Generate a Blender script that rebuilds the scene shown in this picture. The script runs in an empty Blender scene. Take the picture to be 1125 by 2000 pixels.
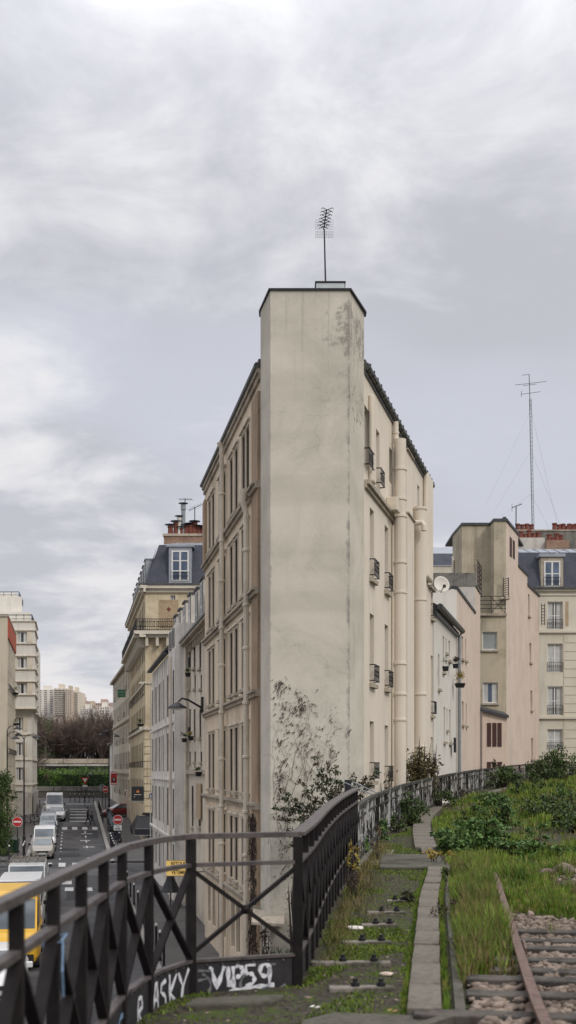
import bpy, math, random
import numpy as np
from mathutils import Vector, Matrix
R = math.radians
scene = bpy.context.scene
col = scene.collection
FPX, CX, HY, EYE = 2200.0, 562.5, 1505.0, 1.65     # measured from the photo: focal length in px, centre, horizon row, eye height
rnd = random.Random(7)
def kx(px): return (px - CX) / FPX
def wx(px, Y): return kx(px) * Y
def wz(py, Y): return EYE - (py - HY) / FPX * Y
# ---------------------------------------------------------------- materials
def nt(name):
    m = bpy.data.materials.new(name); m.use_nodes = True
    t = m.node_tree; b = t.nodes['Principled BSDF']
    return m, t, b
def N(t, typ, **kw):
    n = t.nodes.new(typ)
    for k, v in kw.items():
        if k in n.inputs: n.inputs[k].default_value = v
        else: setattr(n, k, v)
    return n
def ramp(t, src, lo, hi, a=0.0, b=1.0):
    n = N(t, 'ShaderNodeMapRange'); n.interpolation_type = 'SMOOTHSTEP'
    n.inputs['From Min'].default_value = lo; n.inputs['From Max'].default_value = hi
    n.inputs['To Min'].default_value = a; n.inputs['To Max'].default_value = b
    t.links.new(src, n.inputs['Value']); return n.outputs['Result']
def math2(t, op, a, b):
    n = N(t, 'ShaderNodeMath', operation=op)
    for i, v in enumerate((a, b)):
        if isinstance(v, (int, float)): n.inputs[i].default_value = v
        else: t.links.new(v, n.inputs[i])
    return n.outputs[0]
def mix(t, fac, a, b, mode='MIX'):
    n = t.nodes.new('ShaderNodeMix'); n.data_type = 'RGBA'; n.blend_type = mode
    for sock, v in ((n.inputs['Factor'], fac), (n.inputs['A'], a), (n.inputs['B'], b)):
        if isinstance(v, (int, float)): sock.default_value = v
        elif isinstance(v, tuple): sock.default_value = (*v[:3], 1)
        else: t.links.new(v, sock)
    return n.outputs['Result']
def noise(t, scale, detail=5, rough=.6, vec=None, dist=0.0, mscale=None, coord='Object'):
    n = N(t, 'ShaderNodeTexNoise'); n.inputs['Scale'].default_value = scale
    n.inputs['Detail'].default_value = detail; n.inputs['Roughness'].default_value = rough
    n.inputs['Distortion'].default_value = dist
    if vec is None:
        tc = t.nodes.get('TC') or t.nodes.new('ShaderNodeTexCoord'); tc.name = 'TC'; vec = tc.outputs[coord]
    if mscale:
        mp = N(t, 'ShaderNodeMapping'); mp.inputs['Scale'].default_value = mscale
        t.links.new(vec, mp.inputs['Vector']); vec = mp.outputs[0]
    t.links.new(vec, n.inputs['Vector']); return n.outputs['Fac']
def bump(t, b, h, strength=.3, dist=.02):
    n = N(t, 'ShaderNodeBump'); n.inputs['Strength'].default_value = strength; n.inputs['Distance'].default_value = dist
    t.links.new(h, n.inputs['Height']); t.links.new(n.outputs[0], b.inputs['Normal'])
def dk(c, f): return tuple(x * f for x in c)
def stucco(name, base, dark=None, blotch=.45, streak=.45, grain=.15, rough=.9, bs=.25, sc=1.0):
    m, t, b = nt(name); dark = dark or (base[0]*.62, base[1]*.6, base[2]*.57)
    A = ramp(t, noise(t, .55*sc, 7, .65, dist=.6), .42, .72, 0, blotch)
    B = ramp(t, noise(t, 1.0, 6, .6, mscale=(3.2*sc, 3.2*sc, .16*sc)), .48, .78, 0, streak)
    C = ramp(t, noise(t, 9*sc, 6, .7), .4, .8, 0, grain)
    f = math2(t, 'MINIMUM', math2(t, 'ADD', math2(t, 'ADD', A, B), C), 1.0)
    t.links.new(mix(t, f, base, dark), b.inputs['Base Color'])
    b.inputs['Roughness'].default_value = rough
    b.inputs['Specular IOR Level'].default_value = .2
    bump(t, b, noise(t, 30*sc, 5, .7), bs, .01)
    return m
def plain(name, c, rough=.6, metal=0.0, var=.3, sc=6.0, dark=None, spec=.4, bs=0.0):
    m, t, b = nt(name); dark = dark or dk(c, .55)
    f = ramp(t, noise(t, sc, 6, .65), .35, .75, 0, var*1.6)
    t.links.new(mix(t, math2(t, 'MINIMUM', f, 1.0), c, dark), b.inputs['Base Color'])
    b.inputs['Roughness'].default_value = rough; b.inputs['Metallic'].default_value = metal
    b.inputs['Specular IOR Level'].default_value = spec
    if bs: bump(t, b, noise(t, sc*4, 5, .7), bs, .01)
    return m
def glassy(name, c, rough=.06, var=.5, light=None):
    m, t, b = nt(name); light = light or (c[0]*2.5+.02, c[1]*2.5+.02, c[2]*2.5+.025)
    tc = t.nodes.new('ShaderNodeTexCoord'); tc.name = 'TC'
    oi = t.nodes.new('ShaderNodeObjectInfo')
    va = N(t, 'ShaderNodeVectorMath', operation='ADD'); t.links.new(tc.outputs['Object'], va.inputs[0]); t.links.new(oi.outputs['Location'], va.inputs[1])
    f = ramp(t, noise(t, .9, 2, .5, vec=va.outputs[0]), .4, .7, 0, var)
    t.links.new(mix(t, f, c, light), b.inputs['Base Color'])
    b.inputs['Roughness'].default_value = rough; b.inputs['Specular IOR Level'].default_value = .6
    return m
def leafy(name, cols, sc=3.0, rough=.6):
    m, t, b = nt(name)
    n1 = noise(t, sc, 3, .6); n2 = noise(t, sc*9, 2, .6)
    c = mix(t, ramp(t, n1, .36, .64), cols[0], cols[1])
    c = mix(t, ramp(t, n2, .52, .66, 0, .85), c, cols[2])
    t.links.new(c, b.inputs['Base Color']); b.inputs['Roughness'].default_value = rough
    b.inputs['Specular IOR Level'].default_value = .25
    return m
def brickmat(name, c1, c2, mortar, sc=4.0):
    m, t, b = nt(name)
    tc = t.nodes.new('ShaderNodeTexCoord'); tc.name = 'TC'
    sx = t.nodes.new('ShaderNodeSeparateXYZ'); t.links.new(tc.outputs['Object'], sx.inputs[0])
    cx = t.nodes.new('ShaderNodeCombineXYZ')
    t.links.new(math2(t, 'ADD', sx.outputs[0], sx.outputs[1]), cx.inputs[0]); t.links.new(sx.outputs[2], cx.inputs[1])
    k = t.nodes.new('ShaderNodeTexBrick'); t.links.new(cx.outputs[0], k.inputs['Vector'])
    k.inputs['Scale'].default_value = sc
    for nme, v in (('Color1', c1), ('Color2', c2), ('Mortar', mortar)): k.inputs[nme].default_value = (*v, 1)
    k.inputs['Mortar Size'].default_value = .02
    f = ramp(t, noise(t, 1.2, 6, .7), .4, .75, 0, .6)
    t.links.new(mix(t, f, k.outputs['Color'], dk(c1, .35)), b.inputs['Base Color']); b.inputs['Roughness'].default_value = .9
    return m
M = {}
M['front'] = None
M['cream'] = stucco('cream_render', (.66, .59, .49), blotch=.22, streak=.3, grain=.12)
M['pipe_cream'] = stucco('cream_duct', (.64, .575, .485), blotch=.15, streak=.2, grain=.08, bs=.05, rough=.7)
M['street'] = stucco('tan_render', (.67, .56, .425), (.29, .225, .16), blotch=.4, streak=.65, grain=.25)
M['brown'] = stucco('brown_stone', (.37, .27, .185), (.15, .11, .075), blotch=.5, streak=.7, grain=.3)
M['trim'] = stucco('grey_stone_trim', (.42, .365, .29), (.13, .11, .085), blotch=.5, streak=.6, grain=.4)
M['trimlight'] = stucco('pale_stone_trim', (.66, .59, .48), (.32, .275, .215), blotch=.4, streak=.4, grain=.3)
M['beige'] = stucco('beige_render', (.60, .54, .44), (.25, .215, .17), blotch=.5, streak=.65, grain=.25)
M['white_clad'] = stucco('white_cladding', (.70, .66, .60), (.34, .32, .29), blotch=.35, streak=.6, grain=.2)
M['haus'] = stucco('haussmann_stone', (.60, .51, .355), (.25, .195, .12), blotch=.55, streak=.55, grain=.3)
M['haus_pale'] = stucco('pale_limestone', (.58, .535, .44), (.33, .29, .23), blotch=.25, streak=.35, grain=.15)
M['grey_render'] = stucco('grey_render', (.52, .49, .44), (.20, .185, .165), blotch=.5, streak=.6)
M['white'] = stucco('white_render', (.66, .63, .57), (.42, .39, .34), blotch=.25, streak=.4, grain=.15)
M['whiteR'] = stucco('white_house_render', (.62, .59, .53), (.42, .39, .34), blotch=.25, streak=.35, grain=.12)
M['pink'] = stucco('pink_render', (.60, .495, .41), (.36, .29, .24), blotch=.3, streak=.5, grain=.12)
M['olive'] = stucco('olive_render', (.44, .385, .285), (.18, .155, .11), blotch=.5, streak=.75, grain=.2)
M['parapet'] = stucco('stained_parapet', (.20, .19, .165), (.03, .03, .03), blotch=.7, streak=.9, grain=.3)
M['yellow_stucco'] = stucco('yellow_render', (.52, .46, .35), blotch=.25, streak=.35)
M['red_band'] = plain('red_painted_band', (.42, .085, .04), .8, var=.3)
M['slate'] = brickmat('slate_tiles', (.055, .06, .08), (.075, .08, .105), (.03, .032, .04), 6.0)
M['zinc'] = plain('zinc_roof', (.30, .32, .35), .5, .3, .35, 1.5)
M['zincdark'] = plain('dark_zinc', (.055, .055, .06), .55, .2, .5, 2.5)
M['lead'] = plain('gutter_metal', (.05, .05, .05), .45, .3, .6, 7, dark=(.14, .14, .13))
M['brick'] = brickmat('chimney_brick', (.22, .11, .07), (.30, .19, .12), (.30, .26, .21), 4.5)
M['brick_tan'] = brickmat('tan_brick', (.42, .30, .17), (.36, .24, .13), (.40, .36, .3), 5)
M['pot'] = plain('terracotta_pot', (.19, .06, .042), .8, 0, .7, 5)
M['glass'] = glassy('window_glass', (.018, .02, .024))
M['glass_blue'] = glassy('sky_glass', (.05, .075, .12), light=(.16, .21, .30))
M['curtain'] = stucco('net_curtain', (.50, .50, .48), (.22, .23, .24), blotch=.3, streak=.9, grain=.1, sc=3)
M['frame'] = plain('white_window_frame', (.66, .65, .62), .5, var=.2)
M['frame_brown'] = plain('brown_window_frame', (.105, .08, .06), .6, var=.4)
M['frame_grey'] = plain('grey_window_frame', (.27, .26, .25), .6, var=.3)
M['maroon'] = plain('maroon_vent', (.055, .022, .018), .7, var=.4)
M['shut'] = plain('brown_shutter', (.19, .14, .105), .8, var=.4)
M['iron'] = plain('black_iron', (.022, .022, .025), .55, .3, .3, 8)
M['rust_iron'] = plain('rusty_iron', (.07, .05, .045), .7, .2, .5, 8)
M['grey_metal'] = plain('galvanised_metal', (.28, .30, .31), .45, .6, .3, 4)
M['lightgrey'] = plain('pale_grey_box', (.50, .54, .54), .6, 0, .25, 3)
M['rail_paint'] = plain('railing_paint', (.0125, .0105, .0115), .5, .0, .5, 9, dark=(.024, .020, .0195), spec=.10, bs=.1)
M['rail_top'] = plain('worn_sheen_handrail_paint', (.088, .074, .070), .55, .0, .6, 11, dark=(.035, .029, .028), spec=.4, bs=.1)  # paler than the posts: wear, with sky reflection put into the colour
M['plate'] = plain('railing_plate_paint', (.016, .015, .018), .6, 0, .5, 7, dark=(.035, .032, .035))
M['spray'] = plain('silver_spray', (.72, .72, .75), .6, 0, .4, 25, dark=(.25, .25, .28))
M['spray_grey'] = plain('faded_grey_spray', (.17, .17, .18), .7, 0, .5, 20, dark=(.06, .06, .065))
M['spray_blue'] = plain('blue_spray', (.18, .27, .40), .7, 0, .5, 20)
M['oldfence'] = None
M['oldfence_rail'] = plain('mossy_fence_rail', (.075, .07, .062), .9, 0, .8, 8, dark=(.022, .025, .016), spec=.2)
M['asphalt'] = stucco('asphalt', (.080, .078, .080), (.030, .030, .032), blotch=.8, streak=.35, grain=.55, sc=.7)
M['pave'] = stucco('pavement_asphalt', (.105, .098, .094), (.06, .056, .054), blotch=.6, streak=0, grain=.4)
M['kerbstone'] = stucco('granite_kerb', (.30, .285, .265), (.15, .14, .13), blotch=.5, streak=0, grain=.5)
M['marking'] = plain('road_paint', (.55, .54, .51), .8, 0, .5, 5, dark=(.18, .18, .18))
M['concrete'] = stucco('trough_concrete', (.165, .145, .118), (.05, .045, .035), blotch=.8, streak=0, grain=.7, sc=2)
M['concrete_dark'] = stucco('dark_mossy_concrete', (.10, .092, .075), (.035, .036, .022), blotch=.9, streak=0, grain=.8, sc=2.5)
M['wall_stone'] = brickmat('rubble_wall', (.12, .11, .095), (.07, .065, .058), (.16, .15, .13), 3)
M['viaduct'] = stucco('viaduct_stone', (.20, .18, .15), (.08, .075, .06))
M['wood'] = plain('weathered_sleeper_wood', (.085, .073, .06), .9, 0, .8, 5, dark=(.028, .024, .02), bs=.5)
M['wood_grey'] = plain('grey_timber', (.22, .195, .165), .9, 0, .8, 7, dark=(.06, .055, .04), bs=.4)
M['rail'] = plain('rusty_rail', (.165, .105, .082), .6, .35, .6, 14, dark=(.06, .035, .026))
M['stone'] = None
M['bark'] = plain('bark', (.065, .05, .042), .9, 0, .5, 6)
M['twig'] = leafy('winter_twigs', ((.085, .060, .049), (.135, .10, .078), (.155, .115, .096)), .35)
M['twig_dark'] = plain('dead_stems', (.055, .043, .034), .9, 0, .5, 9)
M['leaf_dark'] = leafy('dark_leaves', ((.026, .05, .015), (.06, .10, .026), (.13, .14, .045)), 2.5)
M['leaf_mid'] = leafy('shrub_leaves', ((.038, .085, .02), (.075, .15, .035), (.16, .18, .05)), 2.2)
M['leaf_olive'] = leafy('olive_leaves', ((.075, .07, .03), (.12, .105, .045), (.18, .14, .06)), 3)
M['leaf_creeper'] = leafy('creeper_leaves', ((.022, .04, .015), (.06, .045, .03), (.075, .08, .03)), 3)
M['leaf_dead'] = leafy('dead_leaves', ((.045, .03, .024), (.06, .035, .028), (.10, .07, .05)), 5)
M['leaf_yellow'] = leafy('yellow_leaves', ((.30, .22, .04), (.16, .16, .03), (.35, .16, .05)), 5)
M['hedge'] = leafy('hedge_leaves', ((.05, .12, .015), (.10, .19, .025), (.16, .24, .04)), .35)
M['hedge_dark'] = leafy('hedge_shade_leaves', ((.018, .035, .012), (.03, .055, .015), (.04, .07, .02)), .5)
M['grass'] = leafy('grass', ((.060, .115, .014), (.145, .225, .024), (.26, .22, .06)), 1.3)
M['grass_dry'] = leafy('dry_grass', ((.17, .125, .055), (.10, .115, .028), (.25, .185, .095)), 1.5)
M['moss'] = leafy('moss', ((.075, .125, .012), (.13, .175, .016), (.06, .07, .02)), 4)
def special():
    # ground of the track bed: dirt, moss, grass roots, dead leaves
    m, t, b = nt('track_bed_soil')
    n1 = noise(t, 1.1, 7, .7); n2 = noise(t, 3.5, 7, .75, dist=.4); n3 = noise(t, 18, 5, .7)
    c = mix(t, ramp(t, n3, .35, .7), (.030, .026, .020), (.085, .073, .056))
    c = mix(t, ramp(t, n2, .48, .62, 0, .85), c, (.055, .085, .013))
    c = mix(t, ramp(t, n1, .56, .72, 0, .6), c, (.12, .095, .06))
    t.links.new(c, b.inputs['Base Color']); b.inputs['Roughness'].default_value = .95; b.inputs['Specular IOR Level'].default_value = .15
    bump(t, b, n3, .7, .04); M['soil'] = m
    m, t, b = nt('ballast_stone')
    tc = t.nodes.new('ShaderNodeTexCoord'); tc.name = 'TC'
    v = N(t, 'ShaderNodeTexVoronoi'); v.inputs['Scale'].default_value = 9; t.links.new(tc.outputs['Object'], v.inputs['Vector'])
    sx = t.nodes.new('ShaderNodeSeparateColor'); t.links.new(v.outputs['Color'], sx.inputs[0])
    c = mix(t, sx.outputs[0], (.085, .064, .05), (.26, .205, .165))
    c = mix(t, ramp(t, noise(t, 22, 5, .7), .5, .75, 0, .7), c, (.07, .055, .045))
    t.links.new(c, b.inputs['Base Color']); b.inputs['Roughness'].default_value = .9; b.inputs['Specular IOR Level'].default_value = .2
    M['stone'] = m
    # blank end wall: weathered render with mould at the top right, a dirty right edge, ivy marks low down
    m, t, b = nt('weathered_end_wall_render')
    tc = t.nodes.new('ShaderNodeTexCoord'); tc.name = 'TC'
    sx = t.nodes.new('ShaderNodeSeparateXYZ'); t.links.new(tc.outputs['Object'], sx.inputs[0])
    X, Z = sx.outputs[0], sx.outputs[2]
    big = noise(t, .45, 8, .68, dist=.8); med = noise(t, 1.6, 7, .7); fin = noise(t, 9, 6, .75); st = noise(t, 1.0, 6, .62, mscale=(3.5, 3.5, .13))
    c = mix(t, ramp(t, big, .35, .68), (.57, .53, .445), (.45, .42, .35))
    c = mix(t, ramp(t, med, .5, .75, 0, .5), c, (.54, .50, .42))
    c = mix(t, ramp(t, st, .55, .8, 0, .45), c, (.33, .31, .26))
    hb = N(t, 'ShaderNodeTexNoise'); hb.inputs['Scale'].default_value = 1.0; hb.inputs['Detail'].default_value = 3
    mp = N(t, 'ShaderNodeMapping'); mp.inputs['Scale'].default_value = (.12, .12, .9); t.links.new(tc.outputs['Object'], mp.inputs['Vector']); t.links.new(mp.outputs[0], hb.inputs['Vector'])
    c = mix(t, ramp(t, hb.outputs['Fac'], .5, .68, 0, .35), c, (.37, .345, .285))
    # soft grey mould patches, top right
    a = math2(t, 'MULTIPLY', ramp(t, X, .2, 1.55), math2(t, 'MULTIPLY', ramp(t, Z, 12.2, 13.6), ramp(t, Z, 14.9, 14.3)))
    pn = noise(t, 2.6, 8, .78, dist=.3)
    pf = math2(t, 'MULTIPLY', a, 1.0)
    c = mix(t, ramp(t, math2(t, 'ADD', pn, math2(t, 'MULTIPLY', pf, .27)), .70, .86, 0, .72), c, (.17, .16, .14))
    a2 = math2(t, 'MULTIPLY', ramp(t, X, 1.05, 1.62), math2(t, 'MULTIPLY', ramp(t, Z, 10.3, 11.6), ramp(t, Z, 13.6, 12.0)))
    c = mix(t, ramp(t, math2(t, 'ADD', noise(t, 4.5, 8, .8), math2(t, 'MULTIPLY', a2, .25)), .74, .86, 0, .7), c, (.15, .14, .12))
    # dark line down the right edge
    e = math2(t, 'ADD', math2(t, 'MULTIPLY', ramp(t, X, 1.52, 1.69), .30), noise(t, 2.2, 7, .75))
    e = math2(t, 'MULTIPLY', ramp(t, e, .66, .92, 0, .75), ramp(t, X, 1.72, 1.69))
    c = mix(t, e, c, (.21, .20, .175))
    e = math2(t, 'ADD', math2(t, 'MULTIPLY', ramp(t, X, -.40, -.484), .22), noise(t, 3.1, 7, .75))
    c = mix(t, math2(t, 'MULTIPLY', ramp(t, e, .70, .88, 0, .6), ramp(t, X, -.5, -.484)), c, (.22, .21, .18))
    c = mix(t, math2(t, 'MULTIPLY', ramp(t, Z, 11.0, 14.8), ramp(t, noise(t, 1.0, 6, .65, mscale=(6, 6, .22)), .50, .72, 0, .55)), c, (.27, .255, .215))
    c = mix(t, ramp(t, noise(t, 11, 3, .6), .665, .70, 0, .5), c, (.66, .63, .555))
    c = mix(t, ramp(t, noise(t, 17, 4, .7), .70, .73, 0, .6), c, (.27, .25, .21))
    vo = N(t, 'ShaderNodeTexVoronoi'); vo.feature = 'DISTANCE_TO_EDGE'; vo.inputs['Scale'].default_value = .33
    wv = N(t, 'ShaderNodeVectorMath', operation='ADD'); nz = N(t, 'ShaderNodeTexNoise'); nz.inputs['Scale'].default_value = 1.7; nz.inputs['Detail'].default_value = 6
    t.links.new(tc.outputs['Object'], nz.inputs['Vector']); t.links.new(tc.outputs['Object'], wv.inputs[0]); t.links.new(nz.outputs['Color'], wv.inputs[1]); t.links.new(wv.outputs[0], vo.inputs['Vector'])
    c = mix(t, math2(t, 'MULTIPLY', ramp(t, vo.outputs['Distance'], .012, .003), ramp(t, big, .46, .6, 0, .28)), c, (.30, .28, .235))
    # pale mottling left by creeper roots
    low = ramp(t, Z, 4.8, 2.6)
    c = mix(t, math2(t, 'MULTIPLY', low, ramp(t, noise(t, 5.5, 8, .8, dist=2.0), .47, .56, 0, .5)), c, (.60, .575, .50))
    c = mix(t, math2(t, 'MULTIPLY', low, ramp(t, noise(t, 14, 5, .75, dist=3.0), .60, .70, 0, .6)), c, (.25, .23, .19))
    c = mix(t, math2(t, 'MULTIPLY', ramp(t, Z, 2.2, -1.5), ramp(t, noise(t, 2.5, 7, .7), .45, .7, 0, .6)), c, (.27, .26, .21))
    t.links.new(c, b.inputs['Base Color']); b.inputs['Roughness'].default_value = .92; b.inputs['Specular IOR Level'].default_value = .15
    bump(t, b, math2(t, 'ADD', math2(t, 'MULTIPLY', med, 1.5), fin), .35, .02)
    M['front'] = m
    m, t, b = nt('flaking_white_paint')
    v = noise(t, 1.0, 6, .7, mscale=(7, 7, 1.6)); v2 = noise(t, .7, 3, .6)
    f = ramp(t, math2(t, 'ADD', v, math2(t, 'MULTIPLY', v2, .35)), .66, .74)
    t.links.new(mix(t, f, (.022, .02, .018), (.38, .375, .36)), b.inputs['Base Color']); b.inputs['Roughness'].default_value = .9; b.inputs['Specular IOR Level'].default_value = .15; M['oldfence'] = m
special()
# ---------------------------------------------------------------- mesh helpers
class MB:
    def __init__(s): s.v = []; s.f = []
    def quad(s, a, b, c, d):
        n = len(s.v); s.v += [tuple(a), tuple(b), tuple(c), tuple(d)]; s.f.append((n, n+1, n+2, n+3)); return s
    def poly(s, pts):
        n = len(s.v); s.v += [tuple(p) for p in pts]; s.f.append(tuple(range(n, n+len(pts)))); return s
    def hexa(s, P):   # 8 points: bottom 4, top 4
        n = len(s.v); s.v += [tuple(p) for p in P]
        for q in ((3,2,1,0),(4,5,6,7),(0,1,5,4),(1,2,6,5),(2,3,7,6),(3,0,4,7)): s.f.append(tuple(n+i for i in q))
        return s
    def box(s, x0, x1, y0, y1, z0, z1):
        return s.hexa([(x0,y0,z0),(x1,y0,z0),(x1,y1,z0),(x0,y1,z0),(x0,y0,z1),(x1,y0,z1),(x1,y1,z1),(x0,y1,z1)])
    def prism(s, poly, z0, z1):
        n = len(poly); k = len(s.v)
        f0 = z0 if callable(z0) else (lambda p: z0); f1 = z1 if callable(z1) else (lambda p: z1)
        s.v += [(p[0], p[1], f0(p)) for p in poly] + [(p[0], p[1], f1(p)) for p in poly]
        s.f.append(tuple(k+i for i in range(n))[::-1]); s.f.append(tuple(k+n+i for i in range(n)))
        for i in range(n): j = (i+1) % n; s.f.append((k+i, k+j, k+n+j, k+n+i))
        return s
    def tube(s, pts, r, n=6, cap=True):
        pts = [Vector(p) for p in pts]; rs = r if isinstance(r, (list, tuple)) else [r]*len(pts); k = len(s.v)
        for i, p in enumerate(pts):
            d = (pts[min(i+1, len(pts)-1)] - pts[max(i-1, 0)]).normalized()
            a = Vector((0,0,1)) if abs(d.z) < .9 else Vector((1,0,0))
            u = d.cross(a).normalized(); w = d.cross(u)
            for q in range(n):
                an = 2*math.pi*q/n; s.v.append(tuple(p + (u*math.cos(an) + w*math.sin(an))*rs[i]))
        for i in range(len(pts)-1):
            for q in range(n):
                a = k+i*n+q; b = k+i*n+(q+1) % n; s.f.append((a, b, b+n, a+n))
        if cap: s.f.append(tuple(range(k, k+n))); s.f.append(tuple(range(k+(len(pts)-1)*n, k+len(pts)*n))[::-1])
        return s
    def bar(s, a, b, w, h, up=Vector((0,0,1))):   # rectangular bar from a to b, w across, h along 'up'
        a = Vector(a); b = Vector(b); d = (b-a).normalized(); up = Vector(up)
        u = d.cross(up)
        if u.length < 1e-4: u = d.cross(Vector((1,0,0)))
        u.normalize(); t = u.cross(d).normalized(); u *= w/2; t *= h/2
        return s.hexa([a-u-t, a+u-t, b+u-t, b-u-t, a-u+t, a+u+t, b+u+t, b-u+t])
    def lathe(s, prof, c=(0,0,0), n=12, axis='z'):
        k = len(s.v)
        for r, z in prof:
            for q in range(n):
                an = 2*math.pi*q/n; x, y = r*math.cos(an), r*math.sin(an)
                p = (x, y, z) if axis == 'z' else ((z, x, y) if axis == 'x' else (x, z, y))
                s.v.append((p[0]+c[0], p[1]+c[1], p[2]+c[2]))
        for i in range(len(prof)-1):
            for q in range(n):
                a = k+i*n+q; b = k+i*n+(q+1) % n; s.f.append((a, b, b+n, a+n))
        s.f.append(tuple(range(k, k+n))[::-1]); s.f.append(tuple(range(k+(len(prof)-1)*n, k+len(prof)*n)))
        return s
    def mesh(s, name):
        me = bpy.data.meshes.new(name); me.from_pydata(s.v, [], s.f); me.update(); return me
def npmesh(name, V, F):
    me = bpy.data.meshes.new(name); V = np.asarray(V, dtype=np.float32); F = np.asarray(F, dtype=np.int32); k = F.shape[1]
    me.vertices.add(len(V)); me.vertices.foreach_set('co', V.ravel())
    me.loops.add(F.size); me.loops.foreach_set('vertex_index', F.ravel())
    me.polygons.add(len(F)); me.polygons.foreach_set('loop_start', np.arange(0, F.size, k, dtype=np.int32))
    me.update(calc_edges=True); me.validate(); return me
def fixn(me):
    import bmesh
    bm = bmesh.new(); bm.from_mesh(me); bmesh.ops.recalc_face_normals(bm, faces=bm.faces); bm.to_mesh(me); bm.free()
def link(name, me, mat, parent=None, loc=None, rot=None, smooth=False, fix=True):
    if isinstance(me, MB):
        me = me.mesh(name)
        if fix: fixn(me)
    if mat is not None and not me.materials: me.materials.append(M[mat] if isinstance(mat, str) else mat)
    if smooth: me.polygons.foreach_set('use_smooth', [True]*len(me.polygons))
    o = bpy.data.objects.new(name, me); col.objects.link(o)
    if parent is not None: o.parent = parent
    if loc is not None: o.location = loc
    if rot is not None: o.rotation_euler = rot
    return o
def bev(o, w=.01, seg=2):
    m = o.modifiers.new('bevel', 'BEVEL'); m.width = w; m.segments = seg; m.limit_method = 'ANGLE'; return o
def tag(o, label, cat, group=None):
    o['label'] = label; o['category'] = cat
    if group: o['group'] = group
    return o
def empty(name, loc, label=None, cat=None, group=None, rz=0):
    o = bpy.data.objects.new(name, None); col.objects.link(o); o.location = loc; o.rotation_euler = (0, 0, rz); o.empty_display_size = .3
    if label: tag(o, label, cat, group)
    return o
def part(name, mb, mat, root, smooth=False):      # vertices are world coordinates, root is unrotated
    return link(name, mb, mat, root, loc=tuple(-x for x in root.location), smooth=smooth)
def sub(name, mb, mat, par):
    return link(name, mb, mat, par)
def copy_tree(o, parent=None):
    c = o.copy(); col.objects.link(c); c.parent = parent
    for ch in list(o.children): copy_tree(ch, c)
    return c
def struct(name, mb, mat):
    o = link(name, mb, mat); o['kind'] = 'structure'; return o
def textmesh(body, size, mat, name, parent, loc, rot, ext=.004, sx=1.0, bold=.0):
    cu = bpy.data.curves.new(name, 'FONT'); cu.body = body; cu.size = size; cu.extrude = ext; cu.align_x = 'CENTER'; cu.align_y = 'CENTER'; cu.offset = bold
    tmp = bpy.data.objects.new('tmp', cu); col.objects.link(tmp)
    dg = bpy.context.evaluated_depsgraph_get(); me = bpy.data.meshes.new_from_object(tmp.evaluated_get(dg))
    bpy.data.objects.remove(tmp); bpy.data.curves.remove(cu)
    me.materials.clear(); me.name = name
    o = link(name, me, mat, parent, loc, rot); o.scale = (sx, 1, 1); return o
# ---------------------------------------------------------------- facades: outward is on the left of A -> B
class Fc:
    def __init__(s, A, B):
        s.A = Vector((A[0], A[1])); s.B = Vector((B[0], B[1])); s.L = (s.B-s.A).length; s.d = (s.B-s.A)/s.L
        s.n = Vector((-s.d.y, s.d.x)); s.rz = math.atan2(s.d.y, s.d.x)
    def p(s, t, z, out=0.0):
        q = s.A + s.d*t + s.n*out; return (q.x, q.y, z)
    def spx(s, px):
        k = kx(px); return (k*s.A.y - s.A.x) / (s.d.x - k*s.d.y)
    def Y(s, t): return s.A.y + s.d.y*t
    def op(s, pl, pr, yt, yb):
        a, b = sorted((s.spx(pl), s.spx(pr))); Y = s.Y((a+b)/2); return (a, b, wz(yb, Y), wz(yt, Y))
    def box(s, mb, a, b, z0, z1, o0, o1):
        return mb.hexa([s.p(a,z0,o0), s.p(b,z0,o0), s.p(b,z0,o1), s.p(a,z0,o1), s.p(a,z1,o0), s.p(b,z1,o0), s.p(b,z1,o1), s.p(a,z1,o1)])
def wall(mb, F, z0, z1, ops=(), depth=.2, a=0.0, b=None, out=0.0):
    b = F.L if b is None else b
    S = sorted({a, b, *[min(max(o[i], a), b) for o in ops for i in (0, 1)]}); Z = sorted({z0, z1, *[min(max(o[i], z0), z1) for o in ops for i in (2, 3)]})
    for i in range(len(S)-1):
        for j in range(len(Z)-1):
            sm, zm = (S[i]+S[i+1])/2, (Z[j]+Z[j+1])/2
            if S[i+1]-S[i] < 1e-5 or Z[j+1]-Z[j] < 1e-5 or any(o[0] < sm < o[1] and o[2] < zm < o[3] for o in ops): continue
            mb.quad(F.p(S[i],Z[j],out), F.p(S[i],Z[j+1],out), F.p(S[i+1],Z[j+1],out), F.p(S[i+1],Z[j],out))
    for o in ops:
        for (s0, zz0, s1, zz1) in ((o[0],o[2],o[0],o[3]), (o[1],o[2],o[1],o[3]), (o[0],o[2],o[1],o[2]), (o[0],o[3],o[1],o[3])):
            mb.quad(F.p(s0,zz0,out), F.p(s1,zz1,out), F.p(s1,zz1,out-depth), F.p(s0,zz0,out-depth))
    return mb
_cache = {}
def cmesh(key, build, mat):
    k = (key, mat)
    if k not in _cache:
        mb = build(); me = mb.mesh(key[0]); fixn(me); me.materials.append(M[mat]); _cache[k] = me
    return _cache[k]
def rd(x): return round(x/.05)*.05
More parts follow.
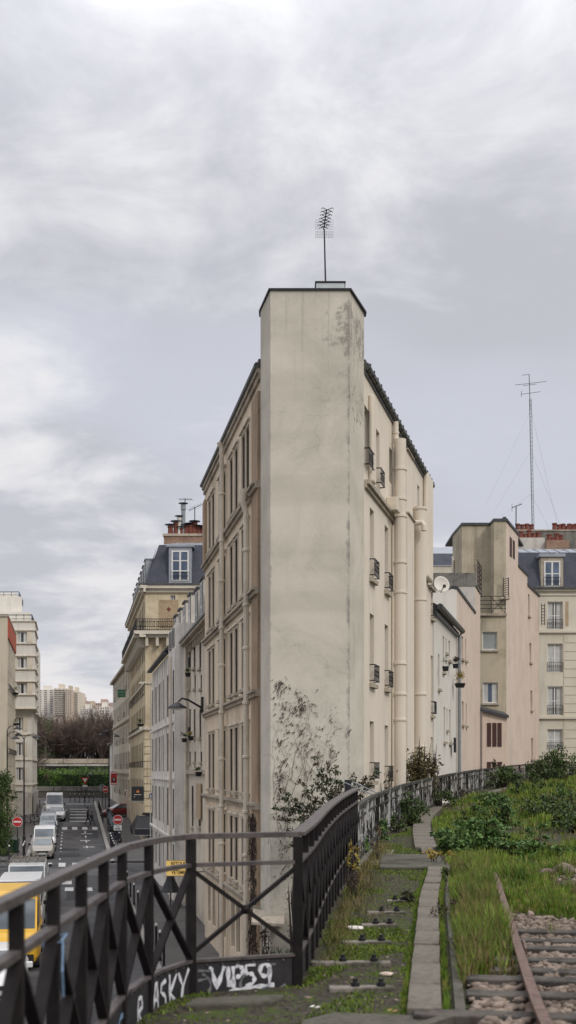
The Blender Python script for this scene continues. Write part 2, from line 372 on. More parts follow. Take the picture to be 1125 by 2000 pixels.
def window(root, F, o, frame='frame', pane='glass', sill=None, guard=None, mull=1, trans=0, depth=.16, surround=None, curtain=0, shutter=None, out=0.0, fw=.06, hood=False, dark_jambs=False):
    w, h = max(rd(o[1]-o[0]), .2)+.002, max(rd(o[3]-o[2]), .3)+.002
    c = F.p((o[0]+o[1])/2, o[2], out); rl = root.location
    def bf():
        mb = MB(); y0, y1 = -depth-.05, -depth+.01; x = w/2
        mb.box(-x, -x+fw, y0, y1, 0, h); mb.box(x-fw, x, y0, y1, 0, h)
        mb.box(-x+fw, x-fw, y0, y1, 0, fw); mb.box(-x+fw, x-fw, y0, y1, h-fw, h)
        for i in range(mull):
            q = -x + w*(i+1)/(mull+1); mb.box(q-fw*.6, q+fw*.6, y0, y1-.004, fw, h-fw)
        for i in range(trans):
            q = h*(i+1)/(trans+1); mb.box(-x+fw, x-fw, y0, y1-.012, q-fw*.35, q+fw*.35)
        if dark_jambs: mb.box(-x-.001, -x+.014, y1+.001, -.025, .001, h-.001); mb.box(x-.014, x+.001, y1+.001, -.025, .001, h-.001)  # thin frame-coloured strips added over both jambs to darken the reveals
        return mb
    W = link('window', cmesh(('window', w, h, depth, mull, trans, fw, dark_jambs), bf, frame), None, root, loc=(c[0]-rl.x, c[1]-rl.y, c[2]-rl.z), rot=(0, 0, F.rz))
    link('pane', cmesh(('pane', w, h, depth), lambda: MB().quad((-w/2,-depth-.03,0), (-w/2,-depth-.03,h), (w/2,-depth-.03,h), (w/2,-depth-.03,0)), pane), None, W)
    if sill:
        link('sill', cmesh(('sill', w), lambda: MB().box(-w/2-.08, w/2+.08, .003, .12, -.12, -.01), sill), None, W)
    if surround:
        def bs():
            mb = MB(); x = w/2; mb.box(-x-.10, -x-.012, .002, .018, 0, h+.1); mb.box(x+.012, x+.10, .002, .018, 0, h+.1)
            mb.box(-x-.012, x+.012, .002, .018, h+.012, h+.1)
            if hood: mb.box(-x-.16, x+.16, .002, .09, h+.1, h+.17)
            return mb
        link('surround', cmesh(('surround', w, h, hood), bs, surround), None, W)
    if curtain:
        def bc():
            mb = MB(); x = w/2-fw; cw = w*.30 if curtain == 1 else w*.49; n = 8
            for sgn in (-1, 1):
                for i in range(n):
                    a0, a1 = x-cw*i/n, x-cw*(i+1)/n; ya, yb = -depth-.024+.008*(i % 2), -depth-.024+.008*((i+1) % 2)
                    mb.quad((sgn*a0, ya, fw), (sgn*a1, yb, fw), (sgn*a1, yb, h-fw), (sgn*a0, ya, h-fw))
            return mb
        link('curtain', cmesh(('curtain', w, h, curtain, depth), bc, 'curtain'), None, W)
    if shutter:
        for sg in (-1, 1):
            def bsh(): x0 = sg*(w/2+.02); x1 = sg*(w/2+.02+w*.5); return MB().box(min(x0,x1), max(x0,x1), .004, .05, 0, h)
            link('shutter', cmesh(('shutter', w, h, sg), bsh, shutter), None, W)
    if guard:
        def bg():
            mb = MB(); x = w/2+.02; gh = min(.75, h*.36) if guard == 'flat' else min(.55, h*.3); d = .04 if guard == 'flat' else .15; t = .014
            for zz in (.08, gh): 
                mb.box(-x, x, d-t, d+t, zz-t, zz+t)
                if d > .1: mb.box(-x-t, -x+t, 0, d+t+.002, zz-t-.001, zz+t+.001); mb.box(x-t, x+t, 0, d+t+.002, zz-t-.001, zz+t+.001)
            n = max(3, int(w/.13))
            for i in range(n+1):
                q = -x + 2*x*i/n; mb.box(q-.009, q+.009, d-.009, d+.009, .08, gh)
            for i in range(n):
                q = -x + 2*x*(i+.5)/n; mb.tube([(q+.05*math.cos(a), d, gh*.55+.09*math.sin(a)) for a in np.linspace(0, 6.283, 9)], .008, 4, False)
            return mb
        link('guard_rail', cmesh(('guard_rail', w, h, guard), bg, 'iron'), None, W)
    return W
# ================================================================ camera, sky, light
cam = bpy.data.cameras.new('camera'); co = bpy.data.objects.new('camera', cam); col.objects.link(co); scene.camera = co
co.location = (0, 0, EYE); co.rotation_euler = (R(90), 0, 0)
cam.sensor_fit = 'HORIZONTAL'; cam.sensor_width = 36; cam.lens = 36*FPX/1125; cam.shift_y = 505/1125
cam.clip_start = .1; cam.clip_end = 6000
cam.dof.use_dof = True; cam.dof.focus_distance = 36; cam.dof.aperture_fstop = 4.2
scene.view_settings.view_transform = 'Standard'; scene.view_settings.look = 'None'; scene.view_settings.exposure = 0; scene.view_settings.gamma = 1
def make_world():
    w = bpy.data.worlds.new('World'); scene.world = w; w.use_nodes = True; t = w.node_tree; t.nodes.clear()
    out = t.nodes.new('ShaderNodeOutputWorld')
    sky = t.nodes.new('ShaderNodeTexSky'); sky.sky_type = 'NISHITA'; sky.sun_disc = False; sky.sun_elevation = R(38); sky.sun_rotation = R(145)
    b1 = t.nodes.new('ShaderNodeBackground'); b1.inputs['Strength'].default_value = .07; t.links.new(sky.outputs[0], b1.inputs['Color'])
    tc = t.nodes.new('ShaderNodeTexCoord'); sx = t.nodes.new('ShaderNodeSeparateXYZ'); t.links.new(tc.outputs['Generated'], sx.inputs[0])
    zz = math2(t, 'ADD', math2(t, 'MAXIMUM', sx.outputs[2], 0.0), .22)
    cx = t.nodes.new('ShaderNodeCombineXYZ')
    t.links.new(math2(t, 'DIVIDE', sx.outputs[0], zz), cx.inputs[0]); t.links.new(math2(t, 'DIVIDE', sx.outputs[1], zz), cx.inputs[1]); cx.inputs[2].default_value = 14.6
    v = cx.outputs[0]
    n1 = noise(t, 1.15, 5, .5, vec=v, dist=.35, mscale=(1, .8, 1)); n2 = noise(t, 3.6, 8, .6, vec=v, dist=.35, mscale=(1, 1.15, 1)); n3 = noise(t, .9, 3, .5, vec=v, mscale=(1.3, 1.6, 1))
    f = math2(t, 'ADD', math2(t, 'MULTIPLY', n1, .60), math2(t, 'MULTIPLY', n2, .40))
    c = mix(t, ramp(t, f, .43, .55), (.575, .58, .635), (.785, .79, .825))
    c = mix(t, ramp(t, n3, .46, .66, 0, .6), c, (.68, .705, .795))
    c = mix(t, ramp(t, f, .505, .60, 0, .9), c, (.92, .91, .925))
    warm = ramp(t, sx.outputs[2], .36, .10, 0, .5)
    c = mix(t, math2(t, 'MULTIPLY', warm, ramp(t, f, .44, .58)), c, (.84, .795, .785))
    b2 = t.nodes.new('ShaderNodeBackground'); t.links.new(c, b2.inputs['Color'])
    # an overcast sky is brighter overhead than near the horizon
    t.links.new(ramp(t, sx.outputs[2], .42, 1.0, .985, 3.0), b2.inputs['Strength'])
    mx = t.nodes.new('ShaderNodeMixShader'); mx.inputs[0].default_value = .94
    t.links.new(b1.outputs[0], mx.inputs[1]); t.links.new(b2.outputs[0], mx.inputs[2]); t.links.new(mx.outputs[0], out.inputs['Surface'])
make_world()
sun = bpy.data.lights.new('sun', 'SUN'); sun.energy = 1.5; sun.angle = R(14); sun.color = (1, .94, .86)
so = bpy.data.objects.new('sun', sun); col.objects.link(so)
sd = Vector((math.sin(R(145))*math.cos(R(38)), math.cos(R(145))*math.cos(R(38)), math.sin(R(38))))   # towards the sun: behind the camera, to the right
so.rotation_euler = sd.to_track_quat('Z', 'Y').to_euler(); so.location = (20, -20, 40)
# ================================================================ ground, street
HP = [(-60, 6.9), (74, 6.9), (88, 6.55), (102, 5.95), (115, 5.4), (128, 4.8), (145, 4.1), (157, 3.8), (166, 3.7), (172, -.6), (260, -2), (600, -12), (900, -22), (5000, -30)]
def zs(Y):
    for (a, ha), (b, hb) in zip(HP, HP[1:]):
        if a <= Y <= b: return EYE - (ha + (hb-ha)*(Y-a)/(b-a))
    return EYE - 6.9
def zd(Y): return float(np.interp(Y, [0, 20, 42, 62, 80, 110], [0, .02, .5, .78, 1.2, 1.5]))
SL = -.192
def sp(c, Y, dz=0.0): return (c + SL*Y, Y, zs(Y)+dz)
g = MB()
for a, b in zip(HP, HP[1:]):
    n = 1 if b[0] > 200 else max(1, int((b[0]-a[0])/8))
    for i in range(n):
        y0, y1 = a[0]+(b[0]-a[0])*i/n, a[0]+(b[0]-a[0])*(i+1)/n
        g.quad((-1500, y0, zs(y0)-.02), (1500, y0, zs(y0)-.02), (1500, y1, zs(y1)-.02), (-1500, y1, zs(y1)-.02))
struct('ground', g, 'pave')
def strip(mb, c0, c1, Y0, Y1, dz, step=4.0):
    n = max(1, int(math.ceil((Y1-Y0)/step)))
    for i in range(n):
        a, b = Y0+(Y1-Y0)*i/n, Y0+(Y1-Y0)*(i+1)/n
        e = [f(a) if callable(f) else f for f in (c0, c1)]; h = [f(b) if callable(f) else f for f in (c0, c1)]
        mb.quad(sp(e[0], a, dz), sp(e[1], a, dz), sp(h[1], b, dz), sp(h[0], b, dz))
    return mb
road = strip(MB(), -3.3, 2.9, -20, 150, .004); 
struct('road', road, 'asphalt')
side = MB()
for (y0, y1) in ((67.5, 73.5), (73.5, 81)):
    side.quad((-70, y0, zs(y0)+.0), (2.9+SL*y0-6.3, y0, zs(y0)+.0), (2.9+SL*y1-6.3, y1, zs(y1)+.0), (-70, y1, zs(y1)+.0))
    side.quad((2.95+SL*y0, y0, zs(y0)), (8, y0, zs(y0)), (8, y1, zs(y1)), (2.95+SL*y1, y1, zs(y1)))
side.quad((-80, 150, zs(150)+.002), (20, 150, zs(150)+.002), (20, 155, zs(155)+.002), (-80, 155, zs(155)+.002))
struct('side_street', side, 'asphalt')
def pavement(c0, c1, Y0, Y1, inner):
    mb = MB(); kb = MB(); n = int(math.ceil((Y1-Y0)/3))
    for i in range(n):
        a, b = Y0+(Y1-Y0)*i/n, Y0+(Y1-Y0)*(i+1)/n
        ko = inner; k2 = inner + (.3 if c1 > inner else -.3)
        lo, hi = (k2, c1) if c1 > inner else (c0, k2)
        mb.quad(sp(lo, a, .12), sp(hi, a, .12), sp(hi, b, .12), sp(lo, b, .12))
        l2, h2 = sorted((ko, k2))
        kb.hexa([sp(l2,a,-.05), sp(h2,a,-.05), sp(h2,b,-.05), sp(l2,b,-.05), sp(l2,a,.13), sp(h2,a,.13), sp(h2,b,.13), sp(l2,b,.13)])
    lo, hi = sorted((inner, c1 if c1 > inner else c0))
    mb.quad(sp(lo,Y0,.12), sp(hi,Y0,.12), sp(hi,Y0,-.05), sp(lo,Y0,-.05))
    struct('pavement', mb, 'pave'); struct('kerb', kb, 'kerbstone')
pavement(2.8, 5.6, 6, 66.5, 2.8); pavement(2.8, 5.9, 82, 146, 2.8)
pavement(-6.2, -3.2, 6, 66, -3.2); pavement(-7.2, -3.2, 82.5, 146, -3.2)
mk = MB()
def mark(c0, c1, Y0, Y1): strip(mk, c0, c1, Y0, Y1, .009, 3)
for i in range(6): mark(-2.9+i*.98, -2.4+i*.98, 79.2, 81.8)                          # near crossing
for i in range(6): mark(-2.9+i*.98, -2.4+i*.98, 108.2, 111)                        # far crossing
for i in range(5): mark(-2.6+i*1.1, -2.1+i*1.1, 64.5, 66.4)
for y in np.arange(24, 62, 5.5): mark(-.92, -.82, y, y+1.0)
for y in np.arange(84, 107, 2.6): mark(-.95, -.83, y, y+.9)
for y in np.arange(84, 107, 4.2): mark(1.2, 1.32, y, y+1.6); 
mark(.9, 1.9, 93, 93.35); mark(.75, 1.6, 98, 98.4); mark(.9, 1.9, 104, 104.4); mark(-.6, .0, 68.3, 70.4); mark(.3, .55, 61, 63.4)
for y in (117, 121, 125, 129, 133): mark(-.2, 1.9, y, y+.7)
mark(-1.5, 2.6, 141.8, 142.3)
struct('road_markings', mk, 'marking')
M['patch_dark'] = stucco('fresh_asphalt', (.040, .039, .042), (.026, .026, .028), blotch=.6, streak=.2, grain=.5); M['patch_light'] = stucco('worn_asphalt', (.115, .11, .108), (.06, .058, .058), blotch=.7, streak=.2, grain=.5)
for q, L_ in (('patch_dark', ((-.7, 1.3, 27, 33), (1.4, 2.5, 44, 52), (-.3, .7, 60, 66), (-1, .6, 86, 92), (.9, 2.4, 100, 107), (-1.0, .4, 119, 131))), ('patch_light', ((.2, 1.9, 36, 41.5), (-.9, .3, 52, 57), (-2.8, 2.6, 73, 78), (1.0, 2.2, 88, 90.5), (-.9, .9, 112, 116)))):
    pm = MB()
    for a in L_: strip(pm, a[0], a[1], a[2], a[3], .0065, 3)
    struct('road_patch', pm, q)
# ================================================================ main wedge-shaped building
LA, LB = (-.773, 32.40), (-3.403, 46.10)
RA, RB = (6.04, 46.95), (2.197, 32.55)
def flue(mb, F, s, r, out, z0, z1, n=16):
    p = F.p(s, 0, out); mb.lathe([(r, z0), (r, z1)], (p[0], p[1], 0), n)
def ring(mb, F, s, r, out, zc, h=.06):
    p = F.p(s, 0, out); mb.lathe([(r, zc-h), (r+.03, zc-h+.01), (r+.03, zc+h-.01), (r, zc+h)], (p[0], p[1], 0), 16)
main = empty('apartment_building', (.8, 33, zs(33)), 'narrow wedge-shaped cream apartment block whose blank end wall rises like a tower above its roof', 'building')
GZ = -5.6
tw = [(1.698, 31.0), (-.486, 31.0), (-.79, 32.38), (-.79, 32.75), (2.197, 32.75), (2.197, 32.55)]
T0 = 14.86
o = part('end_wall', MB().prism(tw, GZ, T0), 'front', main)
cap = MB()
cpoly = [(1.74, 30.95), (-.53, 30.95), (-.84, 32.45), (-.84, 32.81), (2.27, 32.81), (2.27, 32.53)]
part('coping', cap.prism(cpoly, T0+.002, T0+.05), 'iron', main)
ed = MB().box(1.704, 1.72, 31.02, 31.05, .5, 14.2)
FL, FR = Fc(LA, LB), Fc(RA, RB)
COUR = [-2.30, .66, 3.93, 6.88, 9.93]
EAVE = 13.22
pxs = [(481, 487), (473, 479), (459, 465), (449.5, 455), (436.3, 441), (428, 433), (414.8, 419), (407.8, 412)]
lops = []
for r, zc in enumerate(COUR):
    for a, b in pxs:
        s0, s1 = sorted((FL.spx(a), FL.spx(b))); m = (s0+s1)/2
        lops.append((m-.36, m+.36, zc+.30, zc+(2.42 if r < 4 else 2.35)))
gops = [(m-.42, m+.42, zs(36)+.9, -2.75) for m in (2.0, 3.1, 4.6, 5.8, 8.0, 9.3, 11.0, 12.4)]
part('street_wall', wall(MB(), FL, GZ, EAVE, lops+gops, .22, a=0.0, b=FL.L), 'street', main)
for q, o_ in enumerate(lops):
    window(main, FL, o_, frame='frame_brown', pane='glass', sill='trim', mull=1, depth=.19, surround='trimlight', fw=.07, hood=True, dark_jambs=True)
for o_ in gops: window(main, FL, o_, frame='iron', mull=5, trans=2, depth=.12, fw=.03)
for zc in COUR:
    mb = MB(); FL.box(mb, 1.22, FL.L+.0, zc-.02, zc+.06, .0, .17); FL.box(mb, 1.22, FL.L, zc-.14, zc-.02, .0, .09)
    FL.box(mb, .0, 1.22, zc-.02, zc+.06, .0, .26); FL.box(mb, .0, 1.22, zc-.14, zc-.02, .0, .18); part('string_course', mb, 'trim', main)
pil = MB(); zlev = [GZ]+COUR+[EAVE-.5]
for a, b in zip(zlev, zlev[1:]): FL.box(pil, .02, 1.16, a+(.061 if a > GZ else 0), b-.141, .003, .10)
part('corner_pilaster', pil, 'brown', main)
pil = MB(); FL.box(pil, FL.L-.75, FL.L-.02, zlev[5]+.061, zlev[6]-.141, .003, .10); part('corner_pilaster', pil, 'brown', main)
cn = MB(); FL.box(cn, 0, FL.L, EAVE-.30, EAVE-.12, .002, .07); FL.box(cn, 0, FL.L, EAVE-.12, EAVE+.02, .002, .13)
part('cornice', cn, 'trim', main)
gt = MB(); gt.tube([FL.p(-.02, EAVE+.08, .13), FL.p(FL.L, EAVE+.08, .13)], .085, 8); FL.box(gt, -.02, FL.L, EAVE+.021, EAVE+.26, -.1, .08)
part('gutter', gt, 'lead', main)
for s, z0, z1 in ((1.55, -5, 9.4), (7.15, -5, EAVE-.3)):
    mb = MB(); p = FL.p(s, 0, .20); q = FL.p(s, 0, .06)
    mb.tube([(p[0], p[1], z0), (p[0], p[1], z1)], .085, 10)
    for zc in [c-.25 for c in COUR]+[c+1.4 for c in COUR]:
        if zc < z1: mb.lathe([(.10, zc-.05), (.115, zc-.03), (.115, zc+.03), (.10, zc+.05)], (p[0], p[1], 0), 10)
    if z1 < 10: mb.tube([(p[0], p[1], z1), FL.p(s, z1+.35, .30), FL.p(s, z1+.7, .30)], [.085, .10, .13], 10)
    else: mb.tube([(p[0], p[1], z1), FL.p(s, z1+.2, .30)], .085, 10)
    part('downpipe', mb, 'trimlight', main)
# --- rear (railway side) wall: s runs from the far end to the near end
def rs(px, out=0.0): return Fc((RA[0]+FR.n.x*out, RA[1]+FR.n.y*out), (RB[0]+FR.n.x*out, RB[1]+FR.n.y*out)).spx(px)
def zrow(py, px): return wz(py, FR.Y(rs(px)))
rops = []; 
def rw(px, yt, yb, w=.72, **k):
    s = rs(px); rops.append(((s-w/2, s+w/2, zrow(yb, px), zrow(yt, px)), k))
for px, rows in ((726.5, ((995, 1132), (1200, 1336), (1409, 1525))), (755, ((1029, 1156), (1221, 1345), (1417, 1530)))):
    for yt, yb in rows: rw(px, yt, yb, .68, guard='box', sill='trim')
rw(716.2, 797, 918, .72, guard='box'); rw(738, 842, 953, .6, guard='box'); rw(763.3, 877, 944, .62)
rw(817.2, 949, 1010, .55); rw(829, 966, 1016, .55)
for yt, yb in ((1112, 1208), (1281, 1397), (1440, 1500)): rw(843.4, yt, yb, .62, guard='box', sill='trim')
part('rear_wall', wall(MB(), FR, GZ, EAVE, [o for o, k in rops], .34), 'cream', main)
for o_, k in rops: window(main, FR, o_, frame='frame', pane='glass_blue', depth=.30, **k)
part('end_gable', wall(MB(), Fc(LB, RA), GZ, EAVE+.1, (), .1), 'cream', main)
for px0, px1, z0, z1, oo in ((719.5, 735.5, 10.15, 12.75, .16), (836.5, 846.8, 9.2, 13.35, .22)):
    a, b = sorted((rs(px0, oo), rs(px1, oo))); mb = MB(); FR.box(mb, max(a, .01), b, z0, z1, .003, oo); 
    if px0 > 800: bev(part('chimney_breast', mb, 'cream', main), .16, 4)
    else:
        mb = MB(); FR.box(mb, rs(735.5, oo), rs(729.5, oo), z0, z1, .003, oo); bev(part('chimney_breast', mb, 'cream', main), .07, 3)
mb = MB(); FR.box(mb, rs(771), FR.L-.03, 9.95, 10.07, .003, .16); FR.box(mb, rs(771), FR.L-.03, 9.84, 9.95, .003, .08); part('string_course', mb, 'trim', main)
mb = MB(); FR.box(mb, .02, rs(836), 9.06, 9.16, .003, .14); part('string_course', mb, 'trim', main)
# big round ducts clipped to the rear wall
for px, r, ytop, rings in ((781, .205, 886, (942, 998, 1030, 1116, 1172, 1305, 1362, 1410)), (820, .24, 1016, (1019, 1188, 1363, 1460))):
    s = rs(px, r+.06); mb = MB(); flue(mb, FR, s, r, r+.06, -4.5, zrow(ytop, px))
    fl = part('flue_duct', mb, 'pipe_cream', main, smooth=False)
    for y in rings:
        k = MB(); ring(k, FR, s, r, r+.06, zrow(y, px), .045); sub('collar', k, 'pipe_cream', fl)
    k = MB(); zt = zrow(ytop, px); p = FR.p(s, 0, .13); 
    if px < 800: k.lathe([(.09, zt-.1), (.09, EAVE-.08)], (p[0], p[1], 0), 12); k.lathe([(.11, zt+.2), (.11, zt+.26)], (p[0], p[1], 0), 12); sub('vent_pipe', k, 'pipe_cream', fl)
mb = MB(); FR.box(mb, rs(809, .3), rs(796, .3), -4.5, zrow(1036, 803), .003, .30); part('boxed_shaft', mb, 'cream', main)
mb = MB(); FR.box(mb, rs(809, .3)-.03, rs(796, .3)+.03, zrow(1036, 803), zrow(1036, 803)+.05, .003, .36); part('shaft_cap', mb, 'trim', main)
mb = MB(); FR.box(mb, rs(806, .2), rs(794, .2), zrow(1036, 803)+.06, zrow(908, 800), .003, .20); part('boxed_shaft', mb, 'cream', main)
mb = MB(); FR.box(mb, rs(806, .2)-.03, rs(794, .2)+.03, zrow(908, 800), zrow(908, 800)+.04, .003, .27); part('shaft_cap', mb, 'trim', main)
for px, z0, z1 in ((768, -3.5, 9.7), (795, 3.0, 9.3), (775, -3, 2.5)):
    p = FR.p(rs(px, .06), 0, .06); mb = MB().tube([(p[0], p[1], z0), (p[0], p[1], z1)], .045, 8); part('downpipe', mb, 'pipe_cream', main)
s = rs(800); mb = MB(); z = zrow(1022, 800); mb.tube([FR.p(s, z, .0), FR.p(s, z, .45), FR.p(s, z-.12, .52), FR.p(s, z-.3, .52)], .10, 10); part('vent_pipe', mb, 'pipe_cream', main)
mb = MB(); s = rs(757.5); FR.box(mb, s-.3, s+.3, 10.0, 10.42, .004, .35); bev(part('air_vent_box', mb, 'trimlight', main), .02)
# eaves on the railway side: gutter and slates
gt = MB(); gt.tube([FR.p(.75, EAVE+.10, .09), FR.p(FR.L+.02, EAVE+.10, .09)], .10, 10)
FR.box(gt, .75, FR.L, EAVE-.10, EAVE+.3, .003, .05)
for s in np.arange(1.0, FR.L, .6): FR.box(gt, s-.012, s+.012, EAVE-.003, EAVE+.203, .06, .193)
part('gutter', gt, 'lead', main)
rf = MB(); ev = EAVE+.2
e1, e2 = FL.p(0, ev+.07, .06), FL.p(FL.L, ev+.07, .06); e3, e4 = FR.p(.7, ev+.11, .04), FR.p(FR.L, ev+.11, .04); r1, r2 = (.7, 32.8, ev+.42), (1.3, 46.4, ev+.9)
rf.quad(e1, e2, r2, r1); rf.quad(e3, e4, r1, r2); rf.poly([e2, e3, r2]); rf.poly([e4, e1, r1]); rf.quad(e1, e4, e3, e2)
part('roof', rf, 'zinc', main)
bx = MB(); bx.box(.78, 1.57, 31.25, 32.4, T0+.051, T0+.33)
bev(part('chimney_cap', bx, 'lightgrey', main), .015); part('cap_lid', MB().box(.75, 1.60, 31.22, 32.43, T0+.332, T0+.36), 'iron', main)
def add_yagi(root, x, y, z0, z1, boom, elems, spread, tilt=.0, dirx=1.0, r=.014):
    link('mast', MB().tube([(x, y, z0), (x+.02, y, z1)], r*1.4, 6), 'iron', root, loc=tuple(-v for v in root.location))
    b = MB(); b.tube([(x-boom*.45*dirx, y, z1-.05-tilt), (x+boom*.55*dirx, y, z1-.05+tilt)], r, 4)
    for i in range(elems):
        f = -.45+i/(max(1, elems-1)); q = Vector((x+boom*f*dirx, y, z1-.05+tilt*2*f)); b.tube([q-Vector((.12*spread, spread/2, 0)), q+Vector((.12*spread, spread/2, 0))], r*.6, 4)
    link('aerial', b, 'grey_metal', root, loc=tuple(-v for v in root.location))
ant = empty('tv_antenna', (1.04, 32.0, T0+.27), 'tall thin rooftop aerial with a wire mesh reflector on top of the blank tower wall', 'antenna')
zt = wz(448, 32)
b = MB().tube([(1.075, 32, T0+.26), (1.03, 32, zt)], [.028, .022], 6); part('mast', b, 'iron', ant)
b = MB(); hx = 1.03; z1 = zt
b.tube([(hx-.02, 31.98, z1-.02), (hx+.06, 31.7, z1+.42)], .018, 5)
for i in range(6):
    f = i/5; q = Vector((hx-.02+.10*f, 31.98-.25*f, z1+.06+.36*f))
    for sg in (-1, 1): b.tube([q, q+Vector((sg*.13, -.02, .05)), q+Vector((sg*.17, -.02, .02))], .011, 4); b.tube([q, q+Vector((sg*.13, .02, -.03))], .011, 4)
part('aerial', b, 'iron', ant)
b = MB()
for (zc, zz) in ((z1+.16, .26), (z1-.12, .18)):
    for i in range(9): x = hx-.25+.5*i/8; b.tube([(x, 32.05, zc-zz/2), (x+.01, 32.05, zc+zz/2)], .0042, 3)
    for i in range(5): zq = zc-zz/2+zz*i/4; b.tube([(hx-.25, 32.05, zq), (hx+.25, 32.05, zq)], .0042, 3)
part('mesh_reflector', b, 'grey_metal', ant)
dish = empty('satellite_dish', FR.p(rs(846.5), zrow(1143, 846), .3), 'white satellite dish on the far edge of the railway-side wall of the wedge-shaped block', 'satellite dish')
mb = MB(); prof = [(.0, .0), (.16, .02), (.30, .07), (.36, .11), (.355, .12), (.29, .085), (.15, .035), (.0, .015)]
mb.lathe([(max(r, .002), z) for r, z in prof], (0, 0, 0), 20); d = link('reflector', mb, 'white', dish, rot=(R(78), 0, R(18)), smooth=True)
link('arm', MB().tube([(0, 0, -.3), (.1, -.32, -.1)], .018, 5).box(.05, .16, -.42, -.30, -.16, -.04), 'iron', dish)
link('bracket', MB().bar((0, .12, 0), (-.28, .12, 0), .04, .04), 'iron', dish)
# ================================================================ street row beyond the wedge building
def bracket_row(mb, F, a, b, z0, z1, depth, n, w=.12):
    for i in range(n):
        s = a+(b-a)*(i+.5)/n; F.box(mb, s-w/2, s+w/2, z0, z1, .003, depth)
def dormer(root, F, s, w, z0, h, back, deep, wallm, capm, win=True, pane='glass', frame='frame'):
    mb = MB(); F.box(mb, s-w/2, s+w/2, z0, z0+h, -back-deep, -back)
    d = part('dormer', mb, wallm, root); k = MB(); F.box(k, s-w/2-.08, s+w/2+.08, z0+h+.001, z0+h+.09, -back-deep-.02, -back+.1); sub('cap', k, capm, d)
    if win:
        k = MB(); F.box(k, s-w*.34, s+w*.34, z0+.12, z0+h-.15, -back+.002, -back+.03); sub('pane', k, pane, d)
        k = MB()
        for q in (-.34, 0, .34): F.box(k, s+w*q-.035, s+w*q+.035, z0+.12, z0+h-.15, -back+.031, -back+.05)
        for zz in (z0+.12, z0+h*.5, z0+h-.15): F.box(k, s-w*.34, s+w*.34, zz-.03, zz+.03, -back+.032, -back+.046)
        sub('frame', k, frame, d)
    return d
def planter(loc, label, w=.55, col1='leaf_dark', n=160, hh=.35, group=None, pot='iron'):
    r = empty('window_plant', loc, label, 'potted plant', group)
    link('pot', MB().lathe([(w*.22, 0), (w*.30, .2)], (0, 0, 0), 10), pot, r); leafball(r, (0, 0, .2+hh*.45), (w*.5, w*.5, hh*.65), n, .09, col1); return r
def leafcloud(C, S, n, size, rg, shell=.55, droop=.4, asp=.4):
    """n small pointed leaves spread through an ellipsoid"""
    C = np.array(C); S = np.array(S)
    d = rg.normal(size=(n, 3)); d /= np.linalg.norm(d, axis=1)[:, None]; r = rg.random(n)**(1-shell*.75)
    P = C + d*r[:, None]*S
    a = rg.normal(size=(n, 3)); a[:, 2] -= droop; a /= np.linalg.norm(a, axis=1)[:, None]
    b = np.cross(a, rg.normal(size=(n, 3))); b /= np.linalg.norm(b, axis=1)[:, None]
    L = size*(.6+.8*rg.random(n))[:, None]
    V = np.stack([P-a*L*.5, P+b*L*asp*.5-a*L*.08, P+a*L*.5, P-b*L*asp*.5-a*L*.08], 1).reshape(-1, 3)
    return V
def leafmesh(name, Vs):
    V = np.concatenate(Vs); F = np.arange(len(V)).reshape(-1, 4); return npmesh(name, V, F)
RG = np.random.default_rng(11)
def leafball(root, C, S, n, size, mat, name='foliage'):
    V = []; k = max(3, n//60)
    for i in range(k):
        d = RG.normal(size=3); d /= np.linalg.norm(d); c = np.array(C)+d*np.array(S)*.55*RG.random(); V.append(leafcloud(c, np.array(S)*(.35+.35*RG.random()), n//k, size, RG))
    return link(name, leafmesh(name, V), mat, root)
# ---- old beige house (next to the wedge building)
LC = (-5.74, 57.5); F2 = Fc((-2.91, 46.16), (-5.09, 57.5)); b2 = empty('old_house', (-3, 50, zs(50)), 'old beige house with small windows between the wedge-shaped block and the white clad building', 'building')
ops = []
def o2(px, yt, yb, w=.8): s = F2.spx(px); Y = F2.Y(s); return (s-w/2, s+w/2, wz(yb, Y), wz(yt, Y))
for px in (371, 380, 391): ops += [o2(px, 1248, 1305, .8), o2(px, 1385, 1440, .8)]
for px in (371, 381, 393): ops += [o2(px, 1318, 1345, .6), o2(px, 1468, 1488, .7)]
for px in (376, 390): ops += [o2(px, 1535, 1615, .9)]
part('wall', wall(MB(), F2, -5.6, 8.1, ops, .25), 'beige', b2)
for i, o_ in enumerate(ops): window(b2, F2, o_, frame='frame_brown', dark_jambs=True, sill='trim', depth=.2, guard='flat' if i < 2 else None)
mb = MB(); F2.box(mb, 0, F2.L, 7.85, 7.98, .003, .2); F2.box(mb, 0, F2.L, 7.98, 8.12, .003, .42); bracket_row(mb, F2, 0, F2.L, 7.55, 7.849, .18, 11); part('cornice', mb, 'trim', b2)
mb = MB(); F2.box(mb, 0, F2.L, 8.122, 8.22, -.3, .48); part('gutter', mb, 'lead', b2)
mb = MB(); F2.box(mb, .0, F2.L, wz(1508, 50)-.1, wz(1508, 50)+.1, .003, .18); part('string_course', mb, 'trim', b2)
mb = MB(); F2.box(mb, .3, 2.2, wz(1612, 48), wz(1540, 48), .26-.2, .31-.2); F2.box(mb, 5.2, 7.0, wz(1600, 52), wz(1530, 52), .05, .1); part('brick_infill', mb, 'brick_tan', b2)
mb = MB(); mb.poly([F2.p(0, 8.22, -.3), F2.p(F2.L, 8.22, -.3), F2.p(F2.L, 10.4, -1.9), F2.p(0, 10.4, -1.9)]); mb.poly([F2.p(0, 10.4, -1.9), F2.p(F2.L, 10.4, -1.9), F2.p(F2.L, 10.5, -8), F2.p(0, 10.5, -8)]); part('roof', mb, 'zincdark', b2)
